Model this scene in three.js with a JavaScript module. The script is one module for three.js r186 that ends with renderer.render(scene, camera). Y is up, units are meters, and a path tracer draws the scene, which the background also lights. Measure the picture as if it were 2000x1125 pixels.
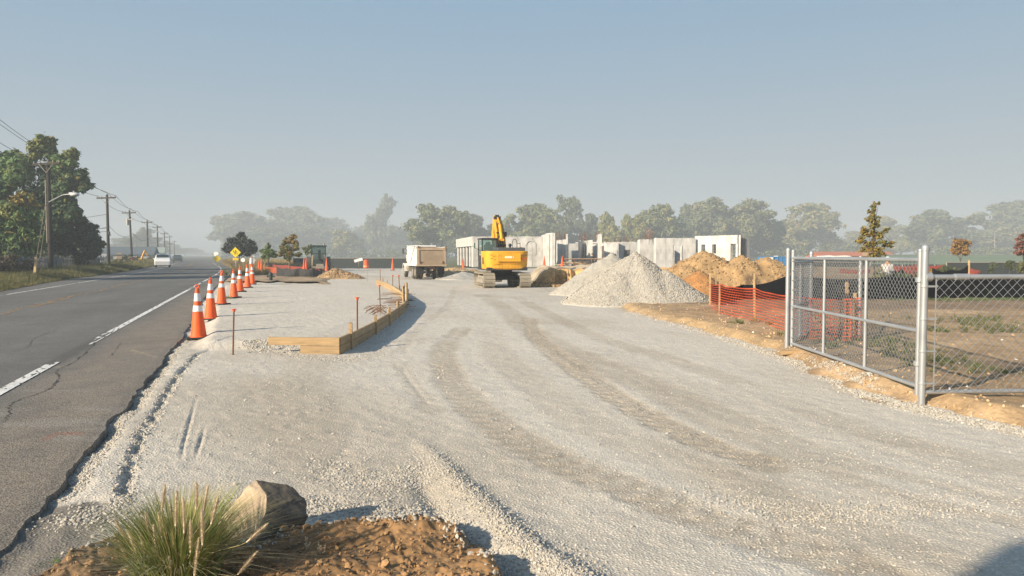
import * as THREE from 'three';
import * as BGU from 'three/addons/utils/BufferGeometryUtils.js';
import { RoundedBoxGeometry } from 'three/addons/geometries/RoundedBoxGeometry.js';
import { MarchingCubes } from 'three/addons/objects/MarchingCubes.js';
import { ConvexGeometry } from 'three/addons/geometries/ConvexGeometry.js';

// ---------------------------------------------------------------- camera, sky, sun, exposure
const scene = new THREE.Scene();
const W = 2000, H = 1125, F = 1450, PITCH = Math.atan(65.5 / F), EYE = 1.65;
const camera = new THREE.PerspectiveCamera(2 * Math.atan(562.5 / F) * 180 / Math.PI, W / H, 0.1, 2500);
camera.position.set(0, EYE, 0);
camera.rotation.x = -PITCH;
scene.add(camera);
const renderer = new THREE.WebGLRenderer({ antialias: true });
renderer.setSize(1024, 576);
renderer.toneMapping = THREE.LinearToneMapping;
renderer.toneMappingExposure = 1.88;
renderer.shadowMap.enabled = true;

const SUN_EL = 26 * Math.PI / 180, SUN_AZ = 26 * Math.PI / 180;        // the sun is low, to the left and a little behind
const sunDir = new THREE.Vector3(-Math.cos(SUN_AZ) * Math.cos(SUN_EL), Math.sin(SUN_EL), Math.sin(SUN_AZ) * Math.cos(SUN_EL));
const sun = new THREE.DirectionalLight(new THREE.Color().setRGB(1.0, 0.85, 0.64), 5.0);
sun.position.copy(sunDir).multiplyScalar(160); sun.target.position.set(0, 0, -40);
sun.castShadow = true; sun.shadow.mapSize.set(4096, 4096);
Object.assign(sun.shadow.camera, { left: -90, right: 90, top: 60, bottom: -60, near: 1, far: 400 });
sun.shadow.radius = 1.6;
scene.add(sun, sun.target);

{ // one computed sky: hazy near the horizon, blue above, a soft glow round the sun
  const w = 512, h = 256, data = new Float32Array(w * h * 4), dir = new THREE.Vector3();
  const lerp = (a, b, t) => a + (b - a) * t, ss = (a, b, x) => { const t = Math.min(1, Math.max(0, (x - a) / (b - a))); return t * t * (3 - 2 * t); };
  const hor = [0.238, 0.272, 0.294], mid = [0.138, 0.220, 0.305], top = [0.064, 0.126, 0.228], below = [0.16, 0.16, 0.15];
  for (let j = 0; j < h; j++) for (let i = 0; i < w; i++) {
    const el = ((j + 0.5) / h - 0.5) * Math.PI, az = ((i + 0.5) / w - 0.5) * 2 * Math.PI;
    dir.set(Math.cos(el) * Math.cos(az), Math.sin(el), Math.cos(el) * Math.sin(az));
    const e = el * 180 / Math.PI, g = Math.pow(Math.max(0, dir.dot(sunDir)), 9) * 0.22, k = (j * w + i) * 4;
    for (let c = 0; c < 3; c++) {
      let v = e < 0 ? lerp(hor[c], below[c], ss(0, 12, -e)) : lerp(lerp(hor[c], mid[c], ss(0, 20, e)), top[c], ss(14, 75, e));
      data[k + c] = v + g * [1, 0.9, 0.75][c];
    }
    data[k + 3] = 1;
  }
  const t = new THREE.DataTexture(data, w, h, THREE.RGBAFormat, THREE.FloatType);
  t.mapping = THREE.EquirectangularReflectionMapping; t.magFilter = THREE.LinearFilter; t.minFilter = THREE.LinearFilter; t.needsUpdate = true;
  scene.background = t; scene.environment = t;
}
scene.fog = new THREE.FogExp2(new THREE.Color().setRGB(0.84, 0.93, 1.0), 0.0016);

// ---------------------------------------------------------------- helpers
function mulberry(a) { return () => { a |= 0; a = a + 0x6D2B79F5 | 0; let t = Math.imul(a ^ a >>> 15, 1 | a); t = t + Math.imul(t ^ t >>> 7, 61 | t) ^ t; return ((t ^ t >>> 14) >>> 0) / 4294967296; }; }
const rnd = mulberry(4711), rr = (a, b, r = rnd) => a + (b - a) * r();
const clamp = (x, a = 0, b = 1) => Math.min(b, Math.max(a, x)), mix = (a, b, t) => a + (b - a) * t;
const sstep = (a, b, x) => { const t = clamp((x - a) / (b - a)); return t * t * (3 - 2 * t); };
const V = (x, y, z) => new THREE.Vector3(x, y, z);
const L = (r, g, b) => new THREE.Color().setRGB(r, g, b);
function hash2(x, y, s) { let h = Math.imul(x | 0, 374761393) + Math.imul(y | 0, 668265263) + Math.imul(s | 0, 2147483647 ^ 0x5bd1e995); h = Math.imul(h ^ h >>> 13, 1274126177); h ^= h >>> 16; return (h >>> 0) / 4294967296; }
function vnoise(x, y, s = 0, per = 0) {
  const xi = Math.floor(x), yi = Math.floor(y), fx = x - xi, fy = y - yi, u = fx * fx * (3 - 2 * fx), v = fy * fy * (3 - 2 * fy);
  const p = per ? (a) => ((a % per) + per) % per : (a) => a;
  return mix(mix(hash2(p(xi), p(yi), s), hash2(p(xi + 1), p(yi), s), u), mix(hash2(p(xi), p(yi + 1), s), hash2(p(xi + 1), p(yi + 1), s), u), v);
}
function fbm(x, y, s = 0, oct = 4, per = 0) { let a = 0.5, t = 0, n = 0; for (let i = 0; i < oct; i++) { t += a * vnoise(x, y, s + i * 17, per); n += a; a *= 0.5; x *= 2; y *= 2; per *= 2; } return t / n; }   // 0..1
function ray(px, py) { const a = (px - 1000) / F, b = -(py - 562.5) / F, c = Math.cos(PITCH), s = Math.sin(PITCH); return [a, b * c - s, -b * s - c]; }
function gp(px, py, y = 0) { const [a, b, c] = ray(px, py), t = (y - EYE) / b; return [a * t, -c * t]; }              // [x, distance ahead] of the ground point seen at a pixel of the photograph
function at(px, py, d) { const [a, b, c] = ray(px, py), t = d / -c; return V(a * t, EYE + b * t, -d); }
const topH = (py, d) => at(1000, py, d).y;

const used = new Map();
function numbered(n) { const k = used.get(n) ?? 0; used.set(n, k + 1); return k ? n + '_' + String(k).padStart(3, '0') : n; }
function tag(o, label, category, group, kind) { if (label) o.userData.label = label; if (category) o.userData.category = category; if (group) o.userData.group = group; if (kind) o.userData.kind = kind; return o; }
function thing(name, label, category, pos = [0, 0, 0], turn = 0, group) {
  const o = new THREE.Group(); o.name = numbered(name); o.position.set(...pos); o.rotation.y = turn; scene.add(o);
  return tag(o, label, category, group);
}
function part(name, geo, mat, parent = scene) {
  const g = Array.isArray(geo) ? merge(geo) : geo, m = new THREE.Mesh(g, mat);
  m.name = parent === scene ? numbered(name) : name; m.castShadow = m.receiveShadow = true; parent.add(m); return m;
}
function single(name, geo, mat, label, category, group) { return tag(part(name, geo, mat), label, category, group); }
function struct(name, geo, mat) { const m = part(name, geo, mat); m.userData.kind = 'structure'; return m; }
function dup(o, label, pos, turn, name = o.name.replace(/_\d+$/, '')) {
  const c = o.clone(); c.name = numbered(name); c.userData = { ...o.userData }; if (label) c.userData.label = label;
  if (pos) c.position.set(...pos); if (turn !== undefined) c.rotation.y = turn; scene.add(c); return c;
}
// uv in metres, box-projected
function boxUV(g) {
  g = g.index ? g.toNonIndexed() : g;
  const p = g.attributes.position.array, n = p.length / 3, uv = new Float32Array(n * 2);
  if (!g.attributes.normal) g.computeVertexNormals();
  for (let i = 0; i < n; i += 3) {
    const k = i * 3, ux = p[k + 3] - p[k], uy = p[k + 4] - p[k + 1], uz = p[k + 5] - p[k + 2], vx = p[k + 6] - p[k], vy = p[k + 7] - p[k + 1], vz = p[k + 8] - p[k + 2];
    const nx = Math.abs(uy * vz - uz * vy), ny = Math.abs(uz * vx - ux * vz), nz = Math.abs(ux * vy - uy * vx);
    for (let j = 0; j < 3; j++) {
      const x = p[k + j * 3], y = p[k + j * 3 + 1], z = p[k + j * 3 + 2], o = (i + j) * 2;
      if (ny >= nx && ny >= nz) { uv[o] = x; uv[o + 1] = z; } else if (nx >= nz) { uv[o] = z; uv[o + 1] = y; } else { uv[o] = x; uv[o + 1] = y; }
    }
  }
  g.setAttribute('uv', new THREE.BufferAttribute(uv, 2));
  return g;
}
function merge(list) {
  const gs = list.flat(9).map((g) => { g = boxUV(g); for (const k of Object.keys(g.attributes)) if (!['position', 'normal', 'uv', 'color'].includes(k)) g.deleteAttribute(k); return g; });
  const anyC = gs.some((g) => g.attributes.color);
  for (const g of gs) if (anyC && !g.attributes.color) g.setAttribute('color', new THREE.BufferAttribute(new Float32Array(g.attributes.position.count * 3).fill(1), 3));
  return gs.length === 1 ? gs[0] : BGU.mergeGeometries(gs);
}
const M4 = new THREE.Matrix4(), Q = new THREE.Quaternion();
function place(g, x = 0, y = 0, z = 0, rx = 0, ry = 0, rz = 0) { return g.applyMatrix4(new THREE.Matrix4().makeRotationFromEuler(new THREE.Euler(rx, ry, rz, 'YXZ')).setPosition(x, y, z)); }
const box = (w, h, d, x = 0, y = 0, z = 0, rx = 0, ry = 0, rz = 0) => place(new THREE.BoxGeometry(w, h, d), x, y, z, rx, ry, rz);
const rbox = (w, h, d, x = 0, y = 0, z = 0, r = 0.02, ry = 0, rx = 0, rz = 0) => place(new RoundedBoxGeometry(w, h, d, 2, Math.min(r, w / 2.01, h / 2.01, d / 2.01)), x, y, z, rx, ry, rz);
function rod(a, b, r1, r2 = r1, seg = 8, open = false) {
  const d = b.clone().sub(a), g = new THREE.CylinderGeometry(r2, r1, d.length(), seg, 1, open);
  return g.applyMatrix4(new THREE.Matrix4().makeRotationFromQuaternion(Q.setFromUnitVectors(V(0, 1, 0), d.normalize())).setPosition(a.clone().add(b).multiplyScalar(0.5)));
}
const tube = (pts, r, seg = 16, rad = 6) => new THREE.TubeGeometry(new THREE.CatmullRomCurve3(pts), seg, r, rad);
const cyl = (r, h, x, y, z, axis = 'y', seg = 20, r2 = r) => place(new THREE.CylinderGeometry(r2, r, h, seg), x, y, z, axis === 'z' ? Math.PI / 2 : 0, 0, axis === 'x' ? Math.PI / 2 : 0);
function extr(pts, depth, bevel = 0.02) {   // shape in x,y pulled along z, centred
  const s = new THREE.Shape(pts.map(([x, y]) => new THREE.Vector2(x, y)));
  return new THREE.ExtrudeGeometry(s, { depth: depth - 2 * bevel, bevelEnabled: bevel > 0, bevelSize: bevel, bevelThickness: bevel, bevelSegments: 2, curveSegments: 8 }).translate(0, 0, -depth / 2 + bevel);
}
// a sheet on a grid: fn(i/nu, j/nv) -> [x, y, z, r, g, b]
function sheet(nu, nv, fn) {
  const P = new Float32Array((nu + 1) * (nv + 1) * 3), C = new Float32Array(P.length), UV = new Float32Array((nu + 1) * (nv + 1) * 2), I = [];
  for (let j = 0, k = 0; j <= nv; j++) for (let i = 0; i <= nu; i++, k++) {
    const q = fn(i / nu, j / nv);
    P.set([q[0], q[1], q[2]], k * 3); C.set([q[3] ?? 1, q[4] ?? 1, q[5] ?? 1], k * 3); UV.set([q[0], q[2]], k * 2);
    if (i < nu && j < nv) I.push(k, k + 1, k + nu + 1, k + 1, k + nu + 2, k + nu + 1);
  }
  const g = new THREE.BufferGeometry();
  g.setAttribute('position', new THREE.BufferAttribute(P, 3)); g.setAttribute('color', new THREE.BufferAttribute(C, 3)); g.setAttribute('uv', new THREE.BufferAttribute(UV, 2));
  g.setIndex(I); g.computeVertexNormals();
  if (g.attributes.normal.getY(Math.floor(P.length / 6)) < 0) { for (let k = 0; k < I.length; k += 3) [I[k], I[k + 1]] = [I[k + 1], I[k]]; g.setIndex(I); g.computeVertexNormals(); }
  return g;
}
function polyDist(x, d, pts) {   // [distance, signed side, length along, share of the way] to a polyline of [x, d, ...]
  let best = [1e9, 0, 0, 0], run = 0;
  for (let i = 0; i + 1 < pts.length; i++) {
    const ax = pts[i][0], ay = pts[i][1], bx = pts[i + 1][0] - ax, by = pts[i + 1][1] - ay, l2 = bx * bx + by * by, l = Math.sqrt(l2);
    const t = clamp(((x - ax) * bx + (d - ay) * by) / l2), ex = x - ax - t * bx, ey = d - ay - t * by, q = Math.sqrt(ex * ex + ey * ey);
    if (q < best[0]) best = [q, Math.sign(bx * ey - by * ex), run + t * l, (i + t) / (pts.length - 1)];
    run += l;
  }
  return best;
}
const smoothLine = (pts, n = 8) => new THREE.CatmullRomCurve3(pts.map(([x, d]) => V(x, 0, d))).getPoints((pts.length - 1) * n).map((p) => [p.x, p.z]);

// ---------------------------------------------------------------- textures (tiles, sizes in metres)
function tile(n, fn, metres, srgb) {
  const data = new Uint8Array(n * n * 4);
  for (let j = 0; j < n; j++) for (let i = 0; i < n; i++) { const c = fn(i / n, j / n), k = (j * n + i) * 4; for (let q = 0; q < 3; q++) data[k + q] = clamp(Array.isArray(c) ? c[q] : c) * 255; data[k + 3] = 255; }
  const t = new THREE.DataTexture(data, n, n, THREE.RGBAFormat); t.wrapS = t.wrapT = THREE.RepeatWrapping; t.magFilter = THREE.LinearFilter; t.minFilter = THREE.LinearMipmapLinearFilter; t.generateMipmaps = true;
  if (srgb) t.colorSpace = THREE.SRGBColorSpace; t.repeat.set(1 / metres, 1 / metres); t.needsUpdate = true; return t;
}
function stones(n, cells, seed) {   // crushed stone: height and tone of each stone on a tile of cells x cells
  const S = []; for (let k = 0; k < cells * cells; k++) S.push([hash2(k, 1, seed), hash2(k, 2, seed), hash2(k, 3, seed), hash2(k, 4, seed), hash2(k, 5, seed) * 3.14]);
  const out = new Float32Array(n * n * 2);
  for (let j = 0; j < n; j++) for (let i = 0; i < n; i++) {
    const x = i / n * cells, y = j / n * cells, cx = Math.floor(x), cy = Math.floor(y); let best = 0, tone = 0.5;
    for (let b = -1; b <= 1; b++) for (let a = -1; a <= 1; a++) {
      const s = S[((cy + b + cells) % cells) * cells + (cx + a + cells) % cells], dx = x - cx - a - s[0], dy = y - cy - b - s[1], c = Math.cos(s[4]), w = Math.sin(s[4]);
      const u = (dx * c + dy * w) * 1.25, v = (dy * c - dx * w) * 1.7, r = Math.max(Math.abs(u) + 0.35 * Math.abs(v), Math.abs(v)) / (0.35 + 0.45 * s[2]);
      const hgt = (1 - r) * (0.5 + s[2] * 0.6) + 0.12 * s[3]; if (r < 1 && hgt > best) { best = hgt; tone = s[3]; }
    }
    out[(j * n + i) * 2] = best; out[(j * n + i) * 2 + 1] = tone;
  }
  return out;
}
const ST = stones(512, 44, 3), stAt = (u, v) => (Math.floor(v * 512) * 512 + Math.floor(u * 512)) * 2;
const T = {};
T.gravelMap = tile(512, (u, v) => { const k = stAt(u, v), h = ST[k]; return 0.80 * (0.80 + 0.20 * Math.min(1, h * 2.2)) * (0.84 + 0.28 * ST[k + 1]) * (0.93 + 0.14 * fbm(u * 9, v * 9, 4, 3, 9)); }, 0.9);
T.gravelBump = tile(512, (u, v) => ST[stAt(u, v)] * 0.9, 0.9);
T.fineBump = tile(512, (u, v) => fbm(u * 64, v * 64, 9, 3, 64) * 0.7 + 0.3 * fbm(u * 9, v * 9, 2, 3, 9), 1.3);
T.asphalt = tile(512, (u, v) => { const h = hash2(Math.floor(u * 512), Math.floor(v * 512), 5), g = fbm(u * 150, v * 150, 11, 2, 150); return 0.62 + 0.75 * (g - 0.5) * 1.6 + (h > 0.94 ? 0.25 : 0) - (h < 0.06 ? 0.2 : 0); }, 1.1);
T.asphaltBump = tile(512, (u, v) => fbm(u * 120, v * 120, 12, 2, 120), 1.1);
T.dirt = tile(512, (u, v) => { const a = fbm(u * 8, v * 8, 31, 5, 8), b = fbm(u * 60, v * 60, 33, 3, 60); return 0.55 + 0.5 * a + 0.35 * (b - 0.5); }, 2.2);
T.dirtBump = tile(512, (u, v) => 0.5 * fbm(u * 14, v * 14, 35, 5, 14) + 0.5 * fbm(u * 70, v * 70, 36, 2, 70), 2.2);
T.concrete = tile(512, (u, v) => { const a = fbm(u * 5, v * 5, 41, 5, 5), b = fbm(u * 40, v * 8, 43, 3, 40); return 0.50 + 0.66 * a + 0.26 * (b - 0.5) + 0.1 * (hash2(Math.floor(u * 512), Math.floor(v * 512), 6) - 0.5); }, 4.0);
T.wood = tile(256, (u, v) => { const g = fbm(u * 3 + 0.6 * fbm(u * 4, v * 4, 51, 2, 4), v * 40, 52, 3, 0); return 0.62 + 0.5 * (g - 0.35) + 0.08 * (hash2(Math.floor(u * 256), Math.floor(v * 256), 7) - 0.5); }, 0.7);
T.wear = tile(256, (u, v) => { const a = fbm(u * 6, v * 6, 61, 5, 6); return 0.72 + 0.4 * a; }, 1.1);
T.cloth = tile(256, (u, v) => 0.7 + 0.3 * fbm(u * 30, v * 6, 71, 3, 6) + 0.12 * Math.sin(u * 256 * 1.57), 1.0);
T.bark = tile(256, (u, v) => 0.45 + 0.6 * fbm(u * 24, v * 4, 81, 4, 4), 0.8);
T.dust = tile(256, (u, v) => [0.55 + 0.5 * fbm(u * 5, v * 5, 91, 5, 5), 0.53 + 0.5 * fbm(u * 5, v * 5, 91, 5, 5), 0.48 + 0.52 * fbm(u * 5, v * 5, 91, 5, 5)], 1.7);

T.grime = tile(256, (u, v) => { const a = sstep(0.52, 0.78, fbm(u * 4, v * 4, 95, 5, 4)) * 0.55 + 0.4 * sstep(0.6, 0.8, fbm(u * 30, v * 3, 96, 3, 3)); return [1 - 0.45 * a, 1 - 0.42 * a, 1 - 0.30 * a]; }, 1.6);
const std = (c, roughness = 0.9, o = {}) => new THREE.MeshStandardMaterial({ color: Array.isArray(c) ? L(...c) : c, roughness, ...o });
const M = {
  gravel: std([1, 1, 1], 1, { vertexColors: true, map: T.gravelMap, bumpMap: T.gravelBump, bumpScale: 0.0045 }),
  pile: std([1, 1, 1], 1, { vertexColors: true, map: T.gravelMap, bumpMap: T.gravelBump, bumpScale: 0.009 }),
  stone: std([0.455, 0.435, 0.40], 0.95, {}),
  asphalt: std([1, 1, 1], 0.92, { vertexColors: true, map: T.asphalt, bumpMap: T.asphaltBump, bumpScale: 0.004 }),
  dirt: std([1, 1, 1], 1, { vertexColors: true, map: T.dirt, bumpMap: T.dirtBump, bumpScale: 0.022 }),
  clod: std([1, 1, 1], 1, { vertexColors: true, map: T.dirt, bumpMap: T.dirtBump, bumpScale: 0.02 }),
  white: std([0.72, 0.72, 0.70], 0.85, { map: T.wear }),
  yellowLine: std([0.50, 0.27, 0.06], 0.9, { map: T.wear }),
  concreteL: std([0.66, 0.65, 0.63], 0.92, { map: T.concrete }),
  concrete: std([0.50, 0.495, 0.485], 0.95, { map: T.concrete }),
  wood: std([0.56, 0.385, 0.205], 0.85, { map: T.wood }),
  woodOld: std([0.50, 0.36, 0.21], 0.9, { map: T.wood }),
  lath: std([0.72, 0.52, 0.28], 0.85, { map: T.wood }),
  orange: std([0.92, 0.115, 0.014], 0.6, { map: T.grime }),
  orangeDirty: std([0.80, 0.11, 0.02], 0.65, { map: T.wear }),
  reflect: std([0.82, 0.82, 0.81], 0.5, { map: T.grime }),
  rubber: std([0.022, 0.022, 0.023], 0.85, {}),
  tyre: std([0.10, 0.095, 0.085], 0.95, { map: T.dust }),
  rust: std([0.17, 0.085, 0.045], 0.9, { map: T.wear }),
  galv: std([0.42, 0.44, 0.46], 0.45, { metalness: 0.5, map: T.wear }),
  wire: std([0.30, 0.32, 0.34], 0.45, { metalness: 0.3 }),
  silt: new THREE.MeshPhysicalMaterial({ color: L(0.008, 0.009, 0.012), roughness: 1, specularIntensity: 0.25, map: T.cloth, side: THREE.DoubleSide }),
  net: std([0.50, 0.07, 0.02], 0.8, { side: THREE.DoubleSide }),
  yellow: std([0.76, 0.375, 0.02], 0.5, { map: T.grime }),
  yellowDk: std([0.62, 0.33, 0.02], 0.5, { map: T.wear }),
  deck: std([0.07, 0.085, 0.10], 0.6, { map: T.wear }),
  black: std([0.015, 0.015, 0.016], 0.6),
  frameBlack: std([0.03, 0.033, 0.036], 0.55),
  steel: std([0.36, 0.335, 0.29], 0.7, { map: T.dust }),
  shoe: std([0.47, 0.43, 0.36], 0.8, { map: T.dust }),
  chrome: std([0.7, 0.7, 0.7], 0.2, { metalness: 1 }),
  glass: std([0.02, 0.035, 0.035], 0.08),
  truckWhite: std([0.74, 0.72, 0.68], 0.6, { map: T.grime }),
  tan: std([0.52, 0.40, 0.29], 0.85, { map: T.dust }),
  tanDark: std([0.43, 0.335, 0.25], 0.9, { map: T.dust }),
  poleWood: std([0.05, 0.041, 0.034], 0.95, { map: T.bark }),
  bark: std([0.11, 0.085, 0.065], 1, { map: T.bark }),
  cable: std([0.03, 0.03, 0.03], 0.8),
  signYellow: std([0.86, 0.60, 0.01], 0.5),
  rock: std([1, 1, 1], 0.95, { vertexColors: true, bumpMap: T.dirtBump, bumpScale: 0.012 }),
  blade: new THREE.MeshPhysicalMaterial({ color: 0xffffff, vertexColors: true, roughness: 0.8, transmission: 0.35, thickness: 0, side: THREE.DoubleSide }),
};
// ---------------------------------------------------------------- lie of the land (d = metres ahead of the camera, z = -d)
function edgeX(d) {   // right white line of the road: straight, then bending a little left
  let x = -3.06 - 0.348 * Math.min(d, 56);
  if (d > 56) { const t = Math.min(d, 100) - 56; x -= 0.348 * t + 0.5 * 0.072 / 44 * t * t; }
  if (d > 100) x -= 0.42 * (d - 100);
  return x;
}
const asphaltR = (d) => edgeX(d) + mix(1.62, 1.12, sstep(13, 30, d)) + 0.10 * (fbm(d * 1.1, 3, 5, 4) - 0.5) + 0.085 * (fbm(d * 5, 9, 6, 3) - 0.5);
const asphaltL = (d) => edgeX(d) - mix(7.9, 9.2, sstep(25, 50, d)) + 0.25 * (fbm(d * 0.6, 8, 7, 3) - 0.5);
const formPx = [[663, 690], [692, 676], [735, 651], [765, 630], [788, 611], [796, 600], [795, 592], [783, 582], [765, 569], [750, 561], [735, 555]];
const formLine = formPx.map(([x, y]) => gp(x, y));
const formX = (d) => { for (let i = 0; i + 1 < formLine.length; i++) if (d >= formLine[i][1] && d <= formLine[i + 1][1]) return mix(formLine[i][0], formLine[i + 1][0], (d - formLine[i][1]) / (formLine[i + 1][1] - formLine[i][1])); return d < formLine[0][1] ? formLine[0][0] : formLine[formLine.length - 1][0]; };
const dirtX = (d) => {   // where the gravel drive ends and the dirt lot begins, on the right
  const k = [[3, 6.2], [5.5, 5.3], [7.0, 4.86], [8.0, 4.6], [9.2, 4.25], [10.4, 4.2], [12.3, 4.5], [15.6, 4.25], [19, 3.75], [22, 3.35], [25, 3.2], [30, 3.4], [40, 4.4], [90, 8]];
  let x = k[0][1]; for (let i = 0; i + 1 < k.length; i++) if (d >= k[i][0]) x = mix(k[i][1], k[i + 1][1], clamp((d - k[i][0]) / (k[i + 1][0] - k[i][0])));
  return x + 0.34 * (fbm(d * 1.3, 1, 15, 4) - 0.5);
};
const px = (list) => smoothLine(list.map(([x, y]) => gp(x, y)));
const berm = px([[806, 850], [850, 890], [905, 950], [965, 1005], [1040, 1070], [1120, 1122], [1190, 1180]]);
const trench = px([[806, 900], [835, 960], [880, 1015], [945, 1075], [1010, 1130]]);
const apronLine = px([[236, 985], [246, 930], [275, 850], [312, 790], [345, 735], [385, 690]]);
const scrape = [px([[352, 900], [362, 850], [385, 770]]), px([[380, 895], [400, 830]])];
const tracks = [   // compacted wheel and crawler tracks: line, half width, strength, tread
  [px([[940, 575], [985, 600], [1040, 645], [1150, 700], [1290, 760], [1450, 830], [1680, 920], [2050, 1010]]), 0.34, 0.85, 0],
  [px([[905, 640], [868, 680], [880, 735], [925, 790], [1010, 850], [1130, 910], [1320, 985], [1600, 1075], [1750, 1140]]), 0.24, 0.95, 0.5],
  [px([[1010, 580], [1090, 620], [1180, 660], [1330, 705], [1500, 765], [1720, 845], [2060, 925]]), 0.24, 0.75, 0],
  [px([[1035, 620], [1055, 665], [1150, 735], [1250, 800], [1350, 850], [1500, 905]]), 0.2, 0.95, 1],
  [px([[960, 640], [975, 690], [1060, 760], [1160, 830], [1330, 900], [1560, 990], [1800, 1090]]), 0.3, 0.55, 0],
  [px([[890, 560], [870, 600], [820, 640], [780, 690], [800, 740], [850, 800]]), 0.13, 0.45, 0.5],
];
const treadLines = [[px([[400, 705], [520, 712], [640, 716], [705, 715]]), 0.05], [px([[470, 722], [600, 728], [700, 730]]), 0.05], [px([[500, 800], [560, 805], [650, 795]]), 0.05], [px([[735, 690], [785, 700], [790, 725], [840, 790]]), 0.06], [px([[620, 930], [660, 890], [700, 850]]), 0.07]];
const patch = px([[470, 760], [560, 800], [650, 850], [740, 920]]);
function gravelAt(x, d) {   // [height, r, g, b]
  const s = x - asphaltR(d); let h = -0.018 + 0.016 * (fbm(x * 1.7, d * 1.7, 21, 4) - 0.5) + 0.016 * (fbm(x * 9, d * 9, 22, 3) - 0.5);
  const n1 = fbm(x * 0.55, d * 0.55, 23, 5), n2 = fbm(x * 3.5, d * 3.5, 24, 4), n3 = fbm(x * 0.9 + d * 0.25, d * 0.22, 25, 4);
  let dirty = 0.25 * sstep(0.42, 0.75, n1) + 0.28 * sstep(0.5, 0.72, n3) + 0.22 * (n2 - 0.5), pale = 0;
  if (d < 62) {
    h -= 0.062 * (1 - sstep(0.0, 0.26, s)) * (1 - sstep(30, 45, d)) * clamp(2.2 * fbm(d * 2.2, s * 3, 28, 3) - 0.45, 0.1, 1);
    if (d < 14 && d > 4.3) {   // the old apron beside the road
      const [q, side] = polyDist(x, d, apronLine), inside = side > 0 || q < 0.05 ? 1 : 0, on = inside && s > 0 ? sstep(0, 0.1, s) : 0;
      const near = sstep(4.95, 5.05, d + 0.1 * (fbm(x * 5, 1, 8, 3) - 0.5));
      if (side !== 0 && x < 0) {
        const left = x < interpX(apronLine, d) ? 1 : 0;
        h += 0.014 * left * sstep(0, 0.06, q) * near * sstep(0.02, 0.2, s);
        h -= 0.034 * Math.exp(-q * q / 0.0016) * sstep(0.38, 0.62, fbm(x * 6, d * 6, 18, 3)) * near;
        if (left) dirty += 0.12;
        
      }
    }
    for (const [line, w, k, tread] of tracks) {
      const [q, , run] = polyDist(x, d, line); if (q > w * 2) continue;
      const e = 1 - sstep(w * 0.6, w * 1.25, q + 0.14 * (n2 - 0.5)), f = e * k * sstep(0.28, 0.52, fbm(run * 0.5, q * 2, 29, 3) + 0.12);
      dirty += 0.62 * f; h -= 0.003 * f; h += 0.003 * Math.exp(-((q - w * 1.25) ** 2) / 0.006) * k * n2;
      if (tread) dirty += 0.5 * tread * f * (Math.sin(run * 2 * Math.PI / 0.24 + (q / w) * 2.5) > 0.15 ? 1 : 0); if (tread) h -= 0.012 * tread * f * (Math.sin(run * 2 * Math.PI / 0.24 + (q / w) * 2.5) > 0.15 ? 1 : 0);
    }
    for (const [line, w] of treadLines) { const [q, , run] = polyDist(x, d, line); if (q < w * 2) h -= 0.010 * Math.exp(-q * q / (w * w * 0.3)) * (Math.sin(run * 2 * Math.PI / 0.11) > -0.1 ? 1 : 0.2) * sstep(0.35, 0.55, fbm(run * 1.5, 4, 19, 2)); }
    if (d < 12) {
      for (const line of scrape) { const [q, , , t] = polyDist(x, d, line), e = Math.sin(Math.PI * clamp(t, 0.02, 0.98)); h -= 0.016 * e * Math.exp(-q * q / 0.00016); h += 0.004 * e * Math.exp(-((q - 0.03) ** 2) / 0.0003); }
      const qp = polyDist(x, d, patch)[0]; dirty += 0.55 * (1 - sstep(0.4, 1.9, qp + 0.8 * (n1 - 0.5)));
      const [qb, , , tb] = polyDist(x, d, berm); const grow = sstep(0, 0.35, tb);
      h += (0.008 + 0.03 * grow) * Math.exp(-qb * qb / (0.003 + 0.008 * grow)) * (0.6 + 0.8 * n2); pale += 0.35 * Math.exp(-qb * qb / 0.05);
      const [qt, , , tt] = polyDist(x, d, trench); h -= 0.04 * sstep(0, 0.3, tt) * Math.exp(-qt * qt / 0.006);
    }
    if (d > 12.2 && d < 45) {   // the pad behind the timber form
      const fx = formX(d), inside = (x < fx ? 1 : 0) * sstep(0.0, 0.4, s - 0.3) * sstep(12.75, 13.25, d + 0.25 * (n2 - 0.5)) * (1 - sstep(38, 42, d));
      h += mix(0.13, 0.06, sstep(20, 27, d)) * inside * (x < fx - 0.9 ? 1 : mix(0.65, 1, clamp((fx - x) / 0.9)));
      if (inside > 0.5) { dirty *= 0.45; pale += 0.1; }
    }
    const r = dirtX(d) - x; pale += 0.25 * (1 - sstep(0, 0.8, r)) * (d > 6 ? 1 : 0.4);
  }
  dirty = clamp(dirty, 0, 1.05); pale = clamp(pale + 0.35 * sstep(0.55, 0.8, fbm(x * 0.8, d * 0.8, 27, 4)), 0, 0.8);
  const tone = 0.94 + 0.16 * (n2 - 0.5);
  let c = [mix(0.84, 0.60, dirty), mix(0.78, 0.52, dirty), mix(0.685, 0.415, dirty)].map((v) => v * tone * (1 + 0.12 * pale));
  const rim = d < 45 ? 1 - sstep(0.0, 0.16, s) : 0; c = c.map((v, i) => mix(v, [0.24, 0.215, 0.18][i], rim * 0.6));
  if (d < 5.3 && s < 1.0 && x < 0) { const k = 0.85 * (1 - sstep(4.9, 5.02, d + 0.5 * (n2 - 0.5) - 0.15 * s)) * (1 - sstep(0.3, 0.62, s + 0.5 * (n2 - 0.5))); c = c.map((v, i) => mix(v, [0.17, 0.15, 0.13][i], k)); }
  const soil = d > 6.5 && d < 26 ? 0.5 * (1 - sstep(0.0, 0.4, dirtX(d) - x)) * sstep(0.45, 0.6, n2) : 0; c = c.map((v, i) => mix(v, [0.60, 0.44, 0.27][i], soil));
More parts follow.
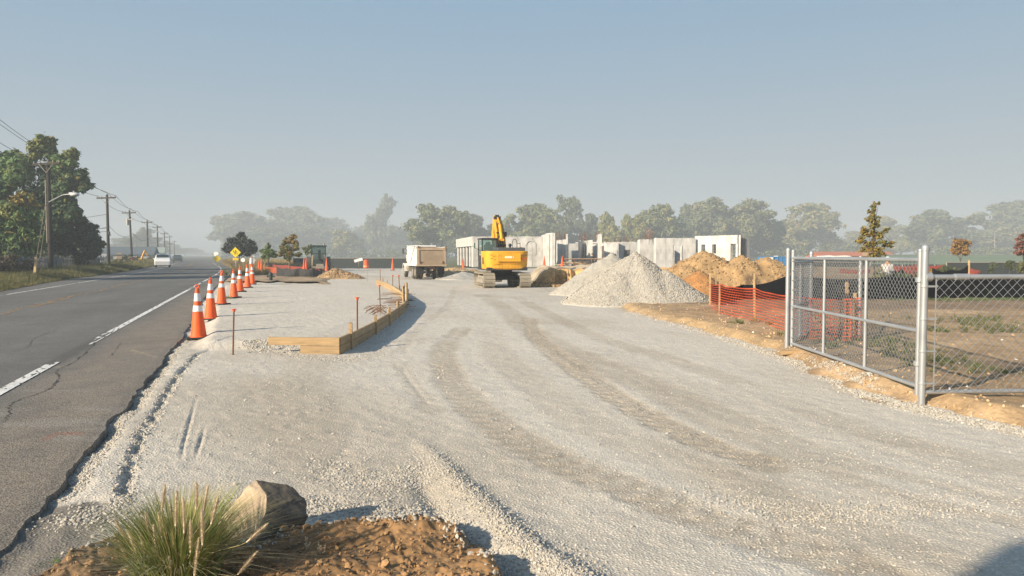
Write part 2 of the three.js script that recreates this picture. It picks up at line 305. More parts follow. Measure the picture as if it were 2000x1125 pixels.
  return [h, ...c];
}
function interpX(line, d) { let b = line[0], e = 1e9; for (const p of line) { const q = Math.abs(p[1] - d); if (q < e) { e = q; b = p; } } return b[0]; }

// the dirt lot on the right
function dirtAt(x, d) {
  const s = x - dirtX(d), n1 = fbm(x * 0.5, d * 0.5, 121, 5), n2 = fbm(x * 2.6, d * 2.6, 122, 5), n3 = fbm(x * 0.35, d * 1.3, 123, 4);
  let h = -0.05 + 0.17 * sstep(-0.05, 0.38, s + 0.18 * (n2 - 0.5)) + 0.09 * (n1 - 0.5) + 0.06 * (n2 - 0.5);
  h += 0.05 * (fbm(x * 0.9, d * 3.2, 127, 3) - 0.5) * sstep(0.5, 2, s) * (1 - sstep(20, 30, d));
  h -= 0.05 * (1 - sstep(13, 16, d)) * sstep(0.2, 1, s) * (1 - sstep(2, 6, s));
  const damp = clamp(1.1 * sstep(0.50, 0.72, n3) * sstep(1.0, 3, s) + 0.7 * sstep(0.55, 0.75, n2) + 0.9 * sstep(19.5, 21.5, d) * (1 - sstep(24.5, 26, d)) * sstep(2, 4, s) - 0.1, 0, 1);
  const sand = sstep(0.45, 0.7, n1);
  let c = [mix(0.42, 0.52, sand), mix(0.285, 0.365, sand), mix(0.158, 0.215, sand)];
  c = c.map((v, i) => mix(v, [0.215, 0.142, 0.088][i], damp * 0.85));
  if (s < 0.9 && d > 13) c = c.map((v, i) => mix(v, [0.50, 0.35, 0.19][i], 0.6 * (1 - sstep(0.3, 2.2, s))));
  return [h, ...c.map((v) => v * 1.0 * (0.9 + 0.2 * n2))];
}

// ---------------------------------------------------------------- ground, road, drive, lot
const groundCol = (x, z) => { const n = fbm(x * 0.06, z * 0.06, 141, 4), m = fbm(x * 0.4, z * 0.4, 142, 3); const left = x < -8 + z * 0.15 || -z > 95; return left ? [0.085 + 0.05 * n + 0.03 * m, 0.10 + 0.05 * n + 0.02 * m, 0.045 + 0.02 * m] : [0.36 + 0.14 * n, 0.27 + 0.1 * n, 0.17 + 0.07 * n]; };
struct('ground', sheet(240, 110, (u, v) => {
  const a = u * Math.PI * 2, r = 1.2 * Math.pow(1000, v), x = Math.sin(a) * r, z = -Math.cos(a) * r, d = -z;
  const far = Math.max(sstep(92, 130, d), sstep(40, 70, Math.abs(x)), sstep(6, 30, z));
  return [x, -0.35 + 0.32 * far - (r > 500 ? 0.3 : 0), z, ...groundCol(x, z)];
}), M.dirt);

struct('gravel_drive', sheet(520, 680, (u, v) => {
  const d = 3.2 * Math.pow(92 / 3.2, v);
  const xl = d < 44 ? asphaltR(d) - 0.06 : mix(asphaltR(44) - 0.06, -24.5, sstep(44, 92, d)) + (d < 46 ? 0 : 0), xr = Math.max(dirtX(d) + 0.6, mix(dirtX(d) + 0.6, 6 + d * 0.05, sstep(23, 36, d)));
  const x = mix(xl, xr, u), q = gravelAt(x, d);
  return [x, q[0] - (d > 90 ? 0.2 : 0), -d, q[1], q[2], q[3]];
}), M.gravel);
const gravelMesh = scene.children[scene.children.length - 1];

// the road: a slab with a broken right edge
const crackLines = [
  [[[-20, 845], [15, 812], [28, 785], [90, 763], [115, 738], [110, 726], [150, 703], [190, 665], [212, 640]], 0.016],
  [[[20, 688], [50, 680], [66, 662], [95, 650], [120, 640]], 0.011], [[[212, 700], [230, 678], [238, 668]], 0.010],
  [[[0, 640], [60, 622], [95, 608], [140, 600]], 0.010], [[[120, 726], [60, 715], [0, 712]], 0.008],
].map(([p, w]) => [p.map(([x, y]) => gp(x, y)), w]);
struct('road', sheet(420, 460, (u, v) => {
  const d = 2.4 * Math.pow(620 / 2.4, v), l = asphaltL(d), r = asphaltR(d);
  if (u > 0.995) return [r + 0.035, -0.14, -d, 0.05, 0.048, 0.045];
  const k = u / 0.9976, x = mix(l, r, 1 - Math.pow(1 - k, 1.7)), e = x - edgeX(d);
  const n = fbm(x * 0.5, d * 0.18, 61, 4), m = fbm(x * 3, d * 3, 62, 4);
  let h = 0.0 + 0.006 * (fbm(x, d, 63, 3) - 0.5) - 0.012 * sstep(-0.12, 0, x - r) * m, c = [0.185, 0.182, 0.175].map((q) => q * (0.78 + 0.44 * n + 0.30 * (m - 0.5)));
  const wheel = Math.exp(-((e + 1.05) ** 2) / 0.18) + Math.exp(-((e + 2.85) ** 2) / 0.18); c = c.map((q) => q * (1 + 0.10 * wheel));
  const dust = sstep(-0.25, 0.9, e + 0.7 * (n - 0.5)) * (1 - sstep(40, 70, d)); c = c.map((q, i) => mix(q, [0.36, 0.30, 0.235][i], 0.75 * dust * (0.35 + m)));
  if (d < 30) {
    for (const [line, w] of []) { const q = polyDist(x + 0.05 * (fbm(x * 8, d * 8, 64, 2) - 0.5), d, line)[0]; if (q < w * 2.2) { const f = 1 - sstep(w * 0.7, w * 2.2, q); h -= 0.018 * f; c = c.map((z) => z * (1 - 0.8 * f)); } }
    if (Math.abs(e) < 0.2 && d > 10.9 && d < 16) c = c.map((q) => q * (1 - 0.28 * (1 - sstep(0.06, 0.2, Math.abs(e))) * sstep(10.9, 11.4, d) * (1 - sstep(14.8, 16, d)))); const sm = fbm(x * 0.9, d * 5, 65, 3); if (d > 6.5 && d < 9 && e > 0.2) c = c.map((q, i) => mix(q, [0.40, 0.37, 0.33][i], 0.5 * sstep(0.58, 0.72, sm)));
    const red = polyDist(x, d, [gp(85, 858), gp(112, 846), gp(152, 848)])[0]; if (red < 0.06) c = c.map((q, i) => mix(q, [0.42, 0.13, 0.09][i], 0.55 * (1 - sstep(0.01, 0.06, red)) * sstep(0.3, 0.6, m)));
    for (const [p, q0] of [[[[112, 716], [140, 720], [165, 724]], 0.03], [[[258, 684], [280, 690], [305, 698]], 0.03]]) { const q = polyDist(x, d, p.map(([a, b]) => gp(a, b)))[0]; if (q < q0 * 2) c = c.map((z, i) => mix(z, [0.62, 0.50, 0.32][i], 0.6 * (1 - sstep(q0 * 0.3, q0 * 1.6, q)) * sstep(0.3, 0.6, m))); }
  }
  return [x, h, -d, ...c];
}), M.asphalt);

{ // cracks in the asphalt: narrow broken ribbons, painted dark for shade and grit inside
  const r = mulberry(88), road = scene.children.find((o) => o.name === 'road'), mat = std([0.028, 0.027, 0.026], 1);
  for (const [line, w] of crackLines) {
    const pos = [], idx = [], pts = smoothLine(line, 14); let k = 0;
    pts.forEach(([x, d], i) => { const a = pts[Math.max(0, i - 1)], b = pts[Math.min(pts.length - 1, i + 1)], l = Math.hypot(b[0] - a[0], b[1] - a[1]) || 1, nx = (b[1] - a[1]) / l, nd = -(b[0] - a[0]) / l, t = i / (pts.length - 1), hw = w * 0.62 * (0.25 + 1.1 * r() * r()) * Math.min(1, 6 * t + 0.15, 6 * (1 - t) + 0.15), j = (r() - 0.5) * 0.035; const X = x + nx * j, D = d + nd * j; pos.push(X - nx * hw, 0.0052, -(D - nd * hw), X + nx * hw, 0.0052, -(D + nd * hw)); if (k) idx.push(k - 2, k - 1, k, k - 1, k + 1, k); k += 2; });
    const g = new THREE.BufferGeometry(); g.setAttribute('position', new THREE.Float32BufferAttribute(pos, 3)); g.setIndex(idx); g.computeVertexNormals(); part('crack', [g], mat, road);
  }
}
// painted lines: thin sheets with worn, ragged ends, 4 mm above the road
function stripe(name, off, halfW, d0, d1, mat, seed, holes) {
  const P = [], r = mulberry(seed), list = [];
  let d = d0;
  while (d < d1) {
    const step = Math.max(0.025, d * 0.006), e = d + step, gone = holes(d);
    for (let k = 0; k < 5; k++) {
      const a0 = -1 + k * 0.4, a1 = a0 + 0.4; if (fbm(d * 1.6, k * 0.8, seed, 3) < gone || r() < gone * 0.45) continue;
      const j = () => (r() - 0.5) * 0.012;
      P.push([[edgeX(d) + off + a0 * halfW + j(), d], [edgeX(d) + off + a1 * halfW + j(), d], [edgeX(e) + off + a1 * halfW, e], [edgeX(e) + off + a0 * halfW, e]]);
    }
    d = e;
  }
  const pos = [], idx = [];
  for (const q of P) { const b = pos.length / 3; for (const [x, dd] of q) pos.push(x, 0.0075, -dd); idx.push(b, b + 1, b + 2, b, b + 2, b + 3); }
  const g = new THREE.BufferGeometry(); g.setAttribute('position', new THREE.Float32BufferAttribute(pos, 3)); g.setIndex(idx); g.computeVertexNormals();
  const m = struct(name, [g], mat); return m;
}
const dA = gp(100, 714)[1], dB = gp(205, 650)[1];
stripe('road_line', 0, 0.075, 6.4, 150, M.white, 301, (d) => d < 7.6 ? 0.38 : d < dA ? 0.26 : d < dA + 0.3 ? 0.45 : d < dB - 2.2 ? 1 : d < dB ? 0.62 : d < dB + 1 ? 0.35 : d < 34 ? 0.2 : 0.36 + 0.2 * Math.sin(d * 0.9));
stripe('road_line', -7.1, 0.07, 18, 160, M.white, 302, (d) => 0.36 + 0.1 * Math.sin(d * 0.5));
stripe('road_line', -3.92, 0.055, 14, 160, M.yellowLine, 303, (d) => 0.56 + 0.08 * Math.sin(d * 0.7));
stripe('road_line', -4.16, 0.055, 14, 160, M.yellowLine, 304, (d) => 0.58 + 0.08 * Math.sin(d * 0.6));
{ // a sealed joint across the road
  const a = gp(-60, 597), b = gp(385, 588), g = sheet(60, 1, (u, v) => [mix(a[0], b[0], u), 0.0055, -(mix(a[1], b[1], u) + (v - 0.5) * 0.05 + 0.05 * (fbm(u * 20, 1, 67, 3) - 0.5)), 0.02, 0.02, 0.02]);
  struct('road_joint', g, M.asphalt);
}

const lotD = (v) => 4.6 * Math.pow(95 / 4.6, v);
struct('dirt_lot', sheet(300, 330, (u, v) => {
  const d = lotD(v), x = dirtX(d) - 0.35 + (u * 0.25 + 0.75 * u * u * u) * (14 + d * 1.1), q = dirtAt(x, d);
  return [x, q[0] - (d > 92 ? 0.1 : 0), -d, q[1], q[2], q[3]];
}), M.dirt);

// verges beside the road
function vergeCol(x, d) { const n = fbm(x * 0.9, d * 0.9, 151, 4); return [0.045 + 0.09 * n, 0.05 + 0.055 * n, 0.022 + 0.02 * n]; }
struct('grass_verge', sheet(30, 200, (u, v) => { const d = 14 * Math.pow(260 / 14, v), x = asphaltL(d) + 0.1 - u * 26, e = u * 26; return [x, -0.03 + 0.16 * sstep(0, 1.6, e) + 0.35 * sstep(3, 9, e) * (1 - sstep(60, 110, d)) + 0.12 * (fbm(x * 1.3, d * 1.3, 152, 4) - 0.5) * sstep(0, 1, e) - (u > 0.97 ? 0.4 : 0), -d, ...vergeCol(x, d)]; }), M.dirt);
struct('grass_verge', sheet(40, 160, (u, v) => {
  const d = (41.5 + 9 * (fbm(u * 5, 2, 159, 3) - 0.42) * (1 - v)) * Math.pow(240 / 40.5, v), x0 = asphaltR(d) + 0.02, x1 = d < 66 ? mix(asphaltR(d) + 6.6, asphaltR(d) + 9, sstep(44, 60, d)) : asphaltR(d) + mix(9, 14, sstep(66, 100, d)), x = mix(x0, x1, u), e = x - x0;
  const edge = sstep(0, 0.08, u) * sstep(0, 0.1, 1 - u) * sstep(40.5, 42.5, d), tanm = 1 - sstep(56, 66, d);
  const g = vergeCol(x, d), n = fbm(x * 0.8, d * 0.8, 155, 4); return [x, -0.06 + 0.14 * edge + 0.08 * (n - 0.5) * edge, -d, ...g.map((q, i) => mix(q, [0.42, 0.30, 0.19][i] * (0.8 + 0.4 * n), clamp(tanm * sstep(0.25, 0.55, n) + 0.25)))];
}), M.dirt);

// foreground soil at the bottom edge of the frame
const soilEdge = [[60, 1180], [110, 1105], [175, 1060], [230, 1035], [330, 1030], [430, 1040], [520, 1045], [600, 1030], [690, 1012], [760, 1018], [850, 1022], [900, 1045], [955, 1090], [990, 1140], [1020, 1190]].map(([x, y]) => gp(x, y));
function soilAt(x, d) {
  const e = edgeAlong(soilEdge, x), s = e - d, n1 = fbm(x * 4, d * 4, 161, 5), n2 = fbm(x * 14, d * 14, 162, 4);
  const right = sstep(-1.5, -0.9, x);
  return [-0.06 + (0.075 + 0.055 * right) * sstep(-0.03, 0.16, s + 0.16 * (n1 - 0.5)) + 0.10 * (n1 - 0.5) + 0.055 * (n2 - 0.5) * sstep(0, 0.1, s), ...[0.33, 0.19, 0.085].map((v, i) => v * (0.72 + 0.6 * n1) * mix([0.72, 0.78, 0.9][i], 1, right) * (1 - 0.45 * sstep(0.55, 0.75, n2)))];
}
function edgeAlong(line, x) { for (let i = 0; i + 1 < line.length; i++) if (x >= line[i][0] && x <= line[i + 1][0]) return mix(line[i][1], line[i + 1][1], (x - line[i][0]) / (line[i + 1][0] - line[i][0])); return 3.3; }
struct('soil_patch', sheet(320, 170, (u, v) => { const x = mix(-2.75, 0.22, u), d = mix(3.0, 4.85, v), q = soilAt(x, d); return [x, q[0], -d, q[1], q[2], q[3]]; }), M.clod);

// ---------------------------------------------------------------- loose stones on the drive: nobody could count them
function rockGeo(seed, squash = 0.7) {
  const g = new THREE.IcosahedronGeometry(1, 0), p = g.attributes.position, r = mulberry(seed), map = new Map();
  for (let i = 0; i < p.count; i++) { const k = [p.getX(i), p.getY(i), p.getZ(i)].map((v) => v.toFixed(3)).join(); if (!map.has(k)) map.set(k, 0.62 + 0.6 * r()); const s = map.get(k); p.setXYZ(i, p.getX(i) * s * 1.15, p.getY(i) * s * squash, p.getZ(i) * s * 0.9); }
  g.computeVertexNormals(); g.deleteAttribute('uv'); return g;
}
function scatter(name, n, sample, geo, mat, parent, seed) {
  const r = mulberry(seed), m = new THREE.InstancedMesh(geo, mat, n), c = new THREE.Color(), e = new THREE.Euler(), s = new THREE.Vector3(); let k = 0, tries = 0;
  while (k < n && tries++ < n * 60) {
    const q = sample(r); if (!q) continue;
    e.set(r() * (q.flat ?? 1) * 1.2, r() * 6.28, r() * (q.flat ?? 1) * 1.2); s.set(q.s * rr(0.75, 1.3, r), q.s * rr(0.7, 1.1, r) * (q.sy ?? 1), q.s * rr(0.75, 1.3, r));
    m.setMatrixAt(k, M4.compose(V(q.x, q.y, q.z), Q.setFromEuler(e), s)); m.setColorAt(k, c.setRGB(...(q.c ?? [1, 1, 1]))); k++;
  }
  m.count = k; m.name = name; m.castShadow = m.receiveShadow = true; m.userData.kind = 'stuff'; parent.add(m); return m;
}
const greyTone = (r) => { const t = 0.78 + 0.36 * r(), w = r(); return w < 0.12 ? [t * 0.72, t * 0.70, t * 0.68] : w < 0.3 ? [t * 1.0, t * 0.93, t * 0.82] : [t, t * 0.985, t * 0.96]; };
const nearLine = (line, spread, r, t0 = 0) => { const k = Math.floor((t0 + (1 - t0) * r()) * (line.length - 1)), t = r(), a = line[k], b = line[Math.min(k + 1, line.length - 1)], g = () => (r() + r() + r() - 1.5) * spread; return [mix(a[0], b[0], t) + g(), mix(a[1], b[1], t) + g()]; };
const onGravel = (x, d, s, r, flat) => (d < 3.3 || x < asphaltR(d) + 0.03) ? null : { x, y: gravelAt(x, d)[0] + s * 0.18, z: -d, s, c: greyTone(r), flat };
const sz = (r, a, b) => a + (b - a) * Math.pow(r(), 2.2);
// a thin even cover, thinning with distance
for (let v = 0; v < 3; v++) scatter('loose_stone', 8000, (r) => { const d = 3.4 * Math.pow(20 / 3.4, Math.pow(r(), 1.15)), x = mix(asphaltR(d) + 0.05, dirtX(d) + 0.1, r()); return fbm(x * 1.4, d * 1.4, 171, 3) + 0.5 * (r() - 0.5) < 0.5 || (d < 5 && x < asphaltR(d) + 1.0) ? null : onGravel(x, d, sz(r, 0.0032, 0.0095), r, 0.6); }, rockGeo(60 + v, 0.7), M.stone, gravelMesh, 401 + v);
scatter('loose_stone', 420, (r) => { const d = 3.5 * Math.pow(13 / 3.5, r()), x = mix(asphaltR(d) + 0.05, dirtX(d) + 0.1, r()); return fbm(x * 0.9, d * 0.9, 175, 3) < 0.42 ? null : onGravel(x, d, sz(r, 0.006, 0.017), r, 0.8); }, rockGeo(64, 0.72), M.stone, gravelMesh, 409);
// ridges of loose stone: the berm, the trench, the apron joint, the road edge, the drive's right edge, the pad's front
const seeds = [[apronLine, 0.075, 3200, 0.005, 0.014], [px([[90, 970], [240, 800], [345, 690], [370, 660]]).map(([x, d]) => [asphaltR(d) + 0.10, d]), 0.075, 6500, 0.005, 0.015], [px([[300, 1010], [420, 985], [600, 985], [740, 1000], [830, 1010], [900, 1060]]), 0.2, 5500, 0.005, 0.014], [px([[640, 900], [700, 940], [800, 930], [850, 900]]), 0.26, 2500, 0.004, 0.011], [px([[500, 678], [560, 684], [620, 680], [640, 676]]), 0.26, 5500, 0.008, 0.022], [px([[1230, 608], [1400, 655], [1540, 700], [1650, 745], [1700, 770], [1810, 800], [2000, 842]]), 0.2, 7000, 0.006, 0.018], [px([[130, 1010], [170, 1000], [230, 1010]]), 0.25, 350, 0.005, 0.012], [px([[1350, 960], [1480, 985], [1600, 1000], [1750, 990], [1950, 980]]), 0.3, 2200, 0.004, 0.010], [px([[560, 690], [690, 700], [760, 640], [815, 600]]), 0.3, 2500, 0.006, 0.014]];
{ // the windrow of loose stone grows towards the camera
  const grow = (line, n, s0, s1, a, b, seed) => scatter('loose_stone', n, (r) => { const t = Math.pow(r(), 0.62), k = t * (line.length - 1), i = Math.min(line.length - 2, Math.floor(k)), f = k - i, sp = mix(s0, s1, t), g = () => (r() + r() + r() - 1.5) * sp, x = mix(line[i][0], line[i + 1][0], f) + g(), d = mix(line[i][1], line[i + 1][1], f) + g(); return r() > 0.25 + t ? null : onGravel(x, d, sz(r, a, mix(b * 0.55, b, t)), r, 1); }, rockGeo(seed, 0.78), M.stone, gravelMesh, seed + 400);
  grow(berm, 6000, 0.11, 0.085, 0.005, 0.019, 66); grow(berm, 2600, 0.26, 0.2, 0.004, 0.012, 67); grow(trench, 2200, 0.09, 0.08, 0.005, 0.015, 68);
}
seeds.forEach(([line, spread, n, a, b], i) => scatter('loose_stone', n, (r) => { const [x, d] = nearLine(line, spread, r), s = sz(r, a, b); const q = onGravel(x, d, s, r, 1); if (q && i === 5 && x > dirtX(d) + 0.1) q.y = Math.max(q.y, dirtAt(x, d)[0] + 0.2 * s); return q; }, rockGeo(70 + i, 0.75), M.stone, gravelMesh, 420 + i));
// clods and pebbles on the soil
const soilMesh = scene.children.find((o) => o.name === 'soil_patch'), lotMesh = scene.children.find((o) => o.name === 'dirt_lot');
scatter('soil_clod', 2600, (r) => { const x = rr(-2.6, 0.1, r), d = rr(3.3, 4.7, r); if (edgeAlong(soilEdge, x) - d < 0.02) return null; const q = soilAt(x, d), s = (0.002 + 0.016 * Math.pow(r(), 3.6)) * (r() < 0.03 ? 1.9 : 1), t = 0.7 + 0.6 * r(); return { x, y: q[0] + s * 0.25, z: -d, s, c: [0.52 * t, 0.31 * t, 0.15 * t] }; }, rockGeo(90, 0.8), std([0.6, 0.6, 0.6], 1), soilMesh, 440);
scatter('pebble', 700, (r) => { const x = rr(-2.6, 0.1, r), e = edgeAlong(soilEdge, x), d = e - Math.abs(r() - r()) * 0.35; const q = soilAt(x, d), s = sz(r, 0.006, 0.018); return { x, y: q[0] + s * 0.3, z: -d, s, c: greyTone(r) }; }, rockGeo(91, 0.8), M.stone, soilMesh, 441);
scatter('soil_clod', 3000, (r) => { const d = 5 * Math.pow(26 / 5, r()), x = dirtX(d) + 0.12 + Math.pow(r(), 2) * 12; const q = dirtAt(x, d), s = sz(r, 0.005, 0.026), t = 0.75 + 0.6 * r(); return { x, y: q[0] + s * 0.2, z: -d, s, c: r() < 0.04 ? greyTone(r) : [q[1] * t * 1.3, q[2] * t * 1.3, q[3] * t * 1.3] }; }, rockGeo(92, 0.75), std([0.8, 0.8, 0.8], 1), lotMesh, 442);
// ---------------------------------------------------------------- heaps
function heap(name, mat, cx, d, rad, peaks, col, seed, o = {}) {   // peaks: [dx, dz, height, spread]; a heap at the angle of repose with ridges, runnels and a ragged foot
  const ht = (x, z) => {
    let h = 0; const a = Math.atan2(z, x), w = 1 + 0.10 * Math.sin(a * 3 + seed) + 0.16 * (fbm(a * 2.2 + 9, seed, seed, 3) - 0.5);
    for (const [px, pz, ph, ps, pw = 1] of peaks) { const q = Math.hypot((x - px) / pw, z - pz); h = Math.max(h, ph * (1 - q / (ps * w)) - 0.05 * ph * Math.exp(-q * q / 0.12)); }
    const edge = clamp(h / 0.3); h += edge * ((o.rough ?? 0.08) * 2 * (fbm(x * 2.2, z * 2.2, seed + 1, 4) - 0.5) + (o.fine ?? 0.03) * (fbm(x * 9, z * 9, seed + 2, 3) - 0.5) * 2); return h;
  };
  const g = sheet(150, 150, (u, v) => { const x = (u - 0.5) * 2 * rad, z = (v - 0.5) * 2 * rad * (o.deep ?? 1), h = ht(x, z); const c = col(x, z, h); return [x, h <= 0.012 ? -0.12 : h, z, ...c]; });
  const m = part(name, g, mat); m.position.set(cx, o.y ?? 0, -d); m.userData.ht = undefined; m.userData = {}; return [m, ht];
}
const gravelTone = (x, z) => { const n = fbm(x * 1.1, z * 1.1, 201, 4), t = 0.92 + 0.2 * (n - 0.4); return [0.64 * t, 0.618 * t, 0.57 * t]; };
{
  const [m, ht] = heap('gravel_pile', M.pile, 4.15, 25.2, 3.2, [[0.08, -0.2, 1.85, 2.3], [-0.45, 0.3, 1.25, 1.85], [0.95, 0.35, 1.2, 1.8]], gravelTone, 11, { rough: 0.06, fine: 0.02 });
  tag(m, 'front heap of pale crushed gravel, the larger peak beside the drive', 'gravel pile', 'heaps of crushed gravel');
  scatter('loose_stone', 30000, (r) => { const x = rr(-3, 3, r), z = rr(-3, 3.1, r), h = ht(x, z); if (h < 0.03) return null; const s = sz(r, 0.010, 0.026); return { x, y: h + s * 0.15, z, s, c: greyTone(r) }; }, rockGeo(95, 0.8), M.stone, m, 450);
  const [m2, ht2] = heap('gravel_pile', M.pile, 4.15, 30.8, 3.9, [[-0.02, 0, 1.76, 2.35, 1.0], [-0.55, 0.1, 1.05, 1.85, 1.0]], (x, z) => { const c = gravelTone(x + 9, z), k = sstep(0.2, 0.8, fbm(x * 0.9, z * 0.9, 209, 3)); return [c[0] * (1 - 0.08 * k), c[1] * (1 - 0.1 * k), c[2] * (1 - 0.16 * k)]; }, 17, { rough: 0.1 });
  tag(m2, 'rear heap of fine grey gravel, half hidden behind the front gravel heap', 'gravel pile', 'heaps of crushed gravel');
  scatter('loose_stone', 9000, (r) => { const x = rr(-3.6, 3.6, r), z = rr(-1, 3.6, r), h = ht2(x, z); if (h < 0.03) return null; const s = sz(r, 0.008, 0.02); return { x, y: h + s * 0.15, z, s, c: greyTone(r) }; }, rockGeo(96, 0.8), M.stone, m2, 451);
}
const earth = (x, z, a, b, seed) => { const n = fbm(x * 1.2, z * 1.2, seed, 4), m = fbm(x * 5, z * 5, seed + 3, 3); return a.map((v, i) => mix(v, b[i], sstep(0.45, 0.7, n)) * (0.85 + 0.35 * m)); };
const clodMat = std([0.8, 0.8, 0.8], 1);
function clods(m, ht, n, rad, seed, deep = 1, s0 = 0.01, s1 = 0.075) { scatter('soil_clod', n, (r) => { const x = rr(-rad, rad, r), z = rr(-rad * 0.6, rad, r) * deep, h = ht(x, z); if (h < 0.04) return null; const s = sz(r, s0, s1), t = 0.5 + 0.5 * r(); return { x, y: h + s * 0.2, z, s, c: [0.52 * t, 0.34 * t, 0.18 * t] }; }, rockGeo(seed, 0.8), clodMat, m, seed); }
{
  const [m, ht] = heap('dirt_pile', M.dirt, 9.75, 34.5, 5.4, [[-0.75, -0.2, 1.92, 2.3, 1.35], [0.9, 0.1, 1.72, 2.0, 1.3], [2.1, -0.1, 1.66, 2.3, 1.15], [-1.75, 0.7, 1.25, 1.7, 1.2]], (x, z) => earth(x, z, [0.47, 0.305, 0.145], sstep(-0.4, 0.3, x) * (1 - sstep(0.9, 1.5, x)) > 0.4 ? [0.20, 0.13, 0.07] : [0.36, 0.225, 0.105], 221), 23, { rough: 0.10, fine: 0.04 });
  tag(m, 'large mound of tan excavated dirt with two humps behind the silt fence', 'dirt pile', 'mounds of excavated dirt'); clods(m, ht, 3000, 5, 460);
  const [m1, ht1] = heap('dirt_pile', M.dirt, 7.3, 28.9, 2.0, [[0, 0, 1.12, 1.5]], (x, z) => earth(x, z, [0.50, 0.235, 0.08], [0.43, 0.21, 0.075], 225), 29, { rough: 0.04, fine: 0.02 });
  tag(m1, 'small smooth reddish cone of soil at the foot of the tan mound', 'dirt pile', 'mounds of excavated dirt'); clods(m1, ht1, 500, 1.8, 461, 1, 0.015, 0.04);
  const [m2, ht2] = heap('dirt_pile', M.dirt, gp(652, 545)[0], 51.5, 2.2, [[-0.25, 0, 0.78, 1.35], [0.55, 0.1, 0.45, 1.3]], (x, z) => earth(x, z, [0.47, 0.33, 0.18], [0.33, 0.22, 0.12], 229), 31, { rough: 0.09, fine: 0.05 });
  tag(m2, 'low brown dirt mound at the right end of the short black silt fence', 'dirt pile', 'mounds of excavated dirt'); clods(m2, ht2, 700, 2, 462);
  const [m3, ht3] = heap('dirt_pile', M.dirt, at(905, 540, 57).x, 57, 3.2, [[-0.6, 0, 0.72, 1.9, 1.3], [0.7, -0.3, 0.55, 1.7, 1.2]], (x, z) => earth(x, z, [0.50, 0.36, 0.20], [0.40, 0.30, 0.19], 233), 37, { rough: 0.1, fine: 0.05 });
  tag(m3, 'low tan dirt mound between the dump truck and the excavator', 'dirt pile', 'mounds of excavated dirt'); clods(m3, ht3, 600, 3, 463);
  const [m4] = heap('gravel_pile', M.pile, at(905, 550, 50).x, 50, 1.9, [[0, 0, 0.5, 1.6, 1.2]], gravelTone, 41, { rough: 0.06 });
  tag(m4, 'small low grey gravel heap left of the excavator tracks', 'gravel pile', 'heaps of crushed gravel');
}
{ // the cut bank to the right of the excavator: a raised bench with a steep raw face
  const f0 = 38.6, ht = (u, x, d) => 0;
  const g = sheet(200, 70, (u, v) => {
    const x = mix(0.9, 8.5, u), n = fbm(x * 1.5, 3, 241, 4), m = fbm(x * 4.5, v * 5, 242, 4); let y, d;
    const face = f0 + 0.9 * (n - 0.5) + (x > 2.3 && x < 2.9 ? 0.55 : 0);
    const topY = 0.86 * sstep(0.9, 2.3, x + 0.7 * (n - 0.5)) * (0.88 + 0.3 * fbm(x * 2.4, 5, 246, 3));
    if (v < 0.55) { const k = v / 0.55; y = -0.12 + (topY + 0.12) * Math.pow(k, 0.85); d = face + 0.75 * k * k + 0.75 * (m - 0.5) * Math.sin(k * 3.14); } else { const k = (v - 0.55) / 0.45; y = topY + 0.05 * (m - 0.5) - 1.0 * sstep(0.8, 1, k); d = face + 0.75 + k * 16; }
    return [x, y, -d, ...earth(x, y * 3 + d * 0.3, v > 0.60 ? [0.56, 0.46, 0.33] : [0.66, 0.41, 0.17], v > 0.60 ? [0.48, 0.38, 0.26] : [0.40, 0.24, 0.10], 243)];
  });
  const m = struct('dirt_bank', g, M.dirt);
  scatter('soil_clod', 1500, (r) => { const x = rr(1, 6, r), d = f0 - 0.6 + r() * 0.9, s = sz(r, 0.02, 0.13), t = 0.5 + 0.5 * r(); return { x, y: Math.max(0, (d - f0) * 0.9) + s * 0.2, z: -d, s, c: [0.62 * t, 0.40 * t, 0.19 * t] }; }, rockGeo(99, 0.8), clodMat, m, 464);
}

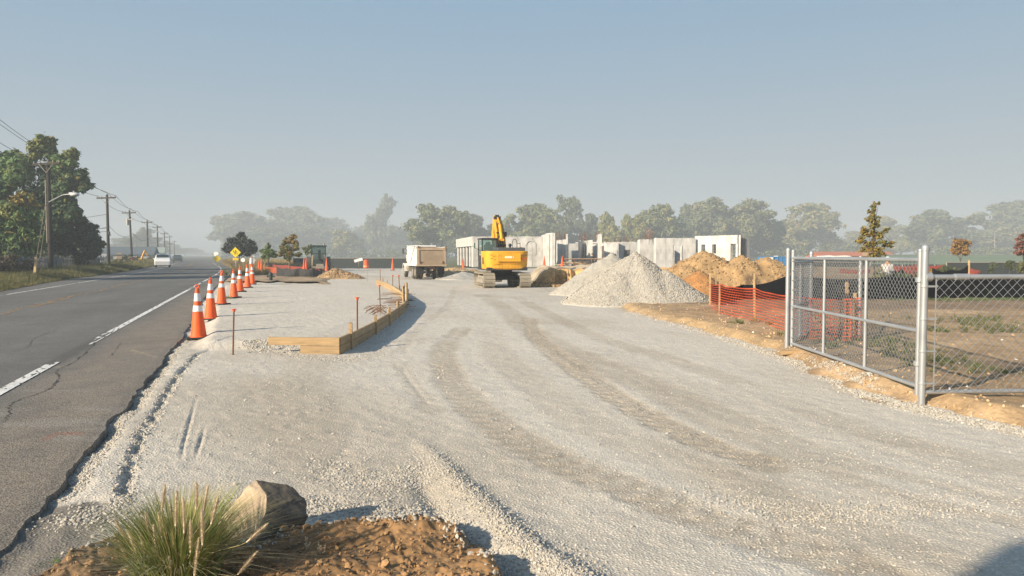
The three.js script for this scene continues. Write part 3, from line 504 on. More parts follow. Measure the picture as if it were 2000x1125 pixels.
// ---------------------------------------------------------------- boulders
function boulder(label, where, size, seed, turn, cols, group, pts) {
  const r = mulberry(seed), P = pts ?? []; if (!pts) for (let i = 0; i < 22; i++) { const a = r() * 6.28, e = Math.asin(r() * 1.5 - 0.5), k = 0.8 + 0.25 * r(); P.push(V(Math.cos(a) * Math.cos(e) * k, Math.max(-0.35, Math.sin(e)) * k * 0.8, Math.sin(a) * Math.cos(e) * k)); }
  let g = new ConvexGeometry(P.map((p) => p.clone()));
  // split the faces finely and roughen them, keeping the broken edges
  const fine = []; const tri = (a, b, c, n) => { if (n === 0) { fine.push(a, b, c); return; } const ab = a.clone().add(b).multiplyScalar(0.5), bc = b.clone().add(c).multiplyScalar(0.5), ca = c.clone().add(a).multiplyScalar(0.5); tri(a, ab, ca, n - 1); tri(ab, b, bc, n - 1); tri(ca, bc, c, n - 1); tri(ab, bc, ca, n - 1); };
  const p = g.attributes.position; for (let i = 0; i < p.count; i += 3) tri(V().fromBufferAttribute(p, i), V().fromBufferAttribute(p, i + 1), V().fromBufferAttribute(p, i + 2), pts ? 4 : 2);
  const dark = cols[2]; const n3 = (v, f, s) => (fbm(v.x * f + v.y * 0.7 * f, v.z * f - v.y * 0.6 * f, s, 4) + fbm(v.y * f, v.x * f + v.z * f, s + 5, 4)) / 2 - 0.5;  // third colour darkens right-turned faces: painted shade with weathering
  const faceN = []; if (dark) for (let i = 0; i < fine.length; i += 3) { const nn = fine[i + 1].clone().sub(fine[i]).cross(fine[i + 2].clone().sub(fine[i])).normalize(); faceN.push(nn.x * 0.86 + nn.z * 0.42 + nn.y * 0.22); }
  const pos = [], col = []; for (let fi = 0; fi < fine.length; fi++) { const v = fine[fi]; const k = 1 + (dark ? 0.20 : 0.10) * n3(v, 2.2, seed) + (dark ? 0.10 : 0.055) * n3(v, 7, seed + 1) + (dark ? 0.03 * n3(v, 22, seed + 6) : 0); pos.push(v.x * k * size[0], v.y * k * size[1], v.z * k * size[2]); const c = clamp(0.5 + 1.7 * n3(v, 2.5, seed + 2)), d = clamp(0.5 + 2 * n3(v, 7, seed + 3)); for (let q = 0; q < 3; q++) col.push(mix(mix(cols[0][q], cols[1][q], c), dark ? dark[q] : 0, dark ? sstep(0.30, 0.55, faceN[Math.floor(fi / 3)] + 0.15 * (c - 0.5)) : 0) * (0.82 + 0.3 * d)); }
  g = new THREE.BufferGeometry(); g.setAttribute('position', new THREE.Float32BufferAttribute(pos, 3)); g.setAttribute('color', new THREE.Float32BufferAttribute(col, 3));
  g = BGU.mergeVertices(g, 1e-5); g.computeVertexNormals(); g = BGU.toCreasedNormals(g, 0.5); g = boxUV(g);
  const m = part('boulder', g, M.rock); m.position.set(...where); m.rotation.y = turn; return tag(m, label, 'boulder', group);
}
{
  // the broken foreground boulder: a big pale face to the left, a crest, right faces coloured dark for shade and weathering
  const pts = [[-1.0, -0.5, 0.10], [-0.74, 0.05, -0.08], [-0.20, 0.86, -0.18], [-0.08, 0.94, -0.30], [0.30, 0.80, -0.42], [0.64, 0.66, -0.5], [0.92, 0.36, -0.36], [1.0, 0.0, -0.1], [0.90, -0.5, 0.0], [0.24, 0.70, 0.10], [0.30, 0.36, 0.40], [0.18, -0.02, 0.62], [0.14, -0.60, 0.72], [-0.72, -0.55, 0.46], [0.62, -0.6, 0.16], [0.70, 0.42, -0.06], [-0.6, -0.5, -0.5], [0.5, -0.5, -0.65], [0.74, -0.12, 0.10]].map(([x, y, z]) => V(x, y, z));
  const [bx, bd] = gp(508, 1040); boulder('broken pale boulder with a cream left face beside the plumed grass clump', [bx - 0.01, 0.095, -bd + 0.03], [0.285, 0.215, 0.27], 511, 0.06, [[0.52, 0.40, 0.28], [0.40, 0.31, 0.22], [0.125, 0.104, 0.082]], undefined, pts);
  const small = (x, y, w, h, seed, label, c) => { const [gx, gd] = gp(x, y), s = w * gd / F / 2; boulder(label, [gx, s * 0.25, -gd], [s, h * gd / F * 0.75, s * 0.8], seed, seed, c, 'landscape boulders by the short silt fence'); };
  small(502, 537, 12, 9, 521, 'tan boulder just right of the last traffic cone', [[0.46, 0.38, 0.29], [0.36, 0.30, 0.23]]);
  small(568, 541, 16, 8, 522, 'pinkish boulder before the left half of the short silt fence', [[0.50, 0.38, 0.31], [0.40, 0.31, 0.25]]);
  small(602, 541, 18, 11, 523, 'cream rounded boulder before the middle of the short silt fence', [[0.55, 0.48, 0.39], [0.45, 0.39, 0.31]]);
  small(625, 542, 10, 10, 524, 'pale grey boulder touching the low brown dirt mound', [[0.46, 0.46, 0.42], [0.38, 0.38, 0.35]]);
}

// ---------------------------------------------------------------- traffic cones
function coneParts(t, h = 1.09, cuffs = true) {
  const k = h / 1.09, rAt = (y) => mix(0.150, 0.036, clamp((y - 0.05) / 0.93)) * k;
  const prof = (y0, y1, o = 0) => { const P = []; for (let i = 0; i <= 6; i++) { const y = mix(y0, y1, i / 6); P.push(new THREE.Vector2(rAt(y) + o, y * k)); } return P; };
  part('body', [new THREE.LatheGeometry([new THREE.Vector2(0.17 * k, 0.045 * k), new THREE.Vector2(0.158 * k, 0.062 * k), ...prof(0.075, 0.965), new THREE.Vector2(0.030 * k, 0.985 * k), new THREE.Vector2(0.027 * k, 1.0 * k), new THREE.Vector2(0.001, 1.003 * k)], 36)], M.orange, t);
  if (cuffs) for (const [a, b] of [[0.545, 0.66], [0.745, 0.90]]) part('reflective_collar', [new THREE.LatheGeometry([new THREE.Vector2(rAt(a), a * k), ...prof(a, b, 0.004), new THREE.Vector2(rAt(b), b * k)], 36)], M.reflect, t);
  const s = 0.20 * k; const base = part('base', [rbox(2 * s, 0.035 * k, 2 * s, 0, 0.03 * k, 0, 0.012)], M.rubber, t);
  part('foot', [[-1, -1], [1, -1], [-1, 1], [1, 1]].map(([a, b]) => rbox(0.07, 0.02, 0.07, a * s * 0.8, 0.01, b * s * 0.8, 0.006)), M.rubber, base);
  part('handle', [place(new THREE.TorusGeometry(0.032 * k, 0.011 * k, 8, 20), 0, 1.035 * k, 0)], M.orange, t);
}
const conePos = [[388, 661], [412, 627], [433, 600], [457, 584], [469, 572], [484, 564], [493, 556]].map(([x, y]) => gp(x, y));
const coneLabels = ['nearest and largest orange traffic cone in the row along the road', 'second orange traffic cone from the camera, just behind the nearest one', 'third orange traffic cone along the road, counted from the nearest', 'fourth orange traffic cone along the road, with a wide black base', 'fifth orange traffic cone along the road, close behind the fourth', 'sixth orange traffic cone along the road, beside the bare dirt strip', 'seventh and last orange traffic cone of the roadside row'];
const cone0 = thing('traffic_cone', coneLabels[0], 'traffic cone', [0, 0, 0], 0, 'traffic cones along the road edge'); coneParts(cone0);
conePos.forEach(([x, d], i) => { const o = i ? dup(cone0, coneLabels[i]) : cone0; o.position.set(x, gravelAt(x, d)[0] + (i > 5 ? 0.02 : 0.005), -d); o.rotation.y = i * 1.3 + 0.3; o.rotation.x = [0, 0.02, -0.015, 0.01, 0.03, -0.01, 0.02][i]; o.rotation.z = [0.01, -0.02, 0.015, 0, -0.03, 0.02, 0.01][i]; const s = [1, 0.995, 1, 1, 1.04, 1.06, 1.05][i]; o.scale.set(s, s, s); });
const tallCone = thing('traffic_cone', 'slim bright orange cone, left one of the pair behind the grasses', 'traffic cone', [...[gp(506, 537)].map(([x, d]) => [x, 0, -d])[0]], 0, 'slim orange cones round the site'); coneParts(tallCone, 1.15, false);
const slim = [[511, 537, 'slim bright orange cone, right one of the pair behind the grasses'], [594, 531, 'slim orange cone standing left of the backhoe, left one of two'], [598, 530, 'slim orange cone standing left of the backhoe, right one of two'], [638, 530, 'slim orange cone at the right wheel of the backhoe'], [767, 528, 'hazy orange cone in front of the dark screen fence by the dust'], [905, 531, 'orange cone before the column front of the concrete building'], [1063, 531, 'orange cone at the foot of the tall white wall end'], [1098, 527, 'dull orange cone right of the tall white wall end'], [1534, 521, 'orange cone before the dark screen by the blue container']];
for (const [x, y, l] of slim) { const [gx, gd] = gp(x, y), o = dup(tallCone, l, [gx, gd > 38 && gx > 2 && gx < 8 && gd < 56 ? 0.8 : 0.0, -gd]), s = (x > 1000 ? 1.35 : 1.15); o.scale.set(s * 0.9, s, s * 0.9); }
{ // a big cone with a broad white sleeve behind the row
  const [x, d] = gp(491, 543), t = thing('traffic_cone', 'tall cone with a broad white top rising behind the last roadside cones', 'traffic cone', [x, 0.03, -d], 0, 'slim orange cones round the site'); coneParts(t, 1.45, false);
  part('reflective_collar', [new THREE.LatheGeometry([new THREE.Vector2(0.115, 0.98), new THREE.Vector2(0.09, 1.2), new THREE.Vector2(0.085, 1.36), new THREE.Vector2(0.05, 1.37)], 24)], M.reflect, t);
}

// ---------------------------------------------------------------- rebar stakes with orange caps
const rebar0 = thing('rebar_stake', '', 'rebar stake', [0, 0, 0], 0, 'capped steel stakes round the gravel pad');
part('bar', [rod(V(0, -0.2, 0), V(0, 1, 0), 0.014, 0.014, 8)], M.rust, rebar0);
part('cap', [cyl(0.024, 0.05, 0, 0.985, 0, 'y', 12, 0.027), cyl(0.044, 0.012, 0, 1.014, 0, 'y', 16)], M.orange, rebar0);
[[455, 690, 603, 'rusty stake with an orange cap standing alone left of the timber form', 0.02], [698, 672, 580, 'tall rusty stake with an orange cap at the near end of the timber form', 0], [743, 615, 562, 'dark stake with a red cap standing in the gravel behind the timber form', -0.03], [767, 568, 537, 'thin rusty stake with no bright cap at the bend of the timber form', 0.01], [781, 580, 537, 'rusty stake with a small red cap at the far bend of the form', -0.04], [789, 570, 553, 'short leaning bare stake by the two paired form stakes', 0.14], [743, 553, 527, 'thin stake with a small red tip at the far end of the form', 0]].forEach(([x, yb, yt, label, lean], i) => {
  const o = i ? dup(rebar0, label) : tag(rebar0, label), [gx, gd] = gp(x, yb), h = (yb - yt) * gd / F; o.position.set(gx, i === 2 ? 0.08 : 0, -gd); o.scale.set(1, h / 1.02, 1); o.rotation.z = -lean; o.rotation.x = 0.02 * i - 0.05;
  o.scale.x = o.scale.z = i < 3 ? 1 : 1.15;
});

// ---------------------------------------------------------------- timber form
{
  const t = thing('timber_form', 'two boards high curved timber form staked along the gravel pad', 'timber form', [formLine[0][0], 0, -formLine[0][1]]);
  const o = V(formLine[0][0], 0, -formLine[0][1]); let side = 1;
  const woods = [M.wood, std([0.50, 0.35, 0.19], 0.85, { map: T.wood }), std([0.60, 0.43, 0.24], 0.85, { map: T.wood })];
  const plank = (a, b, y, h, k) => { const A = V(a[0], y, -a[1]).sub(o), B = V(b[0], y, -b[1]).sub(o), l = A.distanceTo(B), m = part('plank', [box(l - 0.006, h - 0.006, 0.038)], woods[k % 3], t); m.position.copy(A.add(B).multiplyScalar(0.5)); m.rotation.y = Math.atan2(-(B.z * 1) + A.z, B.x - A.x); const d = V(b[0] - a[0], 0, -(b[1] - a[1])); m.rotation.y = Math.atan2(-d.z, d.x); };
  for (let i = 0; i + 1 < formLine.length; i++) { const a = formLine[i], b = formLine[i + 1]; for (const q of [0, 1]) plank(a, b, 0.055 + q * 0.142 + (i % 3) * 0.004, 0.14, i + q); }
  const f = [gp(563, 673)[0], formLine[0][1] + 0.42]; plank([f[0], formLine[0][1] + 0.10], [formLine[0][0] + 0.01, formLine[0][1] - 0.02], 0.197, 0.14, 0); plank([mix(f[0], formLine[0][0], 0.45), formLine[0][1] + 0.06], [formLine[0][0] + 0.01, formLine[0][1] - 0.02], 0.055, 0.14, 1);
  const stake = (x, y, h, w = 0.055, k = 0) => { const [gx, gd] = gp(x, y), A = V(gx, 0, -gd).sub(o); const m = part('stake', [box(w, h + 0.1, 0.05, 0, h / 2 - 0.05, 0), place(new THREE.ConeGeometry(w * 0.6, 0.04, 4), 0, h - 0.0, 0, 0, 0.78)], woods[k % 3], t); m.position.copy(A); m.rotation.y = 0.2 * k; m.rotation.z = 0.03 * Math.sin(k * 5); };
  [[685, 680, 0.45], [733, 653, 0.40], [760, 635, 0.42], [778, 619, 0.42], [789, 607, 0.72], [794, 602, 0.78], [796, 594, 0.5], [780, 578, 0.42], [757, 560, 0.36], [748, 558, 0.42]].forEach(([x, y, h], k) => stake(x, y, h, 0.06, k));
}
{ // wire mesh and bars lying on the pad behind the form
  const g = [], r = mulberry(77); for (let i = 0; i < 26; i++) { const [x, d] = gp(rr(735, 782, r), rr(580, 612, r)), a = rr(-0.4, 0.9, r), l = rr(0.3, 0.9, r); g.push(rod(V(x, 0.13 + 0.04 * r(), -d), V(x + l * Math.cos(a), 0.13 + 0.07 * r(), -d - l * Math.sin(a)), 0.008, 0.008, 5)); }
  for (let i = 0; i < 16; i++) { const [x, d] = gp(rr(705, 738, r), rr(611, 624, r)), l = rr(0.2, 0.5, r); g.push(tube([V(x, 0.12, -d), V(x + l * 0.5, 0.19 + 0.05 * r(), -d - 0.1 * r()), V(x + l, 0.12, -d + 0.1 * r())], 0.008, 6, 4)); }
  single('wire_mesh', g, M.rust, 'tangle of rusty reinforcing wire on the gravel behind the form', 'wire mesh');
}

// ---------------------------------------------------------------- chain link gate and fence
function chainLink(w, h, cell, r, skew = 0) {   // diagonal wires over w x h, in x,y; two families that pass each other
  const g = [], seg = (x0, y0, x1, y1, z) => g.push(rod(V(x0, y0 + skew * x0, z), V(x1, y1 + skew * x1, z), r, r, 3, true));
  for (let c = -h + cell * 0.4; c < w; c += cell) { const a = Math.max(0, c), b = Math.min(w, c + h); if (b - a < 0.03) continue; seg(a, a - c, b, b - c, r); seg(a, h - (a - c), b, h - (b - c), -r); }
  return g;
}
function leaf(t, w, h, y0, uprights, midY, cell = 0.085, tilt = 0) {   // a gate leaf in its own x (0..w), y
  const R = 0.024;
  part('rail', [rod(V(0, y0, 0), V(w, y0 + tilt, 0), R, R, 12)], M.galv, t); part('rail', [rod(V(0, y0 + h, 0), V(w, y0 + h + tilt, 0), R, R, 12)], M.galv, t);
  if (midY) part('rail', [rod(V(0, y0 + midY, 0), V(w, y0 + midY + tilt, 0), R * 0.95, R * 0.95, 12)], M.galv, t);
  for (const u of uprights) part('upright', [rod(V(u * w, y0 + tilt * u, 0), V(u * w, y0 + h + tilt * u, 0), R * 0.95, R * 0.95, 12)], M.galv, t);
  const mesh = part('chain_link', chainLink(w - 0.03, h, cell, 0.0032, tilt / w), M.wire, t); mesh.position.set(0.015, y0, 0.03); mesh.userData.kind = 'stuff';
}
const hinge = gp(1800, 788), leafEnd = gp(1545, 691);
function fencePost(t, x, z, h, r = 0.04, name = 'post') { part(name, [rod(V(x, -0.25, z), V(x, h, z), r, r, 16), place(new THREE.SphereGeometry(r * 1.12, 14, 8), x, h, z), cyl(r * 1.14, 0.035, x, h - 0.015, z, 'y', 16)], M.galv, t); }
{
  const dx = leafEnd[0] - hinge[0], dz = -(leafEnd[1] - hinge[1]), w = Math.hypot(dx, dz), turn = Math.atan2(-dz, dx);
  const t = thing('chain_link_gate', 'open chain link gate leaf with two uprights beside the gravel drive', 'gate', [hinge[0], 0, -hinge[1]], turn);
  const hTop = topH(504, leafEnd[1]), yB = topH(757, hinge[1]);
  leaf(t, w - 0.13, hTop - yB, yB, [0.33, 0.67], topH(648, hinge[1]) - yB, 0.085, topH(690, leafEnd[1]) + 0.03 - yB > 0.1 ? 0.04 : 0.0); t.children.forEach((c) => c.position.x += 0.1);
  const hp = topH(486, hinge[1]); part('stile', [rod(V(0.10, yB - 0.1, 0), V(0.10, hp - 0.02, 0), 0.027, 0.027, 14), place(new THREE.SphereGeometry(0.029, 12, 8), 0.10, hp - 0.02, 0)], M.galv, t);
  part('stile', [rod(V(w - 0.03, yB - 0.05, 0), V(w - 0.03, topH(491, leafEnd[1]), 0), 0.03, 0.03, 14), place(new THREE.SphereGeometry(0.033, 12, 8), w - 0.03, topH(491, leafEnd[1]), 0)], M.galv, t);
  for (const y of [topH(547, hinge[1]), topH(712, hinge[1])]) part('hinge', [cyl(0.046, 0.05, 0.10, y, 0, 'y', 14), box(0.10, 0.035, 0.03, 0.05, y, 0.0), box(0.03, 0.05, 0.05, 0.055, y, 0.03)], M.galv, t);
  for (let i = 0; i < 9; i++) part('tie', [box(0.05, 0.014, 0.07, w - 0.05, yB + 0.1 + i * (hTop - yB - 0.15) / 8, 0.012)], M.wire, t);
}
{ // fence to the right of the hinge post
  const a = hinge, b = gp(2000, 785), n = 7.4, dx = b[0] - a[0], dd = b[1] - a[1], l = Math.hypot(dx, dd), turn = Math.atan2(dd, dx);
  const t = thing('chain_link_fence', 'low chain link fence running right from the tall gate post', 'fence', [a[0], 0, -a[1]], turn);
  fencePost(t, 0, 0, topH(484, a[1]), 0.036);
  const yT = topH(541, a[1]), yB = topH(766, a[1]) + 0.0, w = 9.5, tl = 0.0;
  part('rail', [rod(V(0.03, yT, 0), V(w, yT, 0), 0.028, 0.028, 12), cyl(0.036, 0.16, 0.42, yT, 0, 'x', 12), cyl(0.05, 0.07, 0.035, yT, 0, 'x', 12)], M.galv, t);
  part('rail', [rod(V(0.03, yB, 0), V(w, yB, 0), 0.024, 0.024, 12)], M.galv, t);
  part('tension_bar', [box(0.012, yT - yB - 0.04, 0.006, 0.11, (yT + yB) / 2, 0.035)], M.galv, t);
  for (const k of [0.08, 0.36, 0.64, 0.92]) part('tension_band', [cyl(0.048, 0.022, 0, mix(yB, yT, k), 0, 'y', 16), box(0.13, 0.02, 0.008, 0.065, mix(yB, yT, k), 0.036)], M.galv, t);
  const mesh = part('chain_link', chainLink(w - 0.12, yT - yB - 0.02, 0.105, 0.0030), M.wire, t); mesh.position.set(0.11, yB + 0.01, 0.034); mesh.userData.kind = 'stuff';
  fencePost(t, 3.9, 0, yT, 0.036); fencePost(t, 7.2, 0, yT, 0.036);
}
{ // the short fence that runs back from the free end of the gate
  const a = [leafEnd[0] + 0.02, leafEnd[1] + 0.25], b = gp(1582, 657), c = gp(1672, 672);
  const t = thing('chain_link_fence', 'short chain link fence behind the free end of the open gate', 'fence', [a[0], 0, -a[1]], Math.atan2(b[1] - a[1], b[0] - a[0]));
  const l = Math.hypot(b[0] - a[0], b[1] - a[1]);
  fencePost(t, 0, 0, topH(488, a[1]), 0.036); leaf(t, l, topH(506, b[1]) - 0.16, 0.12, [0.5], 0.62, 0.08); fencePost(t, l, 0, topH(494, b[1]), 0.036);
  const u = thing('chain_link_fence', 'dark chain link fence panel in front of the orange netting behind the gate', 'fence', [b[0] + 0.03, 0, -b[1]], Math.atan2(c[1] - b[1], c[0] - b[0]));
  const l2 = Math.hypot(c[0] - b[0], c[1] - b[1])  * 1.0, darkWire = std([0.16, 0.165, 0.17], 0.6, { metalness: 0.3 });
  part('rail', [rod(V(0, 1.5, 0), V(l2, 1.5, 0), 0.022, 0.022, 10)], darkWire, u); part('rail', [rod(V(0, 0.12, 0), V(l2, 0.12, 0), 0.016, 0.016, 10)], darkWire, u);
  part('post', [rod(V(l2 + 0.03, -0.2, 0), V(l2 + 0.03, 1.62, 0), 0.034, 0.034, 12)], M.galv, u);
  const mesh = part('chain_link', chainLink(l2, 1.38, 0.08, 0.003), darkWire, u); mesh.position.set(0, 0.12, 0.02); mesh.userData.kind = 'stuff';
}
{ const [x, d] = gp(1541, 695), m = single('wood_block', [box(0.34, 0.06, 0.11)], M.wood, 'short wooden block under the free end of the gate', 'wood block'); m.position.set(x + 0.04, 0.06, -d); m.rotation.y = -0.15; m.rotation.z = 0.06; }

// ---------------------------------------------------------------- orange safety netting and silt fence
function netting(name, label, pts, hs, sag, cellW, cellH, strand, mat, cat, group, stakes = [], stakeH = 0.2) {   // pts: [x, d]
  const o = V(pts[0][0], 0, -pts[0][1]), t = thing(name, label, cat, [o.x, 0, o.z], 0, group), L0 = []; let run = [0];
  for (let i = 1; i < pts.length; i++) run.push(run[i - 1] + Math.hypot(pts[i][0] - pts[i - 1][0], pts[i][1] - pts[i - 1][1]));
  const total = run[run.length - 1];
  const P = (s, k) => { let i = 0; while (i < pts.length - 2 && s > run[i + 1]) i++; const f = clamp((s - run[i]) / (run[i + 1] - run[i])), sg = sag * 4 * f * (1 - f), h = mix(hs[i], hs[i + 1], f) - sg * 0.7, bow = 0.10 * Math.sin(f * Math.PI) * Math.sin(k * 3.1) + 0.02 * Math.sin(s * 5 + k * 3); const x = mix(pts[i][0], pts[i + 1][0], f), d = mix(pts[i][1], pts[i + 1][1], f), n = V(-(pts[i + 1][1] - pts[i][1]), 0, -(pts[i + 1][0] - pts[i][0])).normalize(); return V(x, 0.02 + h * k - 0.0, -d).addScaledVector(n, bow).sub(o); };
  const pos = [], idx = [], quad = (a, b, c, d) => { const k = pos.length / 3; for (const q of [a, b, c, d]) pos.push(q.x, q.y, q.z); idx.push(k, k + 1, k + 2, k, k + 2, k + 3); };
  const rows = Math.round(hs[0] / cellH), cols = Math.round(total / cellW), hk = strand / hs[0];
  for (let j = 0; j <= rows; j++) { const k = j / rows, th = j % rows === 0 ? hk * 1.8 : hk; for (let i = 0; i < cols; i++) { const a = i / cols * total, b = (i + 1) / cols * total; quad(P(a, k - th / 2), P(b, k - th / 2), P(b, k + th / 2), P(a, k + th / 2)); } }
  for (let i = 0; i <= cols; i++) { const s = i / cols * total, w = strand * 0.4; for (let j = 0; j < rows; j++) { const a = j / rows, b = (j + 1) / rows; quad(P(s - w, a), P(s + w, a), P(s + w, b), P(s - w, b)); } }
  const g = new THREE.BufferGeometry(); g.setAttribute('position', new THREE.Float32BufferAttribute(pos, 3)); g.setIndex(idx); g.computeVertexNormals();
  part('net', [g], mat, t);
  stakes.forEach(([x, d, h, w = 0.04], i) => { const m = part('stake', [box(w, h + 0.15, w * 0.7, 0, h / 2 - 0.05, 0)], i % 2 ? M.lath : M.wood, t); m.position.set(x - o.x, 0, -d - o.z); m.rotation.z = 0.04 * Math.sin(i * 7); });
  return t;
}
function fabric(name, label, pts, hs, mat, cat, group, stakes = [], seed = 5) {   // hanging cloth with folds and a wavy top
  const o = V(pts[0][0], 0, -pts[0][1]), t = thing(name, label, cat, [o.x, 0, o.z], 0, group), n = 46;
  const g = sheet((pts.length - 1) * n, 10, (u, v) => { const s = u * (pts.length - 1), i = Math.min(pts.length - 2, Math.floor(s)), f = s - i, h = mix(hs[i], hs[i + 1], f) - 0.10 * Math.sin(f * Math.PI) * (0.5 + fbm(s, 1, seed, 2)), x = mix(pts[i][0], pts[i + 1][0], f), d = mix(pts[i][1], pts[i + 1][1], f), b = 0.11 * Math.sin(f * Math.PI) * Math.sin(v * 2.8) + 0.05 * (fbm(s * 7 + v * 2, v * 2, seed, 3) - 0.5); return [x - o.x + b * 0.5, -0.06 + (h + 0.06) * v, -d - o.z + b]; });
  g.deleteAttribute('color'); part('fabric', [g], mat, t);
  stakes.forEach(([x, d, h, w = 0.045], i) => { const m = part('stake', [box(w, h + 0.15, w * 0.7, 0, h / 2 - 0.05, 0)], i % 3 === 1 ? M.woodOld : M.lath, t); m.position.set(x - o.x, 0, -d - o.z); m.rotation.z = 0.03 * Math.sin(i * 3); });
  return t;
}
{
  const P = [[1384, 608], [1404, 622], [1472, 638], [1556, 668], [1680, 674]].map(([x, y]) => gp(x, y)), hh = [[555, 608], [556, 622], [565, 638], [577, 664], [582, 672]].map(([a, b], i) => (b - a) * P[i][1] / F);
  netting('safety_netting', 'orange plastic safety netting on wooden stakes beside the open gate', P, hh, 0.06, 0.085, 0.062, 0.0125, M.net, 'safety netting', undefined, [[...gp(1405, 622), 1.1], [...gp(1474, 637), 1.02], [...gp(1656, 670), 1.12, 0.05], [...gp(1671, 672), 0.92, 0.05]]);
  const S = [[6.15, 22.3], [6.5, 24.2], [7.9, 25.4], [9.3, 25.0], [13.0, 25.4], [16.5, 25.8], [20.4, 26], [28, 26.6]], sh = [0.72, 0.70, 0.62, 0.94, 0.90, 0.90, 0.92, 0.92];
  const stk = [[1387, 536, 22.2], [1399, 529, 24.4], [1433, 542, 25.4], [1474, 536, 25.1], [1933, 542, 25.9]].map(([x, y, d]) => { const p = at(x, y, d); return [p.x, d, p.y]; });
  fabric('silt_fence', 'long black silt fence across the dirt lot, behind netting and gate', S, sh, M.silt, 'silt fence', 'black silt fences', stk, 5);
  const S2 = [[540, 540], [560, 543], [585, 543], [612, 543], [630, 541]].map(([x, y]) => gp(x, y));
  fabric('silt_fence', 'short black silt fence with boulders before it, left of the drive', S2, [0.78, 0.7, 0.7, 0.66, 0.55], std([0.035, 0.037, 0.04], 0.75, { map: T.cloth, side: THREE.DoubleSide }), 'silt fence', 'black silt fences', [[...gp(590, 543), 0.6, 0.03], [...gp(565, 542), 1.1, 0.03]], 6);
  const S3 = [[1820, 533], [1856, 533], [1892, 534]].map(([x, y], i) => { const p = at(x, y, 34); return [p.x, 34]; });
  const f3 = fabric('silt_fence', 'short sagging black fabric strip behind the low fence, under the small orange tree', S3, [0.82, 0.72, 0.98], M.silt, 'silt fence', 'black silt fences', [[S3[2][0], 34, 1.15, 0.07]], 7); f3.position.y = 0.22;
  const red = std([0.27, 0.052, 0.035], 1, { side: THREE.DoubleSide, map: T.cloth });
  const N1 = [[514, 534], [527, 535], [541, 536]].map(([x, y]) => gp(x, y)); fabric('safety_netting', 'bright orange netting bunched at the left end of the short silt fence', N1, [0.7, 0.6, 0.65], std([0.36, 0.07, 0.025], 0.8, { side: THREE.DoubleSide }), 'safety netting', 'distant orange netting', [], 8);
  const N2 = [[525, 526], [560, 528], [600, 529], [630, 530]].map(([x, y]) => gp(x, y)); fabric('safety_netting', 'red orange netting behind the short silt fence, before the backhoe', N2, [0.7, 0.55, 0.45, 0.3], red, 'safety netting', 'distant orange netting', [], 9);
  const N3 = [[1738, 0], [1790, 0], [1846, 0], [1852, 0], [1890, 0], [1915, 0]].map(([x]) => [at(x, 520, 52).x, 52]); fabric('safety_netting', 'long red safety netting beyond the gate hinge post, far right', N3, [0.9, 0.95, 0.93, 0.35, 0.8, 0.55], red, 'safety netting', 'distant orange netting', [], 10);
  const N4 = [[1640, 0], [1700, 0]].map(([x]) => [at(x, 520, 60).x, 60]); fabric('safety_netting', 'faded red netting seen through the gate mesh', N4, [0.5, 0.45], red, 'safety netting', 'distant orange netting', [], 11);
}
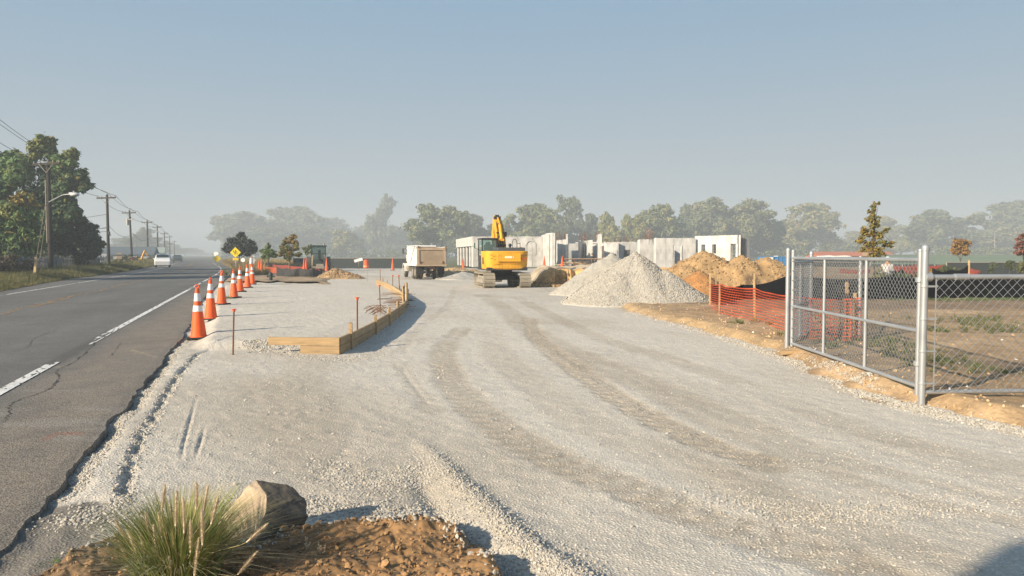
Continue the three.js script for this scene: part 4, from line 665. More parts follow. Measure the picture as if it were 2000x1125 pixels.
// ---------------------------------------------------------------- excavator, seen from behind
{
  const c = at(984, 555, 38.4), t = thing('excavator', 'yellow crawler excavator seen from behind, boom raised, on the gravel drive', 'excavator', [c.x - 0.12, 0, -38.4], 0.20);
  const shoeGeo = merge([box(0.58, 0.026, 0.155), box(0.58, 0.034, 0.022, 0, 0.028, 0.05), box(0.58, 0.02, 0.018, 0, 0.022, -0.02)]);
  for (const s of [-1, 1]) {
    const tr = new THREE.Group(); tr.name = 'track'; tr.position.set(s * 0.915, 0, 0); t.add(tr);
    const R = 0.34, half = 1.32, per = 4 * half + 2 * Math.PI * R, n = 44;
    for (let i = 0; i < n; i++) {
      let q = i / n * per, x = 0, y, z, a;
      if (q < 2 * half) { z = -half + q; y = 2 * R + 0.02; a = 0; } else if (q < 2 * half + Math.PI * R) { const w = (q - 2 * half) / R; z = half + Math.sin(w) * R; y = R + 0.02 + Math.cos(w) * R; a = w; } else if (q < 4 * half + Math.PI * R) { z = half - (q - 2 * half - Math.PI * R); y = 0.02; a = Math.PI; } else { const w = Math.PI + (q - 4 * half - Math.PI * R) / R; z = -half + Math.sin(w) * R; y = R + 0.02 + Math.cos(w) * R; a = w; }
      if (y > 2 * R) y -= 0.02 * Math.sin((z + half) / (2 * half) * Math.PI);
      const m = part('track_shoe', shoeGeo, M.shoe, tr); m.position.set(x, y, z); m.rotation.x = a;
    }
    part('track_frame', [rbox(0.30, 0.30, 2.3, 0, 0.36, 0, 0.05), rbox(0.36, 0.12, 1.9, 0, 0.50, 0, 0.03), box(0.06, 0.18, 2.0, s * 0.2, 0.30, 0)], M.steel, tr);
    part('sprocket', [cyl(0.27, 0.16, 0, 0.36, half, 'x', 20), cyl(0.16, 0.34, 0, 0.36, half, 'x', 16)], M.steel, tr);
    part('idler', [cyl(0.27, 0.16, 0, 0.36, -half, 'x', 20), cyl(0.1, 0.34, 0, 0.36, -half, 'x', 16)], M.steel, tr);
    for (let i = 0; i < 6; i++) part('roller', [cyl(0.10, 0.28, 0, 0.14, -1 + i * 0.4, 'x', 14)], M.steel, tr);
  }
  part('undercarriage', [rbox(1.3, 0.26, 0.95, 0, 0.52, 0, 0.06), box(1.5, 0.16, 0.24, 0, 0.44, 0.62), box(1.5, 0.16, 0.24, 0, 0.44, -0.62), cyl(0.55, 0.22, 0, 0.74, 0, 'y', 28)], M.black, t);
  const hs = new THREE.Group(); hs.name = 'upper_body'; hs.rotation.y = 0.0; t.add(hs);
  part('deck', [rbox(2.06, 0.16, 3.1, 0, 0.93, 0.05, 0.04)], M.frameBlack, hs);
  { // counterweight: rounded in plan, slightly tucked in at the bottom
    const S = new THREE.Shape(); S.moveTo(-1.06, -0.55); S.lineTo(-1.06, 0.42); S.quadraticCurveTo(-1.05, 0.72, -0.72, 0.80); S.quadraticCurveTo(0, 0.93, 0.72, 0.80); S.quadraticCurveTo(1.05, 0.72, 1.06, 0.42); S.lineTo(1.06, -0.55); S.closePath();
    const g = new THREE.ExtrudeGeometry(S, { depth: 0.80, bevelEnabled: true, bevelSize: 0.05, bevelThickness: 0.06, bevelSegments: 4, curveSegments: 16 }); g.rotateX(Math.PI / 2); g.translate(0, 1.76, 0.82);
    const p = g.attributes.position; for (let i = 0; i < p.count; i++) { const k = sstep(1.12, 0.86, p.getY(i)); p.setX(i, p.getX(i) * (1 - 0.05 * k)); if (p.getZ(i) > 1) p.setZ(i, p.getZ(i) - 0.09 * k); } g.computeVertexNormals();
    const cw = part('counterweight', [g], M.yellow, hs);
    part('rear_panel', [rbox(1.20, 0.42, 0.05, 0.05, 1.50, 1.755, 0.02)], M.yellow, cw); part('panel_seam', [box(1.9, 0.012, 0.02, 0, 1.23, 1.742)], M.yellowDk, cw);
    part('name_plate', [box(0.36, 0.10, 0.012, 0.02, 1.515, 1.786), box(0.03, 0.10, 0.012, 0.26, 1.515, 1.786)], std([0.85, 0.80, 0.55], 0.5), cw);
    for (const [x, y, w, h, m] of [[-0.80, 1.62, 0.16, 0.03, M.frameBlack], [-0.80, 1.46, 0.12, 0.03, M.rust], [0.84, 1.62, 0.28, 0.035, M.frameBlack], [0.80, 1.44, 0.34, 0.05, std([0.45, 0.05, 0.03], 0.6)]]) part('decal', [box(w, h, 0.008, x, y, 1.757 - Math.abs(x) * 0.03)], m, cw);
    part('vent_grille', [box(0.01, 0.34, 0.22, -1.115, 1.34, 0.85)].concat([0, 1, 2, 3, 4, 5].map((i) => box(0.02, 0.025, 0.2, -1.12, 1.2 + i * 0.055, 0.85))), M.frameBlack, cw);
    part('scuff', [box(0.5, 0.03, 0.01, -0.5, 0.95, 1.706), box(0.3, 0.02, 0.01, 0.3, 0.93, 1.71)], M.rust, cw);
  }
  part('engine_cover', [rbox(1.42, 0.20, 1.2, 0.30, 1.90, 0.55, 0.05), rbox(0.62, 0.14, 1.4, 0.66, 1.86, -0.2, 0.04), rbox(1.9, 0.10, 0.9, 0.05, 1.83, 0.72, 0.04)], M.deck, hs);
  part('side_cover', [rbox(0.5, 0.85, 2.0, 0.80, 1.40, -0.2, 0.05), rbox(0.8, 0.8, 0.7, -0.6, 1.38, 0.4, 0.05)], M.yellow, hs);
  { const cab = part('cab', [box(0.055, 1.16, 0.06, -1.01, 1.86, 0.02), box(0.055, 1.16, 0.06, -0.27, 1.86, 0.02), box(0.055, 1.1, 0.06, -1.01, 1.86, -1.2), box(0.055, 1.1, 0.06, -0.27, 1.86, -1.2), rbox(0.86, 0.08, 1.38, -0.64, 2.46, -0.58, 0.03), box(0.8, 0.50, 0.05, -0.64, 1.38, 0.02), box(0.05, 0.62, 1.2, -1.01, 1.30, -0.58), box(0.05, 0.8, 1.2, -0.27, 1.3, -0.58), box(0.8, 0.05, 0.05, -0.64, 1.68, 0.02)], M.frameBlack, hs);
    part('window', [box(0.68, 0.74, 0.012, -0.64, 2.05, 0.02)], new THREE.MeshPhysicalMaterial({ color: L(0.55, 0.72, 0.70), roughness: 0.05, transmission: 0.9, thickness: 0 }), cab);
    part('window', [box(0.012, 0.74, 1.12, -1.01, 2.02, -0.59)], new THREE.MeshPhysicalMaterial({ color: L(0.55, 0.72, 0.70), roughness: 0.05, transmission: 0.9, thickness: 0 }), cab);
    part('seat', [rbox(0.44, 0.62, 0.14, -0.64, 1.86, -0.35, 0.05), rbox(0.26, 0.16, 0.1, -0.64, 2.22, -0.35, 0.04)], std([0.05, 0.06, 0.06], 0.9), cab);
    part('mirror', [rbox(0.05, 0.30, 0.18, -1.26, 2.12, -0.95, 0.02), rod(V(-1.26, 2.0, -0.95), V(-1.02, 1.9, -1.1), 0.012)], std([0.02, 0.09, 0.06], 0.4), cab); }
  part('exhaust_pipe', [rod(V(0.30, 1.98, 0.75), V(0.30, 2.12, 0.75), 0.05, 0.05, 12), place(new THREE.SphereGeometry(0.09, 12, 8), 0.30, 2.12, 0.75, 0, 0, 0)], M.black, hs);
  part('handrail', [tube([V(0.52, 1.9, 0.3), V(0.52, 2.30, 0.3), V(0.58, 2.42, 0.3), V(0.68, 2.42, 0.3), V(0.74, 2.3, 0.3), V(0.74, 1.9, 0.3)], 0.016, 30), rod(V(0.74, 2.22, 0.3), V(0.92, 2.22, 0.3), 0.014), rod(V(0.92, 2.26, 0.3), V(0.92, 1.85, 0.3), 0.014)], M.frameBlack, hs);
  part('work_lamp', [rbox(0.08, 0.10, 0.06, 0.97, 2.0, 0.3, 0.02)], std([0.5, 0.14, 0.05], 0.5), hs);
  // boom: rises from between cab and engine, seen end on; the stick hangs down in front
  const side = (pts, w) => { const g = extr(pts, w, 0.02); g.rotateY(Math.PI / 2); return g; };   // shape x is taken along -z, y up
  const boom = part('boom', [side([[0.55, 1.45], [0.28, 1.75], [0.62, 2.75], [1.15, 3.72], [1.62, 4.12], [2.0, 4.20], [2.08, 4.02], [1.78, 3.78], [1.45, 3.30], [1.08, 2.4], [0.9, 1.55]], 0.40).translate(0.10, 0, 0)], M.yellow, hs);
  part('boom_cylinder', [rod(V(-0.17, 1.5, -1.1), V(-0.17, 2.6, -1.25), 0.075, 0.075, 14), rod(V(-0.17, 2.6, -1.25), V(-0.17, 3.15, -1.3), 0.04, 0.04, 12), rod(V(0.37, 1.5, -1.1), V(0.37, 2.6, -1.25), 0.075, 0.075, 14), rod(V(0.37, 2.6, -1.25), V(0.37, 3.15, -1.3), 0.04, 0.04, 12)], M.yellowDk, boom);
  part('stick_cylinder', [rod(V(0.10, 2.75, -0.48), V(0.10, 3.75, -0.98), 0.085, 0.085, 14), rod(V(0.10, 3.75, -0.98), V(0.10, 4.28, -1.6), 0.045, 0.045, 12), box(0.24, 0.16, 0.16, 0.10, 2.70, -0.45)], M.yellow, boom);
  part('hose', [0, 1, 2, 3].map((i) => tube([V(-0.08 + i * 0.12, 1.9, -0.22), V(-0.10 + i * 0.13, 2.6, -0.50), V(-0.07 + i * 0.12, 3.3, -0.82), V(-0.04 + i * 0.09, 3.95, -1.25)], 0.02, 20, 6)), M.black, boom);
  part('bracket', [box(0.44, 0.07, 0.12, 0.10, 2.35, -0.40), box(0.44, 0.07, 0.12, 0.10, 3.2, -0.78), rbox(0.13, 0.22, 0.14, 0.38, 3.15, -0.9, 0.03), rbox(0.16, 0.10, 0.12, 0.02, 2.95, -0.62, 0.03)], M.frameBlack, boom);
  part('lamp', [rbox(0.10, 0.14, 0.10, 0.40, 2.98, -0.92, 0.03)], M.black, boom);
  boom.scale.y = 0.77; boom.position.y = 1.45 * 0.23;
  const stick = part('stick', [side([[1.75, 4.30], [1.95, 4.42], [2.20, 4.3], [3.0, 2.1], [3.12, 1.35], [2.9, 1.35], [2.65, 2.0]], 0.32).translate(0.10, 0, 0)], M.yellow, hs);
  part('pin_bracket', [box(0.36, 0.24, 0.22, 0.10, 4.25, -1.78), box(0.20, 0.16, 0.14, 0.10, 4.40, -1.82)], M.frameBlack, stick);
  stick.scale.y = 0.77; stick.position.y = 1.45 * 0.23;
  part('bucket', [side([[2.7, 1.4], [3.1, 1.45], [3.35, 1.0], [3.25, 0.45], [2.85, 0.15], [2.35, 0.35], [2.75, 0.55], [2.85, 0.95]], 0.9).translate(0.10, 0, 0)], M.steel, hs);
}

// ---------------------------------------------------------------- dump truck, seen from behind at the left
function wheel(t, x, z, r, w, name = 'wheel') { const g = part(name, [place(new THREE.TorusGeometry(r * 0.72, r * 0.28, 10, 28), 0, 0, 0, 0, Math.PI / 2, 0), cyl(r * 0.985, w * 0.72, 0, 0, 0, 'x', 28)], M.tyre, t); g.position.set(x, r, z); part('rim', [cyl(r * 0.55, w * 1.02, 0, 0, 0, 'x', 20), cyl(r * 0.2, w * 1.12, 0, 0, 0, 'x', 12)], M.steel, g); return g; }
{
  const c = at(843, 520, 49), t = thing('dump_truck', 'white dump truck with a tan tailgate, parked left of the excavator', 'dump truck', [c.x, 0, -49], 0.30);
  const w = 1.98, y0 = 0.90, y1 = 2.13, ln = 3.6, body = new THREE.Group(); body.name = 'dump_body'; t.add(body);
  const tailY0 = 0.86;
  part('tailgate', [box(w - 0.36, y1 - y0 - 0.30, 0.05, 0, (y0 + y1) / 2 - 0.04, -0.05)], M.tanDark, body);
  part('tailgate_frame', [box(0.15, y1 - y0, 0.11, -w / 2 + 0.10, (y0 + y1) / 2, -0.04), box(0.15, y1 - y0, 0.11, w / 2 - 0.10, (y0 + y1) / 2, -0.04), box(w - 0.1, 0.17, 0.12, 0, y1 - 0.10, -0.035), box(w + 0.02, 0.12, 0.14, 0, y0 + 0.04, -0.02), box(w - 0.36, 0.04, 0.08, 0, y0 + 0.16, -0.01)], M.tan, body);
  part('latch', [box(0.05, 0.20, 0.09, -w / 2 + 0.24, y0 + 0.22, 0.02), box(0.05, 0.20, 0.09, w / 2 - 0.24, y0 + 0.22, 0.02), box(0.06, 0.12, 0.16, -w / 2 + 0.1, y1 + 0.02, 0), box(0.06, 0.3, 0.16, w / 2 - 0.04, y1 - 0.1, 0)], M.rust, body);
  part('side_panel', [box(0.07, y1 - y0, ln, -w / 2 + 0.03, (y0 + y1) / 2, -ln / 2), ...[0.15, 0.85, 1.7, 2.55, 3.4].map((z) => box(0.06, y1 - y0 - 0.06, 0.09, -w / 2 - 0.03, (y0 + y1) / 2, -z)), box(0.09, 0.10, ln, -w / 2 - 0.02, y1 - 0.03, -ln / 2), box(0.09, 0.12, ln, -w / 2 - 0.02, y0 + 0.05, -ln / 2)], M.truckWhite, body);
  part('side_panel', [box(0.07, y1 - y0, ln, w / 2 - 0.03, (y0 + y1) / 2, -ln / 2), box(0.09, 0.10, ln, w / 2 + 0.02, y1 - 0.03, -ln / 2)], M.truckWhite, body);
  part('front_panel', [box(w, y1 - y0 + 0.15, 0.07, 0, (y0 + y1) / 2 + 0.07, -ln), box(w, 0.05, 0.5, 0, y1 + 0.12, -ln - 0.22)], M.truckWhite, body);
  part('floor', [box(w - 0.1, 0.10, ln, 0, y0 + 0.06, -ln / 2)], M.tan, body);
  part('load', [sheet(24, 30, (u, v) => [(u - 0.5) * (w - 0.2), y1 - 0.22 + 0.34 * Math.sin(u * 3.14) * Math.sin(Math.min(1, v * 1.2) * 3.14) * (0.6 + 0.8 * fbm(u * 4, v * 6, 301, 3)), -0.12 - v * (ln - 0.25), 0.5, 0.36, 0.26])], M.dirt, body);
  part('tarp_roller', [rod(V(-w / 2 + 0.02, y1 + 0.06, -0.12), V(w / 2 - 0.68, y1 + 0.06, -0.12), 0.055, 0.055, 12), box(1.15, 0.05, 3.3, -0.35, y1 + 0.09, -1.9)], M.reflect, body);
  part('tarp_arm', [rod(V(-w / 2 - 0.09, y0 + 0.1, -2.2), V(-w / 2 - 0.09, y1 + 0.07, -0.3), 0.02, 0.02), rod(V(w / 2 + 0.06, y0, -0.2), V(w / 2 + 0.04, y1 + 0.05, -0.15), 0.025)], M.steel, body);
  part('chassis', [box(0.12, 0.22, 6.4, -0.36, 0.72, -3.1), box(0.12, 0.22, 6.4, 0.36, 0.72, -3.1), box(0.9, 0.12, 0.12, 0, 0.70, -0.1), box(1.3, 0.10, 0.12, 0, 0.46, -1.0), box(1.3, 0.10, 0.12, 0, 0.46, -2.0)], M.black, t);
  part('differential', [place(new THREE.SphereGeometry(0.19, 16, 12), 0, 0.46, -0.98, 0, 0, 0), cyl(0.13, 0.08, 0, 0.46, -0.78, 'z', 16)], M.tyre, t);
  part('axle', [rod(V(-0.8, 0.45, -1.0), V(0.8, 0.45, -1.0), 0.07, 0.07, 10), rod(V(-0.8, 0.45, -2.0), V(0.8, 0.45, -2.0), 0.07, 0.07, 10)], M.tyre, t);
  for (const z of [-1.0, -2.0]) for (const s of [-1, 1]) { wheel(t, s * 0.82, z, 0.44, 0.24); wheel(t, s * 0.55, z, 0.44, 0.24); }
  for (const s of [-1, 1]) { part('mud_flap', [box(0.5, 0.48, 0.02, s * 0.70, 0.58, -0.42)], M.rubber, t); part('bracket', [box(0.06, 0.34, 0.10, s * 0.36, 0.62, -0.02), box(0.06, 0.16, 0.08, s * 0.36, 0.44, -0.02)], M.tyre, t); }
  part('tail_lamp', [-0.16, 0, 0.16].map((x) => box(0.06, 0.035, 0.03, x, 0.77, -0.03)), std([0.5, 0.09, 0.04], 0.4), t); part('number_plate', [box(0.2, 0.1, 0.02, 0, 0.62, -0.03)], M.tan, t);
  const cab = part('cab', [rbox(1.72, 1.05, 1.25, 0, 1.62, -4.45, 0.10), rbox(1.6, 0.12, 1.0, 0, 2.16, -4.45, 0.06), rbox(1.66, 0.5, 0.5, 0, 1.0, -4.2, 0.06)], M.truckWhite, t);
  part('window', [box(0.02, 0.42, 0.6, -0.868, 1.84, -4.5), box(0.9, 0.34, 0.02, 0, 1.9, -3.818), box(0.02, 0.42, 0.6, 0.868, 1.84, -4.5)], M.glass, cab); part('windscreen', [box(1.45, 0.5, 0.02, 0, 1.85, -5.082)], M.glass, cab);
  const hood = part('hood', [rbox(1.15, 0.62, 1.25, 0, 1.16, -5.6, 0.14), rbox(1.1, 0.5, 0.1, 0, 1.1, -6.22, 0.04)], M.truckWhite, t);
  for (const s of [-1, 1]) { const P = []; for (let i = 0; i <= 12; i++) { const a = Math.PI * (i / 12); P.push(new THREE.Vector2(Math.cos(a) * 0.60, Math.sin(a) * 0.56)); } for (let i = 12; i >= 0; i--) { const a = Math.PI * (i / 12); P.push(new THREE.Vector2(Math.cos(a) * 0.54, Math.sin(a) * 0.50)); } const g = new THREE.ExtrudeGeometry(new THREE.Shape(P), { depth: 0.42, bevelEnabled: false }); g.rotateY(Math.PI / 2); g.translate(s > 0 ? 0.58 : -1.0, 0.46, -5.55); part('fender', [g], M.truckWhite, hood); wheel(t, s * 0.80, -5.55, 0.45, 0.28); }
  for (const s of [-1, 1]) { part('mirror', [rbox(0.09, 0.36, 0.16, s * 1.10, 1.90, -5.0, 0.03), rod(V(s * 0.86, 2.05, -4.95), V(s * 1.10, 2.06, -5.0), 0.014), rod(V(s * 0.86, 1.72, -4.95), V(s * 1.10, 1.74, -5.0), 0.014)], M.frameBlack, t); part('fuel_tank', [cyl(0.27, 0.9, s * 0.72, 0.72, -3.9, 'z', 18)], M.steel, t); }
  part('exhaust_stack', [rod(V(0.72, 0.9, -3.75), V(0.72, 2.45, -3.75), 0.06, 0.06, 12)], M.chrome, t);
}

// ---------------------------------------------------------------- cars on the road (coming towards the camera: local front = +z)
function car(name, label, x, d, turn, paint, suv = true) {
  const t = thing(name, label, 'car', [x, 0.01, -d], turn, 'cars on the road'), w = 1.85, h = suv ? 1.62 : 1.42, y = h - 1.62;
  const prof = [[-2.25, 0.42], [-2.3, 0.75], [-2.2, 1.0], [-1.9, 1.08 + y * 0.4], [-1.55, 1.55 + y], [-0.2, 1.62 + y], [0.35, 1.58 + y], [1.05, 1.10 + y * 0.3], [2.05, 0.95], [2.28, 0.72], [2.25, 0.40], [1.85, 0.34], [-1.8, 0.34]];
  const g = extr(prof, w, 0.10); g.rotateY(-Math.PI / 2); const p = g.attributes.position; for (let i = 0; i < p.count; i++) if (p.getY(i) > 1.05) p.setX(i, p.getX(i) * mix(1, 0.82, sstep(1.0, 1.6, p.getY(i)))); g.computeVertexNormals();
  const b = part('body', [g], paint, t);
  const glass = (P) => { const s = new THREE.BufferGeometry(); s.setAttribute('position', new THREE.Float32BufferAttribute(P.flat(), 3)); s.setIndex([0, 1, 2, 0, 2, 3]); s.computeVertexNormals(); return s; };
  part('windscreen', [box(1.40, 0.66, 0.02, 0, 1.445 + y * 0.7, 0.785, -0.97)], M.glass, t); part('rear_window', [box(1.2, 0.42, 0.02, 0, 1.32 + y * 0.7, -1.80, 0.6)], M.glass, t);
  for (const s of [-1, 1]) { part('side_window', [box(0.02, 0.36, 1.9, s * 0.885, 1.32 + y * 0.7, -0.4, 0, 0, s * 0.3)], M.glass, t); part('headlight', [rbox(0.42, 0.13, 0.1, s * 0.66, 0.84, 2.18, 0.04)], std([0.75, 0.77, 0.8], 0.15), t); part('mirror', [rbox(0.2, 0.13, 0.1, s * 1.0, 1.1, 0.75, 0.04)], paint, t); for (const z of [-1.35, 1.38]) wheel(t, s * 0.80, z, 0.35, 0.22); }
  part('grille', [rbox(0.9, 0.16, 0.06, 0, 0.74, 2.25, 0.02), rbox(1.5, 0.16, 0.06, 0, 0.45, 2.24, 0.02)], M.black, t); part('bumper', [rbox(1.7, 0.12, 0.1, 0, 0.58, 2.22, 0.04)], paint, t); part('number_plate', [box(0.32, 0.14, 0.02, 0, 0.56, 2.29)], M.reflect, t);
}
car('car', 'white car driving towards the camera in the far lane', at(318, 515, 96).x, 96, 0.42, std([0.78, 0.79, 0.80], 0.3, {}));
car('car', 'dark distant car following the white car in the haze', at(347, 513, 165).x, 165, 0.42, std([0.07, 0.09, 0.10], 0.3), false);

// ---------------------------------------------------------------- backhoe loader
{
  const p = at(612, 520, 72), t = thing('backhoe_loader', 'dark green backhoe tractor with big tyres behind the red netting', 'backhoe', [p.x, 0, -74], 0.25);
  part('cab', [box(0.08, 1.5, 0.08, -0.68, 1.75, 0.5), box(0.08, 1.5, 0.08, 0.68, 1.75, 0.5), box(0.08, 1.5, 0.08, -0.68, 1.75, -0.9), box(0.08, 1.5, 0.08, 0.68, 1.75, -0.9), rbox(1.6, 0.12, 1.7, 0, 2.5, -0.2, 0.04), box(1.3, 0.06, 0.06, 0, 1.75, 0.5)], std([0.015, 0.04, 0.035], 0.5), t);
  part('window', [box(1.26, 1.4, 0.01, 0, 1.75, 0.5), box(0.01, 1.4, 1.3, -0.68, 1.75, -0.2), box(0.01, 1.4, 1.3, 0.68, 1.75, -0.2)], new THREE.MeshPhysicalMaterial({ color: L(0.3, 0.42, 0.42), roughness: 0.08, transmission: 0.8, thickness: 0 }), t);
  part('body', [rbox(1.2, 0.7, 3.2, 0, 0.85, -1.0, 0.08), rbox(0.9, 0.5, 1.3, 0, 1.25, -2.1, 0.1)], std([0.03, 0.06, 0.05], 0.5), t);
  for (const s of [-1, 1]) { wheel(t, s * 0.95, 0.0, 0.72, 0.5); wheel(t, s * 0.85, -2.2, 0.45, 0.35); part('stabiliser', [box(0.14, 1.3, 0.14, s * 0.62, 0.95, 0.95, 0, 0, s * 0.08), box(0.4, 0.06, 0.4, s * 0.7, 0.22, 0.95)], s < 0 ? M.tan : M.steel, t); }
  part('arm', [box(0.24, 1.6, 0.26, 0.1, 1.3, 1.1, -0.2), box(0.2, 1.1, 0.2, 0.1, 1.6, 1.45, 0.5)], M.frameBlack, t); part('beacon', [cyl(0.08, 0.2, 0.55, 2.66, 0.3)], M.steel, t);
  part('bucket', [box(0.7, 0.45, 0.4, 0.1, 0.5, 1.35)], M.steel, t); part('loader_bucket', [rbox(2.0, 0.5, 0.6, 0, 0.4, -3.4, 0.06)], M.steel, t);
}

// ---------------------------------------------------------------- concrete building shell going up
const wallAt = (xa, da, xb, db) => [at(xa, 500, da).x, -da, at(xb, 500, db).x, -db];
let shellRoot;
{
  const t = thing('concrete_building', 'unfinished pale concrete building with a column front left of the boom', 'building', [0, 0, 0]); shellRoot = t;
  const slab = (name, xa, da, xb, db, y0, y1, th, mat, p = t) => { const [ax, az, bx, bz] = wallAt(xa, da, xb, db), l = Math.hypot(bx - ax, bz - az), m = part(name, [box(l, y1 - y0, th)], mat, p); m.position.set((ax + bx) / 2, (y0 + y1) / 2, (az + bz) / 2); m.rotation.y = Math.atan2(-(bz - az), bx - ax); return m; };
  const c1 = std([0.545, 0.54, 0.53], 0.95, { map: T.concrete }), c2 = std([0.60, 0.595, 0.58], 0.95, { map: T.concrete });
  // column front, turned to the left
  slab('lintel', 893, 117, 924.6, 97, 2.75, 4.0, 0.35, M.concreteL);
  for (let i = 0; i < 6; i++) { const k = i / 5, [ax, az, bx, bz] = wallAt(893, 117, 924.6, 97), m = part('column', [box(i === 5 ? 1.2 : 0.8, 2.75, i === 5 ? 0.4 : 0.2)], M.concreteL, t); m.position.set(mix(ax, bx, k * 0.94 + 0.02) + 0.12, 1.375, mix(az, bz, k * 0.94 + 0.02)); m.rotation.y = Math.atan2(-(bz - az), bx - ax); }
  slab('inner_wall', 897, 118, 930, 99, 0, 3.4, 0.3, std([0.10, 0.10, 0.10], 0.95));  // coloured near black, painting in the shade between the columns
  // front wall in precast panels with joints
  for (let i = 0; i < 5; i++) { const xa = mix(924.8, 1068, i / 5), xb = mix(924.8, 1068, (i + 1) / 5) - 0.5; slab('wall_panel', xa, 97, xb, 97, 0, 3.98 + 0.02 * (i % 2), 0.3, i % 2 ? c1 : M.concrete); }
  { const p = at(1037, 485, 96.75), m = part('arch_recess', [place(new THREE.TorusGeometry(0.62, 0.10, 6, 16, Math.PI), 0, 0.4, 0), box(0.2, 1.2, 0.08, -0.62, -0.2, 0), box(0.2, 1.2, 0.08, 0.62, -0.2, 0), box(1.24, 0.12, 0.08, 0, -0.8, 0)], std([0.46, 0.455, 0.445], 0.95, { map: T.concrete }), t); m.position.copy(p); m.position.z -= 0.09; }
  // tall wall end and the walls to its right, turned to the sun
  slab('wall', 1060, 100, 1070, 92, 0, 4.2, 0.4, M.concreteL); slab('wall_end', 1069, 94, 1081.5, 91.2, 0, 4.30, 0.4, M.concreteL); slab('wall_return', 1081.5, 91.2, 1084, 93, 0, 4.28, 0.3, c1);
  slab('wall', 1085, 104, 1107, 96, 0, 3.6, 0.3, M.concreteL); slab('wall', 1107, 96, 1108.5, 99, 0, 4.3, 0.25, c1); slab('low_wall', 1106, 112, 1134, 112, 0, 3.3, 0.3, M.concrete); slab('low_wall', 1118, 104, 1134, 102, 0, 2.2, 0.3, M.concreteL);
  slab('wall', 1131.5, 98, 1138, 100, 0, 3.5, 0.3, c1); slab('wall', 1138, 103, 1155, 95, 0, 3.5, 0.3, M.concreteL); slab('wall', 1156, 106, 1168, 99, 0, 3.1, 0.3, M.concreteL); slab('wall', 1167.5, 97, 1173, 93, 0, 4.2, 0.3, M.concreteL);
  // wall with openings
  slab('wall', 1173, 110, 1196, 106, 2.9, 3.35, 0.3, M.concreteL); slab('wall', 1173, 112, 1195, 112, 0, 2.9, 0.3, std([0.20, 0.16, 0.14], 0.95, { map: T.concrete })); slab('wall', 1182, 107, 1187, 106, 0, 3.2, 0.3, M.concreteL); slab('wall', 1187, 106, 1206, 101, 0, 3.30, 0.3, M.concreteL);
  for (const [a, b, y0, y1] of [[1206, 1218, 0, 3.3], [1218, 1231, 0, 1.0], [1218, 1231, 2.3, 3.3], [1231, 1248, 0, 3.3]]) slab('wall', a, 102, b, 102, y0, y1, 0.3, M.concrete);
  slab('inner_wall', 1214, 108, 1236, 108, 0, 3.2, 0.3, std([0.09, 0.085, 0.08], 0.95));  // near black colour paints in the shade behind the opening
  slab('wall_end', 1246.5, 92, 1249, 86, 0, 3.35, 0.3, M.concreteL); slab('wall', 1249, 86, 1281, 86, 0, 3.4, 0.3, c1);
  slab('roof_slab', 1130, 116, 1250, 112, 3.35, 3.55, 3, c1);
  // rebar sticking out of the wall tops
  const r = mulberry(31); for (const [a, b, d, h, n] of [[1085, 1107, 98, 3.6, 20], [1131, 1156, 98, 3.5, 22], [1158, 1174, 96, 3.6, 10], [1175, 1250, 104, 3.3, 34], [1250, 1278, 86, 3.4, 14]]) { const g = []; for (let i = 0; i < n; i++) { const p = at(rr(a, b, r), 480, d + rr(-1, 1, r)); g.push(rod(V(p.x, h - 0.1, p.z), V(p.x + rr(-0.1, 0.1, r), h + rr(0.4, 1.2, r), p.z), 0.022, 0.022, 4)); } part('rebar', g, M.rust, t); }
}
{ // scaffold and stacked timber in front of the walls
  const a = at(1104, 515, 84), g = []; for (let i = 0; i < 6; i++) { g.push(rod(V(i * 0.95, 0.2, 0), V(i * 0.95, 1.15, 0), 0.035)); g.push(rod(V(i * 0.95, 0.2, 1.1), V(i * 0.95, 1.15, 1.1), 0.035)); } g.push(rod(V(-0.1, 1.12, 0), V(5.2, 1.12, 0), 0.04), rod(V(-0.1, 1.12, 1.1), V(5.2, 1.12, 1.1), 0.04), rod(V(-0.1, 0.6, 1.1), V(5.2, 0.6, 1.1), 0.04));
  const t = thing('scaffold', 'low brown rail scaffold in front of the white wall panels', 'scaffold', [a.x, 0, a.z]); part('frame', g, M.rust, t); part('platform', [box(5.3, 0.06, 1.1, 2.55, 1.18, 0.55)], M.woodOld, t);
  const r = mulberry(8), b = at(1112, 515, 86), u = thing('timber_stack', 'heap of loose pale boards under the scaffold', 'timber stack', [b.x, 0, b.z]); for (let i = 0; i < 16; i++) part('board', [box(rr(1.2, 2.6, r), 0.06, 0.16, rr(-1, 2.2, r), 0.1 + i * 0.045, rr(-0.6, 0.6, r), rr(-0.1, 0.1, r), rr(-0.5, 0.5, r), rr(-0.12, 0.12, r))], i % 3 ? M.lath : M.woodOld, u);
}
